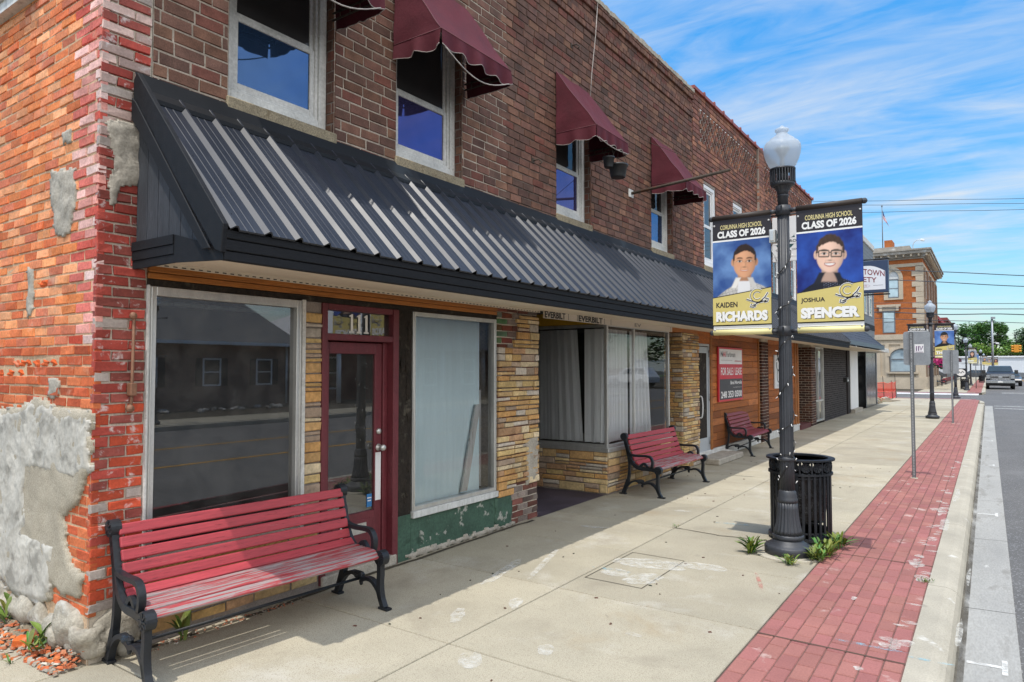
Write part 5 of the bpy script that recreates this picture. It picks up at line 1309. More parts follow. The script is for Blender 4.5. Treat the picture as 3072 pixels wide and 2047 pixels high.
def portrait(b, F, st, u0, u1, v0, v1, d, res=(96, 104)):
    # the printed photograph: a fine grid of ink colours
    W, H = u1-u0, v1-v0; fx, fy, fw, fh = st['face']; sk = Vector(st['skin']); hair = Vector(st['hair']); sh = Vector(st['shirt'])
    B0, B1 = Vector(st['bg'][0]), Vector(st['bg'][1]); tilt = st.get('tilt', 0.); ct, sn_ = math.cos(tilt), math.sin(tilt)
    S = lambda e, w: max(0., min(1., .5-e/w))          # soft inside test, e < 0 inside
    def mx(a, c, k): return a+(c-a)*k
    blk = Vector((.012, .010, .010))
    def ink(x, y):
        n1 = MN.fractal(Vector((x*2.6, y*2.6, st['seed'])), 1., 2., 4)
        r = math.hypot(x-.5, (y-.55)*1.1)
        c = mx(B0, B1, max(0, min(1, .55+n1*.75-.5*max(0, r-.25)*1.4)))
        dx, dy = (x-fx)/fw, (y-fy)/fh; X = dx*ct+dy*sn_; Y = -dx*sn_+dy*ct
        if st.get('long'):
            e = math.hypot(X/1.5, (Y+.25)/1.75)-1; c = mx(c, hair*(.8+.5*MN.noise(Vector((X*5, Y, 3)))), S(e, .12))
        # shoulders and shirt
        xs = (x-fx-.02)/.46; top = fy-fh*1.22-.03-.20*abs(xs)**1.7
        if abs(xs) < 1.35:
            k = S((y-top)/.02, 1.)
            f = .86+.22*MN.noise(Vector((x*9, y*6, 4)))-.25*abs(xs)**2
            s_ = sh*f
            if st.get('plaid'):
                q = (x*.94+y*.25)*17 % 1; p = (y-.2*x)*15 % 1
                if q < .16 or p < .14: s_ = s_*.62
                if .45 < q < .52: s_ = s_*.8
            if st.get('dots') and x > fx-.12:
                if math.hypot(((x*30) % 1)-.5, (((y*30+(int(x*30) % 2)*.5)) % 1)-.5) < .22: s_ = s_+Vector((.16, .17, .24))
            c = mx(c, s_, k)
        # neck and collar
        e = max(abs(X-.02)-.58, Y+.6, -1.62-Y); c = mx(c, sk*(.62-.18*max(0, X)), S(e, .12))
        if st.get('tee'):
            e = max(abs(X)-.55, Y+1.30); c = mx(c, Vector((.72, .72, .73)), S(e, .08))
        for sg in (-1, 1):
            ex = (X-sg*.72)*.75+sg*(Y+1.42)*.42; e = max(abs(ex)-.17, abs(Y+1.42)-.36); c = mx(c, sh*(1.1 if sg < 0 else .82), S(e, .10))
        # ears
        for sg in (-1, 1):
            e = math.hypot((X-sg*1.02)/.17, (Y-.0)/.26)-1; c = mx(c, sk*(.86 if sg < 0 else .68)*Vector((1, .93, .9)).x, S(e, .35))
        # hair mass
        e = math.hypot(X/1.03, (Y-.26)/1.0)-1+.05*MN.noise(Vector((X*5, Y*5, st['seed']+3)))
        hf = .75+.7*max(0, .35+.5*MN.noise(Vector((X*7, Y*3, st['seed'])))+.25*Y-.2*X)
        c = mx(c, hair*hf, S(e, .10))
        # face
        t = max(-1., min(1., Y)); jw = (1-max(0, (-t-.15)/.92)**2.1*.62) if t < 0 else 1-.10*t
        e1 = abs(X)/(.96*jw)-1; e2 = math.hypot(X/1.02, (Y+.05)/1.0)-1
        hl = .74-.30*X*X+.045*math.sin(X*4+1)+.05*MN.noise(Vector((X*7, 1, st['seed'])))
        e3 = (Y-hl)*1.2; side = (abs(X)-.86-.1*max(0, .3-Y))*1.3 if Y > .12 else -1
        k = S(max(e1, e2, e3, side), .10)
        if k > 0:
            nz = math.sqrt(max(.05, 1-min(1, (X/(1.02*jw))**2)*.9)); L = .52+.54*nz-.17*X-.05*max(0, -Y-.5)+.05*math.exp(-((X+.25)**2+(Y-.45)**2)*7)
            f = sk*L
            for sg in (-1, 1):
                bl = math.exp(-((X-sg*.50)**2/.05+(Y+.20)**2/.03)); f = mx(f, Vector((sk.x*1.05, sk.y*.82, sk.z*.78)), .40*bl)
                es = math.exp(-((X-sg*.42)**2/.05+(Y-.10)**2/.018)); f = f*(1-.30*es)
                ee = math.hypot((X-sg*.42)/.180, (Y-.07)/.062)-1; f = mx(f, Vector((.62, .60, .57)), S(ee, .5)*.9)
                ii = math.hypot((X-sg*.42)/.092, (Y-.072)/.078)-1; f = mx(f, Vector((.025, .018, .013)), S(ii, .5))
                ld = abs(Y-.135+.9*(X-sg*.42)**2)-.022; f = mx(f, blk, S(max(ld/.05, abs(X-sg*.42)-.21), .5)*.75)
                bw = abs(Y-.30+.55*(X-sg*.40)**2-.04*sg*(X-sg*.4))-.05; f = mx(f, hair*.6, S(max(bw/.06, (abs(X-sg*.42)-.24)*4), .7)*.8)
            ns = math.exp(-((X-.10)**2/.008+(Y+.08)**2/.05)); f = f*(1-.25*ns)
            ng = math.exp(-((X+.02)**2/.006+(Y+.17)**2/.03)); f = mx(f, Vector((min(1, sk.x*1.25), min(1, sk.y*1.25), min(1, sk.z*1.25))), .45*ng)
            nu = math.exp(-(X**2/.03+(Y+.335)**2/.0022)); f = f*(1-.6*nu)
            for sg in (-1, 1): f = f*(1-.16*math.exp(-((X-sg*(.30+.1*(-.35-Y)))**2/.003+(Y+.42)**2/.02)))
            my = -.575+.34*X*X; wd = .42
            if abs(X) < wd+.06:
                op = (.085 if st.get('smile') == 2 else .035)*(1-(X/wd)**2)
                if st.get('smile') == 2:
                    lip = S((abs(Y-my+.02)-op-.05)/.05, 1.)*(1 if abs(X) < wd else 0); f = mx(f, Vector((.42, .12, .11)), lip*.8)
                    f = mx(f, Vector((.80, .78, .74)), S((abs(Y-my+.0)-op*.8)/.03, 1.)*(abs(X) < wd*.92))
                    f = mx(f, blk, .5*S((abs(Y-my-op*.9)-.008)/.02, 1.)*(abs(X) < wd))
                else:
                    lip = S((abs(Y-my+.015)-op-.035)/.05, 1.)*(abs(X) < wd*.9); f = mx(f, Vector((sk.x*.82, sk.y*.52, sk.z*.5)), lip*.8)
                    f = mx(f, Vector((.68, .64, .60)), .8*S((abs(Y-my)-op*.75)/.03, 1.)*(abs(X) < wd*.8))
            c = mx(c, f, k)
        if st.get('glasses'):
            for sg in (-1, 1):
                qx, qy = abs(X-sg*.45)-.37, abs(Y-.07)-.185; q = max(qx, qy, (qx+qy)*.7+.03); c = mx(c, Vector((.03, .032, .028)), S(abs(q)-.036, .05))
            c = mx(c, Vector((.03, .032, .028)), S(max(abs(X)-.10, abs(Y-.14)-.03), .05)); c = mx(c, Vector((.03, .032, .028)), S(max(abs(abs(X)-.93)-.12, abs(Y-.14)-.028), .05))
        if st.get('cap'):
            e = max(math.hypot(X/1.12, (Y-.25)/1.12)-1, (.48+.1*X-Y)*1.2); c = mx(c, Vector((.018, .018, .02))*(1+.5*MN.noise(Vector((X*3, Y*3, 1)))), S(e, .08))
        return c
    nu, nv = res; V = []; C = []
    for j in range(nv+1):
        for i in range(nu+1):
            x, y = i/nu, j/nv; V.append(F(u0+W*x, v0+H*y, d)); C.append(tuple(ink(x, y)))
    b0 = len(b.v); b.v += [tuple(v) for v in V]
    for j in range(nv):
        for i in range(nu):
            q = (j*(nu+1)+i, j*(nu+1)+i+1, (j+1)*(nu+1)+i+1, (j+1)*(nu+1)+i)
            b.f.append(tuple(b0+k for k in q)); b.s.append(False); b.m.append(0); b.c.append([C[k] for k in q])
def make_banner(label, x0, x1, zt, zb, y, first, last, st, group, full=True):
    t = thing('banner', label, 'banner', ((x0+x1)/2, y, zb), group)
    W, H = x1-x0, zt-zb; F = Frame((x0, y, zb), (1, 0, 0), (0, -1, 0)); D = .012
    b = MB(); v = lambda f: H*(1-f); n = 12
    fbox(b, F, 0, W, v(.955), v(.045), -.002, D-.001, BLK)
    for (c, r, col) in ((v(.028), .028, lin('3a332f')), (v(.965), .030, GOLDL)):   # sewn rod pockets
        b.tube([F(.0, c, 0), F(W, c, 0)], r, 14, col)
    frect(b, F, 0, W, v(.93), v(.045), D-.0005, BLK)
    frect(b, F, 0, W, v(.94), v(.915), D+.0010, WHT); frect(b, F, 0, W, v(.226), v(.213), D+.001, WHT)
    dl, drr = v(.686), v(.624)
    portrait(b, F, st, 0, W, dl-.02, v(.226), D+.0012, (96, 104) if full else (40, 44))
    d = D+.0125
    fpoly(b, F, [(0, v(.905)), (W, v(.905)), (W, drr), (0, dl)], d, GOLD)
    fpoly(b, F, [(0, dl), (W, drr), (W, drr+.008), (0, dl+.008)], d+.0004, BLK)
    put_text(b, F, 'CORUNNA HIGH SCHOOL', W*.14, W*.86, v(.128), v(.090), D+.001, lin('dccf94'), .014)
    put_text(b, F, 'CLASS OF 2026', W*.085, W*.915, v(.197), v(.138), D+.001, WHT, .05)
    if first: put_text(b, F, first, W*.06, W*(.06+.062*len(first)), v(.765), v(.722), d+.001, BLK, .028)
    if last:
        a, c = (W*.055, W*.94) if len(last) > 4 else (W*.055, W*(.055+.15*len(last)))
        put_text(b, F, last, a+.006, c+.006, v(.880)-.006, v(.797)-.006, d+.0008, lin('57503a'), .075); put_text(b, F, last, a, c, v(.880), v(.797), d+.0018, WHT, .065)
    if full:
        emblem(b, F, W*.775, v(.695), W*.30, d)
        for u, f in ((.03, .09), (.97, .09), (.03, .945), (.97, .945)):
            b.lathe([(.010, 0), (.010, .003), (0, .004)], F(u*W, v(f), d if f > .5 else D), 10, (.5, .5, .5), axis=Matrix.Rotation(PI/2, 3, 'X'))
    else: emblem(b, F, W*.775, v(.695), W*.30, d)
    b.build('printed_cloth', M['print'], t); return t
BL1, BL2 = lin('2f4f8c'), lin('6f95c8'); DB1, DB2 = lin('101f6c'), lin('2a55b0')
boy = dict(seed=1., bg=(BL1, BL2), face=(.555, .62, .195, .245), skin=lin('d29c78'), hair=lin('2a1c16'), shirt=lin('d8d5d0'), smile=1, plaid=True, tee=True, tilt=-.04)
man = dict(seed=2., bg=(DB1, DB2), face=(.515, .62, .21, .262), skin=lin('e2bda8'), hair=lin('3d2d22'), shirt=lin('1b1d28'), smile=2, glasses=True, dots=True, tilt=-.06)
def simple(seed, bg, skin, hair, shirt, **k):
    d = dict(seed=seed, bg=bg, face=(.5, .63, .18, .23), skin=skin, hair=hair, shirt=shirt, smile=1); d.update(k); return d
GRP = 'class banners hung on the street lamps'
make_banner('large banner with portrait of a young person in a pale checked shirt', -2.318, -1.738, 3.375, 2.115, 6.98, 'KAIDEN', 'RICHARDS', boy, GRP)
make_banner('large banner with portrait of a smiling person in glasses and dark dotted shirt', -1.498, -.922, 3.375, 2.115, 6.98, 'JOSHUA', 'SPENCER', man, GRP)
GR1, GR2 = lin('6a6f7c'), lin('9aa0ac')
far_b = [(0, -1, '', 'OD', simple(3., (lin('2d5fae'), lin('5a8fd8')), lin('c08a68'), lin('20242a'), lin('15171c')), 'left banner of the second lamp, half hidden behind a sign plate'),
         (0, 1, 'KAREN', 'THOMP', simple(4., (lin('3d5f9e'), lin('6c93cc')), lin('c99672'), lin('2a211c'), lin('17181b'), cap=True, smile=2), 'right banner of the second lamp, portrait in a black cap and black shirt'),
         (2, 1, '', 'READ', simple(5., (GR1, GR2), lin('d0a288'), lin('1d1716'), lin('1c1c20'), long=True), 'banner across the side street, portrait with long dark hair'),
         (3, 1, '', '', simple(6., (lin('3b5c96'), lin('7da0d0')), lin('c99672'), lin('3a2c22'), lin('c06a2a')), 'banner in front of the red shops, portrait in an orange shirt'),
         (4, 1, '', '', simple(7., (GR1, GR2), lin('c99672'), lin('1d1716'), lin('2a2a30')), 'tiny banner on the distant slim lamp, right arm'),
         (6, -1, '', '', simple(8., (GR1, GR2), lin('d0a288'), lin('3a2c22'), lin('b0b0b8')), 'tiny banner on the lamp by the utility pole, left arm'),
         (6, 1, '', '', simple(9., (lin('3a2c2c'), lin('6a4a4a')), lin('c99672'), lin('1d1716'), lin('8a2a2a')), 'tiny dark banner on the lamp by the utility pole, right arm'),
         (5, 1, '', '', simple(10., (GR1, GR2), lin('c99672'), lin('1d1716'), lin('303038')), 'tiny banner on the farthest lamp')]
for (i, sg, fi, la, st, lab) in far_b:
    x, y, z, s, _ = LPOS[i]; a, c = sorted((x+sg*.12*s, x+sg*.70*s))
    make_banner(lab, a, c, 3.375*s, 2.115*s, y, fi, la, st, GRP, False)

# string lights wound round the near lamp
t = thing('string_lights', 'black string of small white bulbs wound round the big-banner lamp post', 'string lights', (-1.62, 6.98, .6))
LX, LY = -1.62, 6.98
P = []; bul = []; N = 420
for i in range(N):
    s = i/(N-1)
    if s < .30: z = .68+.42*(.5-.5*math.cos(s/.30*PI*3.0))*(.5+.5*s/.3)+.05*s; th = s*46
    else: z = 1.02+(s-.3)/.7*1.98+.03*math.sin(s*60); th = s*46
    r = .075-.010*min(1, (z-.6)/2.4)+.003*math.sin(i*.7)
    P.append((LX+r*math.cos(th), LY+r*math.sin(th), z))
    if i % 9 == 3: bul.append((P[-1], th))
b = MB(); b.tube(P, .0045, 5); b.build('cord', M['cord'], t)
b = MB(); b.tube([(0, 0, 0), (0, 0, .028)], [.0042, .0036], 6); bl0 = None
for k, (p, th) in enumerate(bul[:95]):
    if bl0 is None: bl0 = b.build('bulb', M['white_sm']); o = bl0
    else: o = bl0.copy(); COL.objects.link(o)
    o.parent = t; o.location = Vector(p)-t.location
    v = Vector((math.cos(th)*R.uniform(.2, .9), math.sin(th)*R.uniform(.2, .9), R.uniform(-1, 1))); o.rotation_euler = v.to_track_quat('Z', 'Y').to_euler()

# ------------------------------------------------------------------ litter bins
def make_bin(label):
    root = thing('litter_bin', label, 'litter bin', (0, 0, 0), 'black iron litter bins')
    b = MB(); n = 32
    for k in range(n):
        th = 2*PI*(k+.5)/n; b.obox((.295*math.cos(th), .295*math.sin(th), .38), (.010, .026, .68), Matrix.Rotation(th, 3, 'Z'))
    for k in range(16):
        th = 2*PI*(k+.5)/16; b.obox((.297*math.cos(th), .297*math.sin(th), .77), (.010, .018, .13), Matrix.Rotation(th, 3, 'Z'))
    b.build('bar_cage', M['iron'], root)
    b = MB(); rg = lambda r0, r1, z0, z1: b.lathe([(r0, z0), (r1, z0), (r1, z1), (r0, z1), (r0, z0)], n=40, smooth=False)
    
    for q in ((.272, .338, .838, .856), (.285, .318, .69, .712), (.278, .292, .655, .67), (.27, .325, .03, .055), (.28, .29, .10, .115)): rg(*q); b.build('hoop', M['iron'], root); b = MB()
    b.lathe([(.27, .028), (.27, .034), (0, .034)], n=30); b.build('floor_plate', M['iron'], root)
    md = None
    for k in range(16):
        th = 2*PI*k/16
        if md is None:
            b = MB(); b.lathe([(.050, -.005), (.050, .005), (.044, .007), (.043, .003), (0, .003)], n=18, axis=Matrix.Rotation(PI/2, 3, 'Y'))
            for q in range(8): b.obox((.006, .026*math.cos(q*PI/4), .026*math.sin(q*PI/4)), (.006, .030, .008), Matrix.Rotation(q*PI/4, 3, 'X'))
            md = o = b.build('medallion', M['iron'])
        else: o = md.copy(); COL.objects.link(o)
        o.parent = root; o.location = (.300*math.cos(th), .300*math.sin(th), .775); o.rotation_euler = (0, 0, th)
    b = MB(); V = []; m = 14; nn = 48
    for j in range(m+1):
        z = .70-.48*j/m
        for k in range(nn):
            th = 2*PI*k/nn; r = .272-.035*j/m+.018*MN.noise(Vector((math.cos(th)*3, math.sin(th)*3, z*4))); V.append((r*math.cos(th), r*math.sin(th), z-.03*MN.noise(Vector((th, 1, 2)))*(j == m)))
    b.add(V, [(j*nn+k, (j+1)*nn+k, (j+1)*nn+(k+1) % nn, j*nn+(k+1) % nn) for j in range(m) for k in range(nn)], smooth=True); b.lathe([(.235, .20), (0, .22)], n=20)
    b.build('bin_bag', M['bag'], root); return root
bin1 = make_bin('round black iron litter bin with a bin bag right behind the string-lit lamp'); bin1.location = (-1.66, 7.72, 0)
bin2 = dup(bin1, None, 'black litter bin across the side street under the white round emblem'); bin2.location = (-1.62, 67.5, 0)
bin3 = dup(bin1, None, 'distant black litter bin left of the parked pickup'); bin3.location = (-.65, 98, 0)

# ------------------------------------------------------------------ sign posts
def sign_post(label, x, y, h, plate, sticker=False):
    root = thing('sign_post', label, 'sign post', (x, y, 0)); b = MB()
    w = .026
    b.add([], []); 
    for (x0, y0, x1, y1) in ((-w, -w, w, -w+.003), (-w, w-.003, w, w), (-w, -w, -w+.003, w), (w-.003, -w, w, w)): b.box(x+x0, y+y0, 0, x+x1, y+y1, h)
    b.build('post', M['post'], root)
    b = MB(); z = .06
    while z < h-.03: b.lathe([(.0075, 0), (.0075, .0012)], (x, y-w-.0001, z), 8, (.45, .46, .46), axis=Matrix.Rotation(PI/2, 3, 'X')); z += .0254*1.0
    b.build('punched_hole', M['enamel'], root)
    b = MB(); cx, z0, z1, pw = plate; G = Frame((cx, y+w+.012, 0), (1, 0, 0), (0, -1, 0)); r = .04
    o = [];
    for (a, c, t0) in ((pw-r, z1-r, 0), (-pw+r, z1-r, 90), (-pw+r, z0+r, 180), (pw-r, z0+r, 270)): o += arc(a, c, r, rad(t0), rad(t0+90), 5)
    b.extrude([G(u, v, 0) for u, v in o], (0, -.004, 0)); pl = b.build('sign_plate', M['galv'], root)
    b = MB()
    for z in (z0+.1, z1-.1): b.lathe([(.012, 0), (.012, .012)], (x, y-w, z), 8, axis=Matrix.Rotation(PI/2, 3, 'X'))
    b.build('bolt', M['galv'], root)
    if sticker:
        b = MB(); G = Frame((0, y+w+.007, 0), (1, 0, 0), (0, -1, 0)); frect(b, G, -.985, -.855, 2.04, 2.18, .002, (.75, .75, .76)); PU = (.12, .05, .16)
        for u in (-.965, -.935): frect(b, G, u, u+.014, 2.07, 2.15, .003, PU)
        b.ribbon([G(u, v, .003) for u, v in ((-.91, 2.15), (-.895, 2.08), (-.868, 2.15))], .001, .013, axis=(0, 1, 0), col=PU); frect(b, G, -.975, -.865, 2.048, 2.056, .003, PU)
        b.build('sticker', M['enamel'], pl)
    b = MB(); b.lathe([(.06, -.01), (.055, .008), (.02, .012)], (x, y, 0), 10); b.build('footing', M['kerb'], root); return root
sign_post('perforated steel sign post seen from behind with a grey plate and small sticker', -1.028, 12.92, 2.38, (-.955, 1.84, 2.39, .19), True)
sign_post('second steel sign post with a plain grey plate farther down the red pavers', -.974, 26.3, 2.36, (-1.0, 1.60, 2.37, .22))

# ------------------------------------------------------------------ weeds, rubble
def weed(label, x, y, z, h, n, spread, sd, tilt=.8, wide=.2):
    RR = random.Random(sd); b = MB()
    for k in range(n):
        a = RR.uniform(0, 2*PI); L = h*RR.uniform(.55, 1.15); el_ = RR.uniform(.25, 1.35)*tilt+.15; w0 = L*wide*RR.uniform(.6, 1.2)
        t = RR.uniform(.6, 1.3); col = (.085*t*RR.uniform(.6, 1.9), .165*t, .025*t)
        bx, by, bz = x+spread*RR.uniform(-1, 1), y+spread*RR.uniform(-1, 1), z+h*RR.uniform(0, .35)
        pv = []; m = 6
        for i in range(m+1):
            s = i/m; r = L*s*math.cos(el_)*(1); zz_ = L*s*math.sin(el_)*(1.25-.55*s)*1.1
            ww = w0*(math.sin(PI*min(1, s*.92+.08))**.7)*(1-.15*(i % 2)) if i < m else .001
            c = Vector((bx+r*math.cos(a), by+r*math.sin(a), bz+zz_)); sd_ = Vector((-math.sin(a), math.cos(a), 0))*ww*.5
            pv += [c-sd_, c+Vector((0, 0, -.15*ww)), c+sd_]
        b.add(pv, [(i*3+q, i*3+q+1, i*3+q+4, i*3+q+3) for i in range(m) for q in (0, 1)], col)
    b.tube([(x, y, z-.005), (x, y, z+h*.4)], .004, 5, (.08, .16, .03))
    o = b.build('weed', M['leaf']); return tag(o, label, 'weed', 'weeds growing from the pavement')
weed('bushy weed in the paving crack left of the string-lit lamp base', -1.92, 6.82, 0, .18, 46, .03, 1)
weed('low weed in front of the string-lit lamp base', -1.53, 6.62, 0, .115, 34, .045, 2, .6)
weed('dense weed clump right of the string-lit lamp base', -1.34, 6.88, 0, .15, 56, .06, 3)
weed('tall leafy weed between the lamp base and the litter bin', -1.32, 7.10, 0, .17, 54, .07, 4)
weed('leafy weed at the foot of the litter bin on the paver edge', -1.27, 7.50, 0, .17, 50, .06, 5, .9)
weed('single pale weed behind the front leg of the bench by the dark shop window', -4.40, 2.50, 0, .24, 7, .02, 6, .9, .2)
weed('dandelion-like weed among orange brick rubble at the far left', -5.55, 1.93, .05, .18, 14, .03, 7)
weed('ragged weed at the corner stones left of the bench by the dark shop window', -4.93, 1.88, .02, .19, 20, .05, 8)
weed('tiny sprout on the sidewalk at the bottom left', -4.92, 1.72, 0, .06, 8, .01, 9)
weed('small weed in the joint between red pavers and kerb', -.47, 6.73, 0, .05, 22, .05, 10)
weed('small tuft of grass in a sidewalk joint in front of the recessed entry', -2.92, 7.42, 0, .05, 20, .04, 11, .6, .1)
b = MB()
for k in range(900):
    x = R.uniform(-6.6, -4.5); y = 1.98-abs(R.gauss(0, .14))-.02
    if x > -4.9: y = max(y, 1.8)
    s = R.uniform(.006, .026); z = .004+max(0, .09*(1-(1.95-y)/.18))*R.random()
    Mx = Matrix.Rotation(R.uniform(0, 6), 3, 'Z') @ Matrix.Rotation(R.uniform(-.5, .5), 3, 'X')
    t = R.uniform(.7, 1.2); c = R.choice([(.50, .15, .05), (.45, .12, .05), (.42, .17, .09), (.40, .36, .30), (.32, .27, .21)])
    b.obox((x, y, z), (s*2, s*1.3, s*.5), Mx, tuple(q*t for q in c), .7)
for k in range(160):
    x, y = R.uniform(-4.5, -4.38), R.uniform(2.2, 3.5); s = R.uniform(.005, .012); b.obox((x, y, .004), (s*2, s, s*.7), Matrix.Rotation(R.uniform(0, 6), 3, 'Z'), R.choice([(.42, .16, .09), (.4, .36, .3), (.2, .16, .12)]), .7)
o = b.build('brick_rubble', M['brick_side']); o['kind'] = 'stuff'; tag(o, 'orange brick chips and plaster crumbs fallen along the foot of the side wall', 'rubble')
b = MB(); b.blob((-5.6, 2.0, -.02), .3, n=24, sq=(3.4, .5, .4), rough=.5, freq=4); o = b.build('ground_bank', M['soil']); struct(o)
for (x, y, a, lab) in ((-5.12, 1.86, .5, 'broken half brick lying on the rubble by the corner'), (-5.7, 1.88, 1.2, 'broken orange brick on the rubble at the far left')):
    b = MB(); b.obox((x, y, .045), (.11, .08, .055), Matrix.Rotation(a, 3, 'Z') @ Matrix.Rotation(.15, 3, 'X'), lin('c2602f'), .9); tag(b.build('loose_brick', M['brick_side'], None, .008), lab, 'brick')
# ------------------------------------------------------------------ corner bank building across the side street
BK = thing('corner_building', 'three-storey orange brick corner building with stone quoins and arched windows', 'building', (-10, 66, 0))
M['bank_brick'] = pmat('orange_brick', (.37, .115, .035), .85, var=.3, vs=1.5, fv=.3, fs=9, bump=.3, bs=12, stretch=(1, 1, 3), spec=.25)
M['limestone'] = pmat('limestone', (.46, .385, .29), .85, var=.18, vs=.8, fv=.12, fs=14, bump=.25, bs=12, spec=.25, stains=(((.25, .2, .15), .9, .6, .15, .5),))
M['bank_win'] = film_mat('pale_bank_glass', (.46, .56, .60), .25)
BXR = -4.33; BY0 = 66.0; G = facing_south(BY0); E_ = Frame((BXR, 0, 0), (0, 1, 0), (1, 0, 0))
archw = [(-6.85, -4.99, 1.42, 3.33)]
b = MB(); b.box(-18, BY0, 4.6, BXR, 84, 10.9); b.build('brick_wall', M['bank_brick'], BK)
b = MB()
b.box(-18, BY0, 0, BXR, 84, 4.55)
for args in ((-18, -.12, .0, .95, .22), (-18, -.12, .95, 1.02, .16), (-18, -.12, 4.15, 4.60, .12), (-18, -.12, 3.75, 3.85, .08)):
    x0, e, z0, z1, d = args; b.box(x0, BY0-d, z0, BXR+d, 84+d, z1)
for x0, x1 in ((-8.35, -7.55), (-7.2, -6.9), (-4.95, BXR+.1)): b.box(x0, BY0-.14, 1.0, x1, BY0, 3.8)
for z in [1.5+.5*i for i in range(5)]: b.box(-8.34, BY0-.145, z, -7.56, BY0-.139, z+.02)
# arch surround
cx = -5.92; pts = [(cx+1.0*math.cos(a), 2.75+1.0*.75*math.sin(a)) for a in [PI*i/16 for i in range(17)]]
b.ribbon([G(u, v, .08) for u, v in pts], .2, .22, axis=(0, 1, 0)); b.box(cx-.12, BY0-.3, 3.42, cx+.12, BY0, 3.75)
# quoins
k = 0; z = 4.62
while z < 10.3:
    w_ = .78 if k % 2 else .5; b.box(BXR-w_, BY0-.05, z, BXR+.05, BY0+w_, z+.42); z += .44; k += 1
b.box(-18, BY0-.05, 10.28, BXR+.05, 84, 10.55)
# upper window surrounds
b.box(-7.6, BY0-.10, 6.62, -6.1, BY0, 6.78); b.box(-7.75, BY0-.2, 6.95, -5.95, BY0, 7.15); b.box(-7.6, BY0-.12, 6.78, -6.1, BY0, 6.95)
for x in (-7.55, -6.3): b.box(x, BY0-.2, 6.6, x+.2, BY0, 6.95)
ring(b, G, -7.2, -5.75, 7.55, 9.3, .32, 0, .08, wt=0, wb=.14)
pts = [(-6.475+.58*math.cos(a), 9.3+.85*math.sin(a)) for a in [PI*i/16 for i in range(17)]]; b.ribbon([G(u, v, .05) for u, v in pts], .1, .3, axis=(0, 1, 0)); b.box(-6.6, BY0-.14, 10.0, -6.35, BY0, 10.35)
b.build('stone_base', M['limestone'], BK)
b = MB()
for z0, z1, d in ((10.9, 11.05, .12), (11.05, 11.2, .3), (11.3, 11.55, .62), (11.55, 11.68, .7)): b.box(-18, BY0-d, z0, BXR+d, 84+d, z1)
b.box(-18, BY0-.4, 11.2, BXR+.4, 84.3, 11.3); b.box(-18, BY0-.1, 11.68, -5.2, 83, 12.05); 
b.build('cornice', pmat('weathered_cornice', (.30, .27, .23), .85, var=.3, vs=2, stains=(((.6, .6, .58), 1.5, .55, .1, .7),)), BK)
b = MB(); x = -17.8
while x < BXR+.4: b.box(x, BY0-.55, 11.08, x+.13, BY0-.05, 11.29); x += .55
y = BY0
while y < 84: b.box(BXR+.05, y, 11.08, BXR+.55, y+.13, 11.29); y += .6
b.build('bracket', M['limestone'], BK)
def simple_win(F, u0, u1, v0, v1, root, mat, pane, fw=.1, d=.03, mid=True):
    b = MB(); ring(b, F, u0, u1, v0, v1, fw, -.02, d)
    if mid: fbox(b, F, u0+fw, u1-fw, (v0+v1)/2-fw*.35, (v0+v1)/2+fw*.35, -.02, d*.8)
    w = b.build('window', mat, root); b = MB(); frect(b, F, u0+fw, u1-fw, v0+fw, v1-fw, .012); b.build('pane', pane, w); return w
simple_win(Frame((0, BY0-.03, 0), (1, 0, 0), (0, -1, 0)), -7.33, -6.38, 4.72, 6.62, BK, M['post'], M['bank_win'], .09)
simple_win(Frame((0, BY0-.03, 0), (1, 0, 0), (0, -1, 0)), -6.9, -6.05, 7.7, 9.3, BK, M['post'], M['bank_win'], .09)
b = MB(); fpoly(b, G, [(-6.475+.5*math.cos(PI*i/12), 9.3+.7*math.sin(PI*i/12)) for i in range(13)], .012); b.build('fanlight', M['board'], BK)
# big arched ground floor window
b = MB(); G2 = Frame((0, BY0-.05, 0), (1, 0, 0), (0, -1, 0)); AR = [(cx+.88*math.cos(PI*i/16), 2.75+.62*math.sin(PI*i/16)) for i in range(17)]
b.ribbon([G2(u, v, .05) for u, v in [(cx+.88, 1.45)]+AR+[(cx-.88, 1.45), (cx+.88, 1.45)]], .1, .11, axis=(0, 1, 0)); fbox(b, G2, cx-.88, cx+.88, 2.45, 2.54, 0, .08)
w = b.build('window', M['post'], BK); b = MB(); fpoly(b, G2, [(cx+.88, 1.45)]+AR+[(cx-.88, 1.45)], .02); b.build('pane', M['bank_win'], w)
b = MB(); b.box(-7.1, BY0-.3, 1.28, -4.75, BY0, 1.42); b.build('sill', M['limestone'], BK)
# street side: pilasters and tall windows
b = MB()
for y in (66.6, 70.4, 74.2, 78, 82):
    b.box(BXR, y, 0, BXR+.16, y+.8, 10.2)
b.build('pilaster', pmat('brown_stone_pilaster', (.24, .175, .13), .85, var=.2), BK)
for y in (67.9, 71.7, 75.5, 79.3):
    for z0, z1 in ((1.2, 3.6), (4.9, 6.8), (7.8, 9.9)): simple_win(E_, y, y+1.9, z0, z1, BK, M['board'], M['pane_dark'], .12)
b = MB(); b.box(-7.3, 68, 12.0, -6.7, 70, 13.0); b.build('chimney', M['bank_brick'], BK)
t = thing('flagpole', 'flagpole with a limp striped flag on the roof of the corner building', 'flagpole', (-7.27, 66.6, 11.6))
b = MB(); b.tube([(-7.27, 66.6, 11.6), (-7.27, 66.6, 15.75)], [.045, .03], 8); b.blob((-7.27, 66.6, 15.8), .07, n=8, rough=0); b.build('pole', M['post'], t)
b = MB(); n = 10; m = 13
def fl(i, j):
    s, q = i/n, j/m
    return (-7.24+.55*s*(.55+.45*q)*(1-.1*q)+.03*q, 66.6+.07*math.sin(s*9+q*3), 15.45-.78*q*1.0-1.05*s**1.1*(.75+.25*(1-q)))
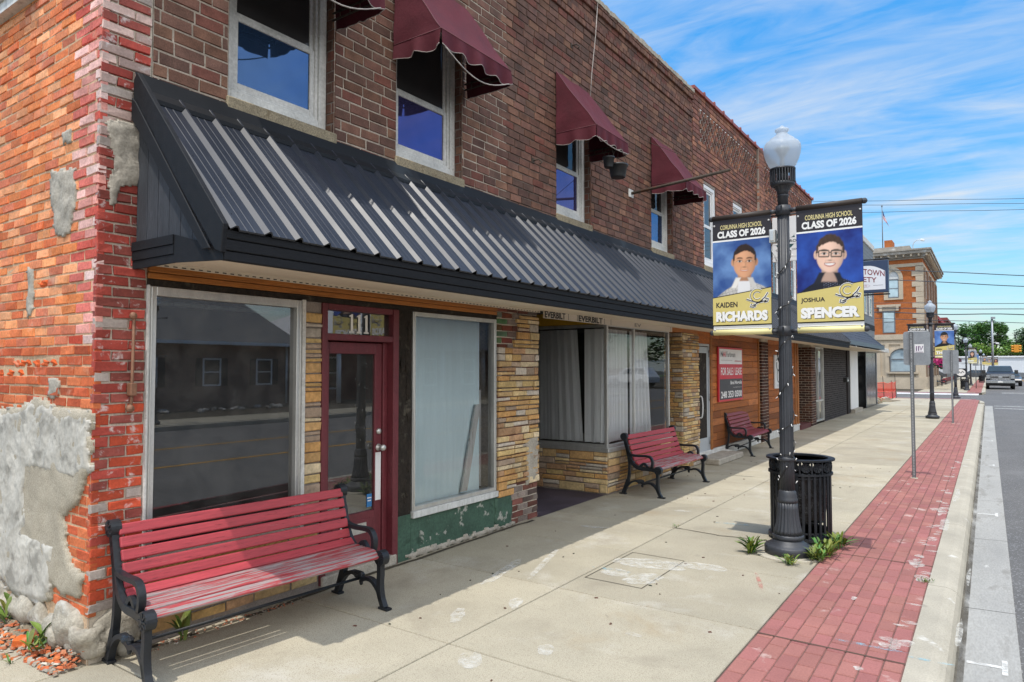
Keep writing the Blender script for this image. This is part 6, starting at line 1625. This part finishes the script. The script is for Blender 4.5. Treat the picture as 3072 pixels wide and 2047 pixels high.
for j in range(m):
    for i in range(n):
        col = (.03, .04, .16) if (i < 4 and j < 7) else ((.5, .02, .04) if j % 2 == 0 else (.7, .7, .7))
        if i < 4 and j < 7 and (i+j) % 2: col = (.10, .12, .25)
        b.face([fl(i, j), fl(i+1, j), fl(i+1, j+1), fl(i, j+1)], col, smooth=True)
b.build('flag', M['print'], t)
t = thing('floodlight', 'small white floodlight on a bent arm on the roof edge of the corner building', 'floodlight', (-4.9, 66, 11.68))
b = MB(); b.tube(cmr([(-4.95, 66.2, 11.68), (-4.95, 66, 12.15), (-4.7, 65.8, 12.4), (-4.35, 65.6, 12.42)], 5), .03, 6); b.build('arm', M['white_clean'], t)
b = MB(); b.obox((-4.25, 65.6, 12.36), (.3, .22, .16), Matrix.Rotation(.3, 3, 'Y')); b.build('lamp_head', M['white_clean'], t, .03)

# red shops beyond
def shop(name, lab, y0, y1, h, mat, winz, xr=-4.45, trim=None):
    root = thing(name, lab, 'building', (-10, y0, 0)); b = MB(); b.box(-18, y0, 0, xr, y1, h); b.build('wall', mat, root)
    b = MB(); b.box(-18, y0-.1, h, xr+.25, y1, h+.35); b.box(-18, y0-.05, h-.9, xr+.12, y1, h-.75); b.build('cornice', trim or mat, root)
    F = Frame((xr, 0, 0), (0, 1, 0), (1, 0, 0)); y = y0+.8
    while y+1.2 < y1:
        for z0, z1 in winz: simple_win(F, y, y+1.2, z0, z1, root, M['white_paint'], M['pane_dark'], .1)
        y += 2.6
    b = MB(); fbox(b, F, y0+.3, y1-.3, 2.7, 3.2, 0, .9); b.build('shop_canopy', M['canvas'], root)
    b = MB(); frect(b, F, y0+.5, y1-.5, .5, 2.6, .02); b.build('shop_glass', M['pane_dark'], root); return root
M['redwall'] = pmat('bright_red_paint', (.33, .02, .025), .7, var=.15, vs=.5); M['darkred'] = pmat('dark_red_brick', (.17, .04, .035), .85, var=.25, vs=1)
shop('shop_building', 'bright red painted shop building beyond the corner building', 84.3, 104, 6.9, M['redwall'], ((3.9, 5.5),))
shop('shop_building', 'dark red brick shop building farther down the street with a grey gable', 104.2, 134, 7.9, M['darkred'], ((4.1, 5.8),))
b = MB(); b.box(-9, 90, 7.2, -5.2, 93, 8.3); tag(b.build('roof_unit', M['post']), 'grey ventilation box on the roof of the red shop', 'roof unit')
# long white building closing the street
t = thing('white_building', 'long low white building closing the end of the street', 'building', (0, 150, 0)); b = MB()
b.box(-12, 150, 0, 60, 165, 3.6); b.build('wall', pmat('white_wall', (.62, .65, .68), .7, var=.06, vs=.3), t)
b = MB(); b.box(-12.1, 149.8, 3.6, 60.1, 165, 3.85); b.build('parapet_cap', M['white_clean'], t)
b = MB(); b.box(-12.02, 149.9, 0, 60, 149.99, .9); b.build('plinth', M['post'], t)
# trees
def tree(lab, x, y, h, r, sd, cnt, tone=(.05, .105, .022), name='leafy_tree', zlo=.14, leaf=.5):
    RR = random.Random(sd); root = thing(name, lab, 'tree', (x, y, 0), 'trees behind the buildings'); b = MB()
    b.tube([(x, y, -.3), (x+.1, y, h*.3), (x-.1, y+.1, h*.62)], [h*.028, h*.02, h*.008], 8)
    cl = []
    for k in range(16):
        a = RR.uniform(0, 2*PI); z = h*RR.uniform(zlo+.12, .92); q = r*(1-.55*abs((z/h-.5)/.5)**1.6)*RR.uniform(.35, .85)
        c = Vector((x+q*math.cos(a), y+q*math.sin(a), z)); cl.append((c, r*RR.uniform(.28, .46)))
        b.tube([(x, y, h*RR.uniform(.2, .45)), (Vector((x, y, h*.5))+c)/2, c], [h*.010, h*.007, h*.003], 5)
    b.build('trunk', M['bark'], root)
    b = MB()
    for k in range(cnt):
        c, cr = RR.choice(cl); cr *= 1.08; d = Vector((RR.gauss(0, 1), RR.gauss(0, 1), RR.gauss(0, .85))).normalized()*cr*(RR.random()**.35)
        p = c+d; s = leaf*RR.uniform(.5, 1.1); t_ = RR.uniform(.8, 1.9); col = (tone[0]*t_*RR.uniform(.8, 1.3), tone[1]*t_, tone[2]*t_)
        q = Matrix.Rotation(RR.uniform(0, 6.3), 3, 'Z') @ Matrix.Rotation(RR.uniform(-1.2, 1.2), 3, 'X')
        vs = [p+q@Vector(v)*s for v in ((-.5, 0, 0), (-.1, -.28, .05), (.5, 0, .0), (.1, .3, .06))]
        b.face(vs, col)
    b.build('crown', M['foliage'], root); return root
M['bark'] = pmat('bark', (.10, .075, .055), .9, var=.3, vs=4, bump=.6, bs=10)
M['foliage'] = pmat('tree_foliage', attr=True, rough=.65, var=.15, vs=.5, fv=0, bump=0, spec=.3)
for (lab, x, y, h, r, sd, n, tone) in (
    ('tall dark green tree behind the red shops, leftmost of the far trees', -5.0, 176, 11.2, 3.0, 1, 5200, (.035, .085, .02)),
    ('broad bright tree left of the utility pole', -2.0, 172, 11.4, 3.3, 2, 6000, (.045, .11, .022)),
    ('tall tree directly behind the utility pole', 1.1, 170, 11.6, 2.9, 3, 6000, (.04, .095, .02)),
    ('lower yellow-green bushy tree right behind the white building', -1.0, 167.5, 6.5, 2.8, 4, 4400, (.09, .16, .025)),
    ('small light green tree under the traffic signal', 3.6, 168, 6.6, 2.6, 5, 4400, (.09, .165, .03)),
    ('grey-green tree at the right edge of the view', 6.3, 174, 9.6, 2.8, 6, 5200, (.045, .085, .035)),
    ('rounded tree farther right beyond the white building', 9.6, 172, 9.4, 3.2, 7, 4400, (.04, .08, .03)),
    ('low tree filling the gap behind the distant lamp', -7.6, 172, 8.5, 2.8, 8, 3600, (.035, .08, .02))):
    tree(lab, x, y, h, r, sd, n, tone)
# utility pole, wires, signal
t = thing('utility_pole', 'tall grey utility pole beside the far trees', 'utility pole', (.5, 110, 0)); b = MB(); b.tube([(.5, 110, -.2), (.54, 110, 8.5)], [.16, .10], 10); b.box(.4, 109.8, 8.2, .9, 110.1, 8.45); b.build('pole', M['galv'], t)
b = MB(); b.tube([(.5, 110, 5.1), (1.1, 109.8, 5.05)], .03, 6); b.obox((1.05, 109.8, 4.98), (.35, .2, .18)); b.build('camera_arm', M['white_clean'], t)
def wire(lab, pts, r=.02):
    b = MB(); b.tube(pts, r, 5); tag(b.build('power_line', M['wire']), lab, 'power line', 'power lines crossing the street')
x0, x1, x2 = -9, 2.1, 30
for k, (za, zb, r, lab) in enumerate(((8.76, 8.08, .03, 'upper thick power line running from the corner building across the street'), (8.01, 7.33, .03, 'second thick power line below the upper one'), (6.46, 6.15, .02, 'thin power line, uppermost of the lower four'),
        (6.06, 5.77, .028, 'dark power line, second of the lower four'), (5.70, 5.37, .034, 'sagging thick power line, third of the lower four'), (5.22, 4.83, .022, 'lowest power line crossing over the lamp banners'),
        (14.25, 13.03, .017, 'faint high power line, middle of the top three'), (14.58, 13.36, .017, 'faint high power line, topmost of the three'), (13.70, 12.59, .017, 'faint high power line, lowest of the top three'))):
    s = (zb-za)/(2.1+3.1 if k < 6 else 2.25+7.7)
    x_l = -9 if k < 6 else -14
    xa = -3.1 if k < 6 else -7.7
    P = [(x, 58, za+s*(x-xa)-(.05 if k == 4 else .015)*math.sin(x*.9+k)+(.004*(x-2)**2 if x > 2 else 0)) for x in [x_l+(30-x_l)*i/40 for i in range(41)]]
    wire(lab, P, r)
t = thing('traffic_signal', 'yellow traffic signal hanging from a wire over the far street', 'traffic signal', (2.75, 100, 3.6))
M['yel'] = pmat('traffic_yellow', (.62, .26, .02), .5, var=.1)
b = MB(); b.box(2.52, 99.85, 3.58, 2.98, 100.15, 4.46); b.build('housing', M['yel'], t, .03)
b = MB()
for z in (3.74, 4.02, 4.30):
    b.lathe([(.12, 0), (.125, .26), (.10, .26), (.10, .02), (0, .02)], (2.52, 100, z), 12, axis=Matrix.Rotation(-PI/2, 3, 'Y')); b.lathe([(.12, 0), (.125, .26), (.10, .26), (.10, .02), (0, .02)], (2.98, 100, z), 12, axis=Matrix.Rotation(PI/2, 3, 'Y'))
b.build('visor', M['yel'], t)
b = MB(); b.tube([(2.75, 100, 4.46), (2.75, 100, 5.6)], .025, 6); b.tube([(-4.5, 100, 5.9), (2.75, 100, 5.6), (20, 100, 6.1)], .012, 5); b.build('span_wire', M['wire'], t)

# ------------------------------------------------------------------ vehicles
M['car_navy'] = pmat('dark_blue_car_paint', (.008, .013, .024), .4, 0., var=.05, fv=0, bump=0, coat=.25, rv=0, spec=.35); M['chrome'] = pmat('chrome', (.42, .43, .45), .22, 1., var=0, fv=0, bump=0, rv=0)
M['tyre'] = pmat('tyre_rubber', (.012, .012, .012), .85, var=.2); M['car_glass'] = film_mat('car_glass', (.03, .05, .065), .3); M['car_white'] = pmat('white_car_paint', (.7, .7, .7), .3, var=0, fv=0, bump=0, coat=1., rv=0)
M['car_black'] = pmat('black_car_paint', (.015, .015, .017), .3, var=0, fv=0, bump=0, coat=1., rv=0); M['lens'] = pmat('lamp_lens', (.30, .32, .34), .15, .3, var=0, fv=0, bump=0, rv=0)
def vehicle(name, lab, cat, loc, rz, paint, W, L, side, cab, cabw, wheels, wr, pickup=False):
    # local: nose towards -Y, side = list of (y, z) outline of the lower body, cab = outline of glasshouse
    root = thing(name, lab, cat); b = MB(); hw = W/2
    def shell(outl, w0, w1, zt, inset=0):
        vs = []; n = len(outl); zmin = min(p[1] for p in outl)
        for sx_ in (-1, 1):
            for (y, z) in outl:
                k = (z-zmin)/(zt-zmin) if zt > zmin else 0; vs.append((sx_*(w0+(w1-w0)*k), y, z))
        b.add(vs, [tuple(range(n)), tuple(range(2*n-1, n-1, -1))] + [((i+1) % n, i, n+i, n+(i+1) % n) for i in range(n)])
    shell(side, hw, hw*.95, max(p[1] for p in side)); b.build('body', paint, root, .05, 3)
    b = MB(); shell(cab, hw*.93, cabw/2, max(p[1] for p in cab)); b.build('cab', paint, root, .04, 2)
    zc0 = min(p[1] for p in cab); zc1 = max(p[1] for p in cab); ys_ = [p[0] for p in cab if p[1] > zc1-.08]; yb = [p[0] for p in cab if p[1] < zc0+.05]
    lo, hi = min(yb), min(ys_)
    b = MB(); e = .012; f0, f1 = .12, .90
    def cp(y, k, w_): return ((hw*.93+(cabw/2-hw*.93)*k)*w_, y, zc0+(zc1-zc0)*k)
    y_ = lambda k: lo+(hi-lo)*k
    b.face([Vector(cp(y_(f0), f0, -.86))+Vector((0, -e, e)), Vector(cp(y_(f0), f0, .86))+Vector((0, -e, e)), Vector(cp(y_(f1), f1, .84))+Vector((0, -e, e)), Vector(cp(y_(f1), f1, -.84))+Vector((0, -e, e))])
    b.build('windscreen', M['car_glass'], root)
    bk0, bk1 = max(yb), max(ys_)
    for sx_ in (-1, 1):
        n = 3 if (bk0-lo) > 2.6 else 2; b = MB()
        for q in range(n):
            s0, s1 = q/n+.03, (q+1)/n-.03; pts = []
            for s_, k in ((s0, f0), (s1, f0), (s1, f1), (s0, f1)):
                ya, yz = y_(k), bk0+(bk1-bk0)*k; p = Vector(cp(ya+(yz-ya)*(.04+.92*s_), k, 1.0)); p.x = sx_*(p.x+.012); pts.append(p)
            b.face(pts if sx_ > 0 else pts[::-1])
        b.build('side_window', M['car_glass'], root)
    for sx_ in (-1, 1):
        for wy in wheels:
            ax = Matrix.Rotation(sx_*PI/2, 3, 'Y'); b = MB()
            b.lathe([(wr*.6, -.12), (wr*.95, -.12), (wr, -.08), (wr, .08), (wr*.95, .12), (wr*.62, .12)], (sx_*(hw-.12), wy, wr), 24, axis=ax); wl = b.build('wheel', M['tyre'], root)
            b = MB(); b.lathe([(wr*.62, .10), (wr*.58, .125), (wr*.2, .10), (wr*.15, .13), (0, .13)], (sx_*(hw-.12), wy, wr), 20, axis=ax); b.build('rim', M['alu'], wl)
    return root
nose = -2.95
tr = vehicle('pickup_truck', 'dark blue pickup truck with a big chrome grille parked facing the camera', 'pickup truck', None, 0, M['car_navy'], 2.0, 5.9,
    [(-2.9, .50), (-2.95, .75), (-2.93, 1.24), (-2.78, 1.36), (-1.35, 1.44), (-.9, 1.40), (1.1, 1.36), (2.9, 1.36), (2.95, .6), (2.6, .5)],
    [(-1.45, 1.40), (-.75, 1.92), (-.2, 1.97), (.85, 1.97), (1.15, 1.9), (1.25, 1.40)], 1.55, (-1.9, 1.9), .42)
b = MB()
for z in (.90, 1.06): b.box(-.62, -3.0, z, .62, -2.93, z+.05)
ring(b, Frame((0, -2.96, 0), (1, 0, 0), (0, -1, 0)), -.68, .68, .80, 1.20, .06, 0, .05); b.box(-.14, -3.02, .90, .14, -2.95, 1.08); b.box(-.98, -3.08, .52, .98, -2.9, .74); b.build('grille', M['chrome'], tr, .012)
b = MB(); b.box(-.6, -2.965, .84, .6, -2.94, 1.16); b.build('grille_mesh', M['tyre'], tr)
for sx_ in (-1, 1):
    b = MB(); b.box(sx_*.70, -2.985, .88, sx_*.97, -2.90, 1.18); b.build('headlight', M['lens'], tr, .02)
    b = MB(); b.box(sx_*1.0, -1.25, 1.30, sx_*1.26, -1.05, 1.62); b.build('wing_mirror', M['car_black'], tr, .03)
    b = MB(); b.box(sx_*.58, -3.095, .56, sx_*.78, -3.07, .66); b.build('fog_lamp', M['lens'], tr)
b = MB(); b.box(-.95, -3.0, .30, .95, -2.7, .52); b.build('skirt', M['tyre'], tr, .03); b = MB(); b.box(-.17, -3.092, .58, .17, -3.08, .68); b.build('number_plate', M['white_sm'], tr)
tr.location = (.85, 77.4, RZ); tr.scale = (1.06, 1.06, 1.06)
CARS = [(-2.2, .35), (-2.25, .6), (-2.1, .78), (-1.0, .95), (1.6, .98), (2.2, .9), (2.25, .4)]; CABC = [(-1.05, .93), (-.3, 1.42), (.3, 1.46), (1.0, 1.42), (1.75, .95)]
c1_ = vehicle('parked_car', 'dark car half hidden behind the parked pickup', 'car', None, 0, M['car_black'], 1.8, 4.5, CARS, CABC, 1.3, (-1.4, 1.4), .33); c1_.location = (1.95, 90, RZ)
c2_ = vehicle('parked_car', 'dark car standing sideways in front of the white building', 'car', None, 0, M['car_black'], 1.8, 4.5, CARS, CABC, 1.3, (-1.4, 1.4), .33); c2_.location = (-1.2, 128, 0); c2_.rotation_euler = (0, 0, PI/2)
SUV = [(-2.35, .4), (-2.4, .7), (-2.3, 1.0), (-1.2, 1.10), (2.2, 1.12), (2.35, .9), (2.3, .4)]; CABS = [(-1.3, 1.08), (-.55, 1.72), (0, 1.8), (1.7, 1.78), (2.15, 1.1)]
c3_ = vehicle('parked_suv', 'white off-road car parked across the street, seen only as a reflection in the display window', 'suv', None, 0, M['car_white'], 1.9, 4.7, SUV, CABS, 1.4, (-1.45, 1.45), .38); c3_.location = (18.8, 60, 0); c3_.rotation_euler = (0, 0, PI/2+.2)

# ------------------------------------------------------------------ odds and ends by the crossing
t = thing('barrier_fence', 'orange plastic mesh safety fence on thin stakes beside the crossing', 'fence', (-4.8, 44.5, 0))
P = [(-7.2, 43.3), (-4.85, 43.5), (-4.60, 45.1), (-4.62, 47.2)]
for (x, y), l in zip(P[1:], (1.32, 1.05, 1.38)):
    b = MB(); b.tube([(x+.02, y, -.05), (x-.04, y, l)], .018, 6); b.build('stake', M['rust'], t)
b = MB()
for (a, c) in zip(P, P[1:]):
    n = 12
    for i in range(n):
        s0, s1 = i/n, (i+1)/n; q = lambda s: (a[0]+(c[0]-a[0])*s, a[1]+(c[1]-a[1])*s); (xa, ya), (xb, yb_) = q(s0), q(s1)
        za, zb = .98-.10*math.sin(PI*s0), .98-.10*math.sin(PI*s1)
        b.face([(xa, ya, .02), (xb, yb_, .02), (xb, yb_, zb), (xa, ya, za)])
b.build('net', M['net'], t)
b = MB()
for (a, c) in zip(P, P[1:]):
    for z in (.06, .45, .95): b.tube([(a[0], a[1]-.006, z), ((a[0]+c[0])/2, (a[1]+c[1])/2-.006, z-.07), (c[0], c[1]-.006, z)], .014, 5)
b.build('net_band', pmat('orange_band', (.75, .07, .04), .6), t)
b = MB()
for k in range(170):
    x, y = R.uniform(-6.5, -4.5), R.uniform(37.4, 44.5); 
    if x > -4.75 and y > 40: continue
    b.blob((x, y, R.uniform(0, .12)), R.uniform(.05, .16), R.choice([(.40, .38, .33), (.3, .25, .19), (.46, .45, .42), (.34, .22, .15)]), 7, (1.2, 1, .7), .7, k)
o = b.build('concrete_rubble', M['stone']); o['kind'] = 'stuff'; tag(o, 'pale rubble and broken concrete on the cleared corner lot', 'rubble')
b = MB(); b.blob((-6, 42, -.1), 1.6, n=30, sq=(1.2, 3, .12), rough=.6, freq=4); struct(b.build('lot_dirt', M['soil']))
t = thing('flower_basket', 'hanging basket of magenta flowers over dark green leaves by the corner building', 'flower basket', (-3.1, 66, 1.6))
b = MB(); b.lathe([(.12, -.35), (.30, 0), (.31, .03), (0, .03)], (-3.1, 66, 2.0), 14); b.build('basket', M['green_wall'], t)
b = MB(); RR = random.Random(4)
for k in range(420):
    d = Vector((RR.gauss(0, .36), RR.gauss(0, .3), RR.gauss(.12, .20))); mg = d.z > .02 or RR.random() < .25
    b.obox(Vector((-3.1, 66, 2.1))+d, (.10, .10, .04), Matrix.Rotation(RR.uniform(0, 6), 3, 'X') @ Matrix.Rotation(RR.uniform(0, 6), 3, 'Z'), (.42, .01, .13) if mg else (.015, .06, .03))
b.build('flowers', M['leaf'], t)
b = MB(); b.tube([(BXR, 66.4, 3.1), (-3.1, 66, 3.15)], .025, 6); b.tube([(-3.1, 66, 3.15), (-3.1, 66, 2.3)], .012, 5); b.build('bracket', M['iron'], t)
t = thing('round_emblem_sign', 'black box sign with a white round emblem on a short post', 'sign', (-2.0, 72, 0))
b = MB(); b.box(-2.05, 71.95, 0, -1.95, 72.05, 1.0); b.build('post', M['iron'], t)
G = facing_south(71.88); b = MB(); fbox(b, G, -2.42, -1.55, .98, 1.72, -.2, 0); b.build('box', M['iron'], t, .02)
b = MB(); b.face([G(-1.985+.34*math.cos(2*PI*i/24), 1.35+.30*math.sin(2*PI*i/24), .006) for i in range(24)], (.75, .75, .75))
b.ribbon([G(u, v, .01) for u, v in ((-2.2, 1.25), (-2.1, 1.42), (-1.98, 1.30), (-1.88, 1.45), (-1.76, 1.36))], .002, .07, axis=(0, 1, 0), col=(.05, .06, .07)); b.build('emblem', M['enamel'], t)
fb1 = dup(bench, None, 'far black bench against the pilasters of the corner building'); fb1.location = (-3.95, 78.5, 0); fb1.rotation_euler = (0, 0, 0)
fb2 = dup(bench, None, 'farther black bench just before the red shop'); fb2.location = (-3.95, 86, 0); fb2.rotation_euler = (0, 0, 0)
for f in (fb1, fb2):
    for ch in f.children:
        if ch.name.startswith(('backrest', 'seat')): ch.data = ch.data.copy(); ch.data.materials[0] = M['iron']
t = thing('sign_post', 'slim round sign post across the side street', 'sign post', (-.89, 71, 0)); b = MB(); b.tube([(-.89, 71, 0), (-.89, 71, 2.6)], .035, 8); b.build('post', M['post'], t); b = MB(); b.box(-1.1, 71.04, 1.95, -.68, 71.05, 2.6); b.build('sign_plate', M['galv'], t)

# ------------------------------------------------------------------ far side of the street (seen in the shop-window reflections)
H = thing('brick_house', 'low dark brick house with white gutters across the street, seen reflected in the shop window', 'house', (18.5, 12, 0))
b = MB(); b.box(18.5, -6, -.1, 30, 21, 3.0); b.build('wall', pmat('brown_house_brick', (.24, .15, .115), .9, var=.25, vs=3, fv=.3, fs=12), H)
b = MB(); b.box(18.3, -6.2, 4.2, 30, 12, 4.6); b.box(18.45, -6, 3.0, 30, 12, 4.2); b.build('flat_parapet', pmat('brown_parapet', (.10, .07, .06), .85, var=.2), H)
b = MB(); b.extrude([(18.0, 12, 2.9), (24, 12, 5.6), (30, 12, 2.9)], (0, 9.3, 0)); b.build('roof', pmat('grey_shingle', (.13, .13, .13), .9, var=.2, vs=2), H)
b = MB(); b.box(17.9, 12, 2.78, 18.02, 21.3, 2.92); b.tube([(18.42, 20.6, 2.85), (18.42, 20.6, .1)], .05, 6); b.tube([(18.42, 12.3, 2.85), (18.42, 12.3, .1)], .05, 6); b.build('gutter', M['white_clean'], H)
Wf = Frame((18.5, 0, 0), (0, -1, 0), (-1, 0, 0))
for y in (13.6, 16.4, 19.0, 8.5, 5): simple_win(Wf, -y-.85, -y, 1.0, 2.2, H, M['white_clean'], M['pane_dark'], .07)
for y in (13.6, 16.4, 19.0, 8.5, 5):
    for q in (-.32, .88): b = MB(); b.box(18.46, y+q, 1.0, 18.5, y+q+.28, 2.2); b.build('shutter', M['iron'], H)
ol = dup(lamp, None, 'street lamp on the opposite pavement, seen reflected in the large shop window'); ol.location = (12.5, 11.2, 0)
b = MB()
for k in range(90): b.blob((R.uniform(16.6, 18.2), R.uniform(-2, 20), .04), R.uniform(.06, .16), R.choice([(.3, .29, .27), (.4, .38, .35), (.22, .2, .18)]), 7, (1.2, 1, .7), .6, k)
o = b.build('landscape_stones', M['stone']); o['kind'] = 'stuff'; tag(o, 'bed of pale landscaping stones along the low brick house across the road', 'stones')
P_ = thing('porch_house', 'white pillared porch house across the street, seen reflected in the door glass', 'house', (20, 30, 0))
b = MB(); b.box(20.5, 23, -.1, 32, 40, 3.0); b.build('wall', M['darkred'], P_)
b = MB(); b.extrude([(17.2, 22.5, 2.9), (17.2, 31.5, 5.8), (17.2, 40.5, 2.9)], (14, 0, 0)); b.build('roof', pmat('white_gable_siding', (.5, .5, .5), .8, var=.1), P_)
b = MB()
for y in (23.2, 27, 31, 35, 39): b.tube([(17.6, y, 0), (17.6, y, 2.9)], .12, 12)
b.build('porch_pillar', M['white_clean'], P_)
Wp = Frame((20.5, 0, 0), (0, -1, 0), (-1, 0, 0))
for y in (24.5, 28.4, 32.5, 36.5): simple_win(Wp, -y-1.3, -y, .6, 2.4, P_, M['white_clean'], M['pane_dark'], .1)
for (lab, x, y, h, r, sd) in (('green street tree across the road beyond the porch house, seen reflected in the window', 26, 52, 9.5, 4.2, 21), ('larger green tree across the road behind the parked white car', 31, 70, 12, 5, 22), ('dark tree across the road farther down the street', 28, 92, 12, 5, 23), ('tree behind the low brick house across the road', 38, 6, 11, 5, 24)):
    tree(lab, x, y, h, r, sd, 1700, (.045, .10, .022), leaf=.8)
b = MB(); hsheet(b, 14.2, 60, -60, 46, -.02); hsheet(b, 14.2, 60, 59, 200, -.02); struct(b.build('verge', pmat('mown_grass', (.05, .11, .02), .95, var=.3, vs=.6, fv=.3, fs=30, bump=.5, bs=40)))
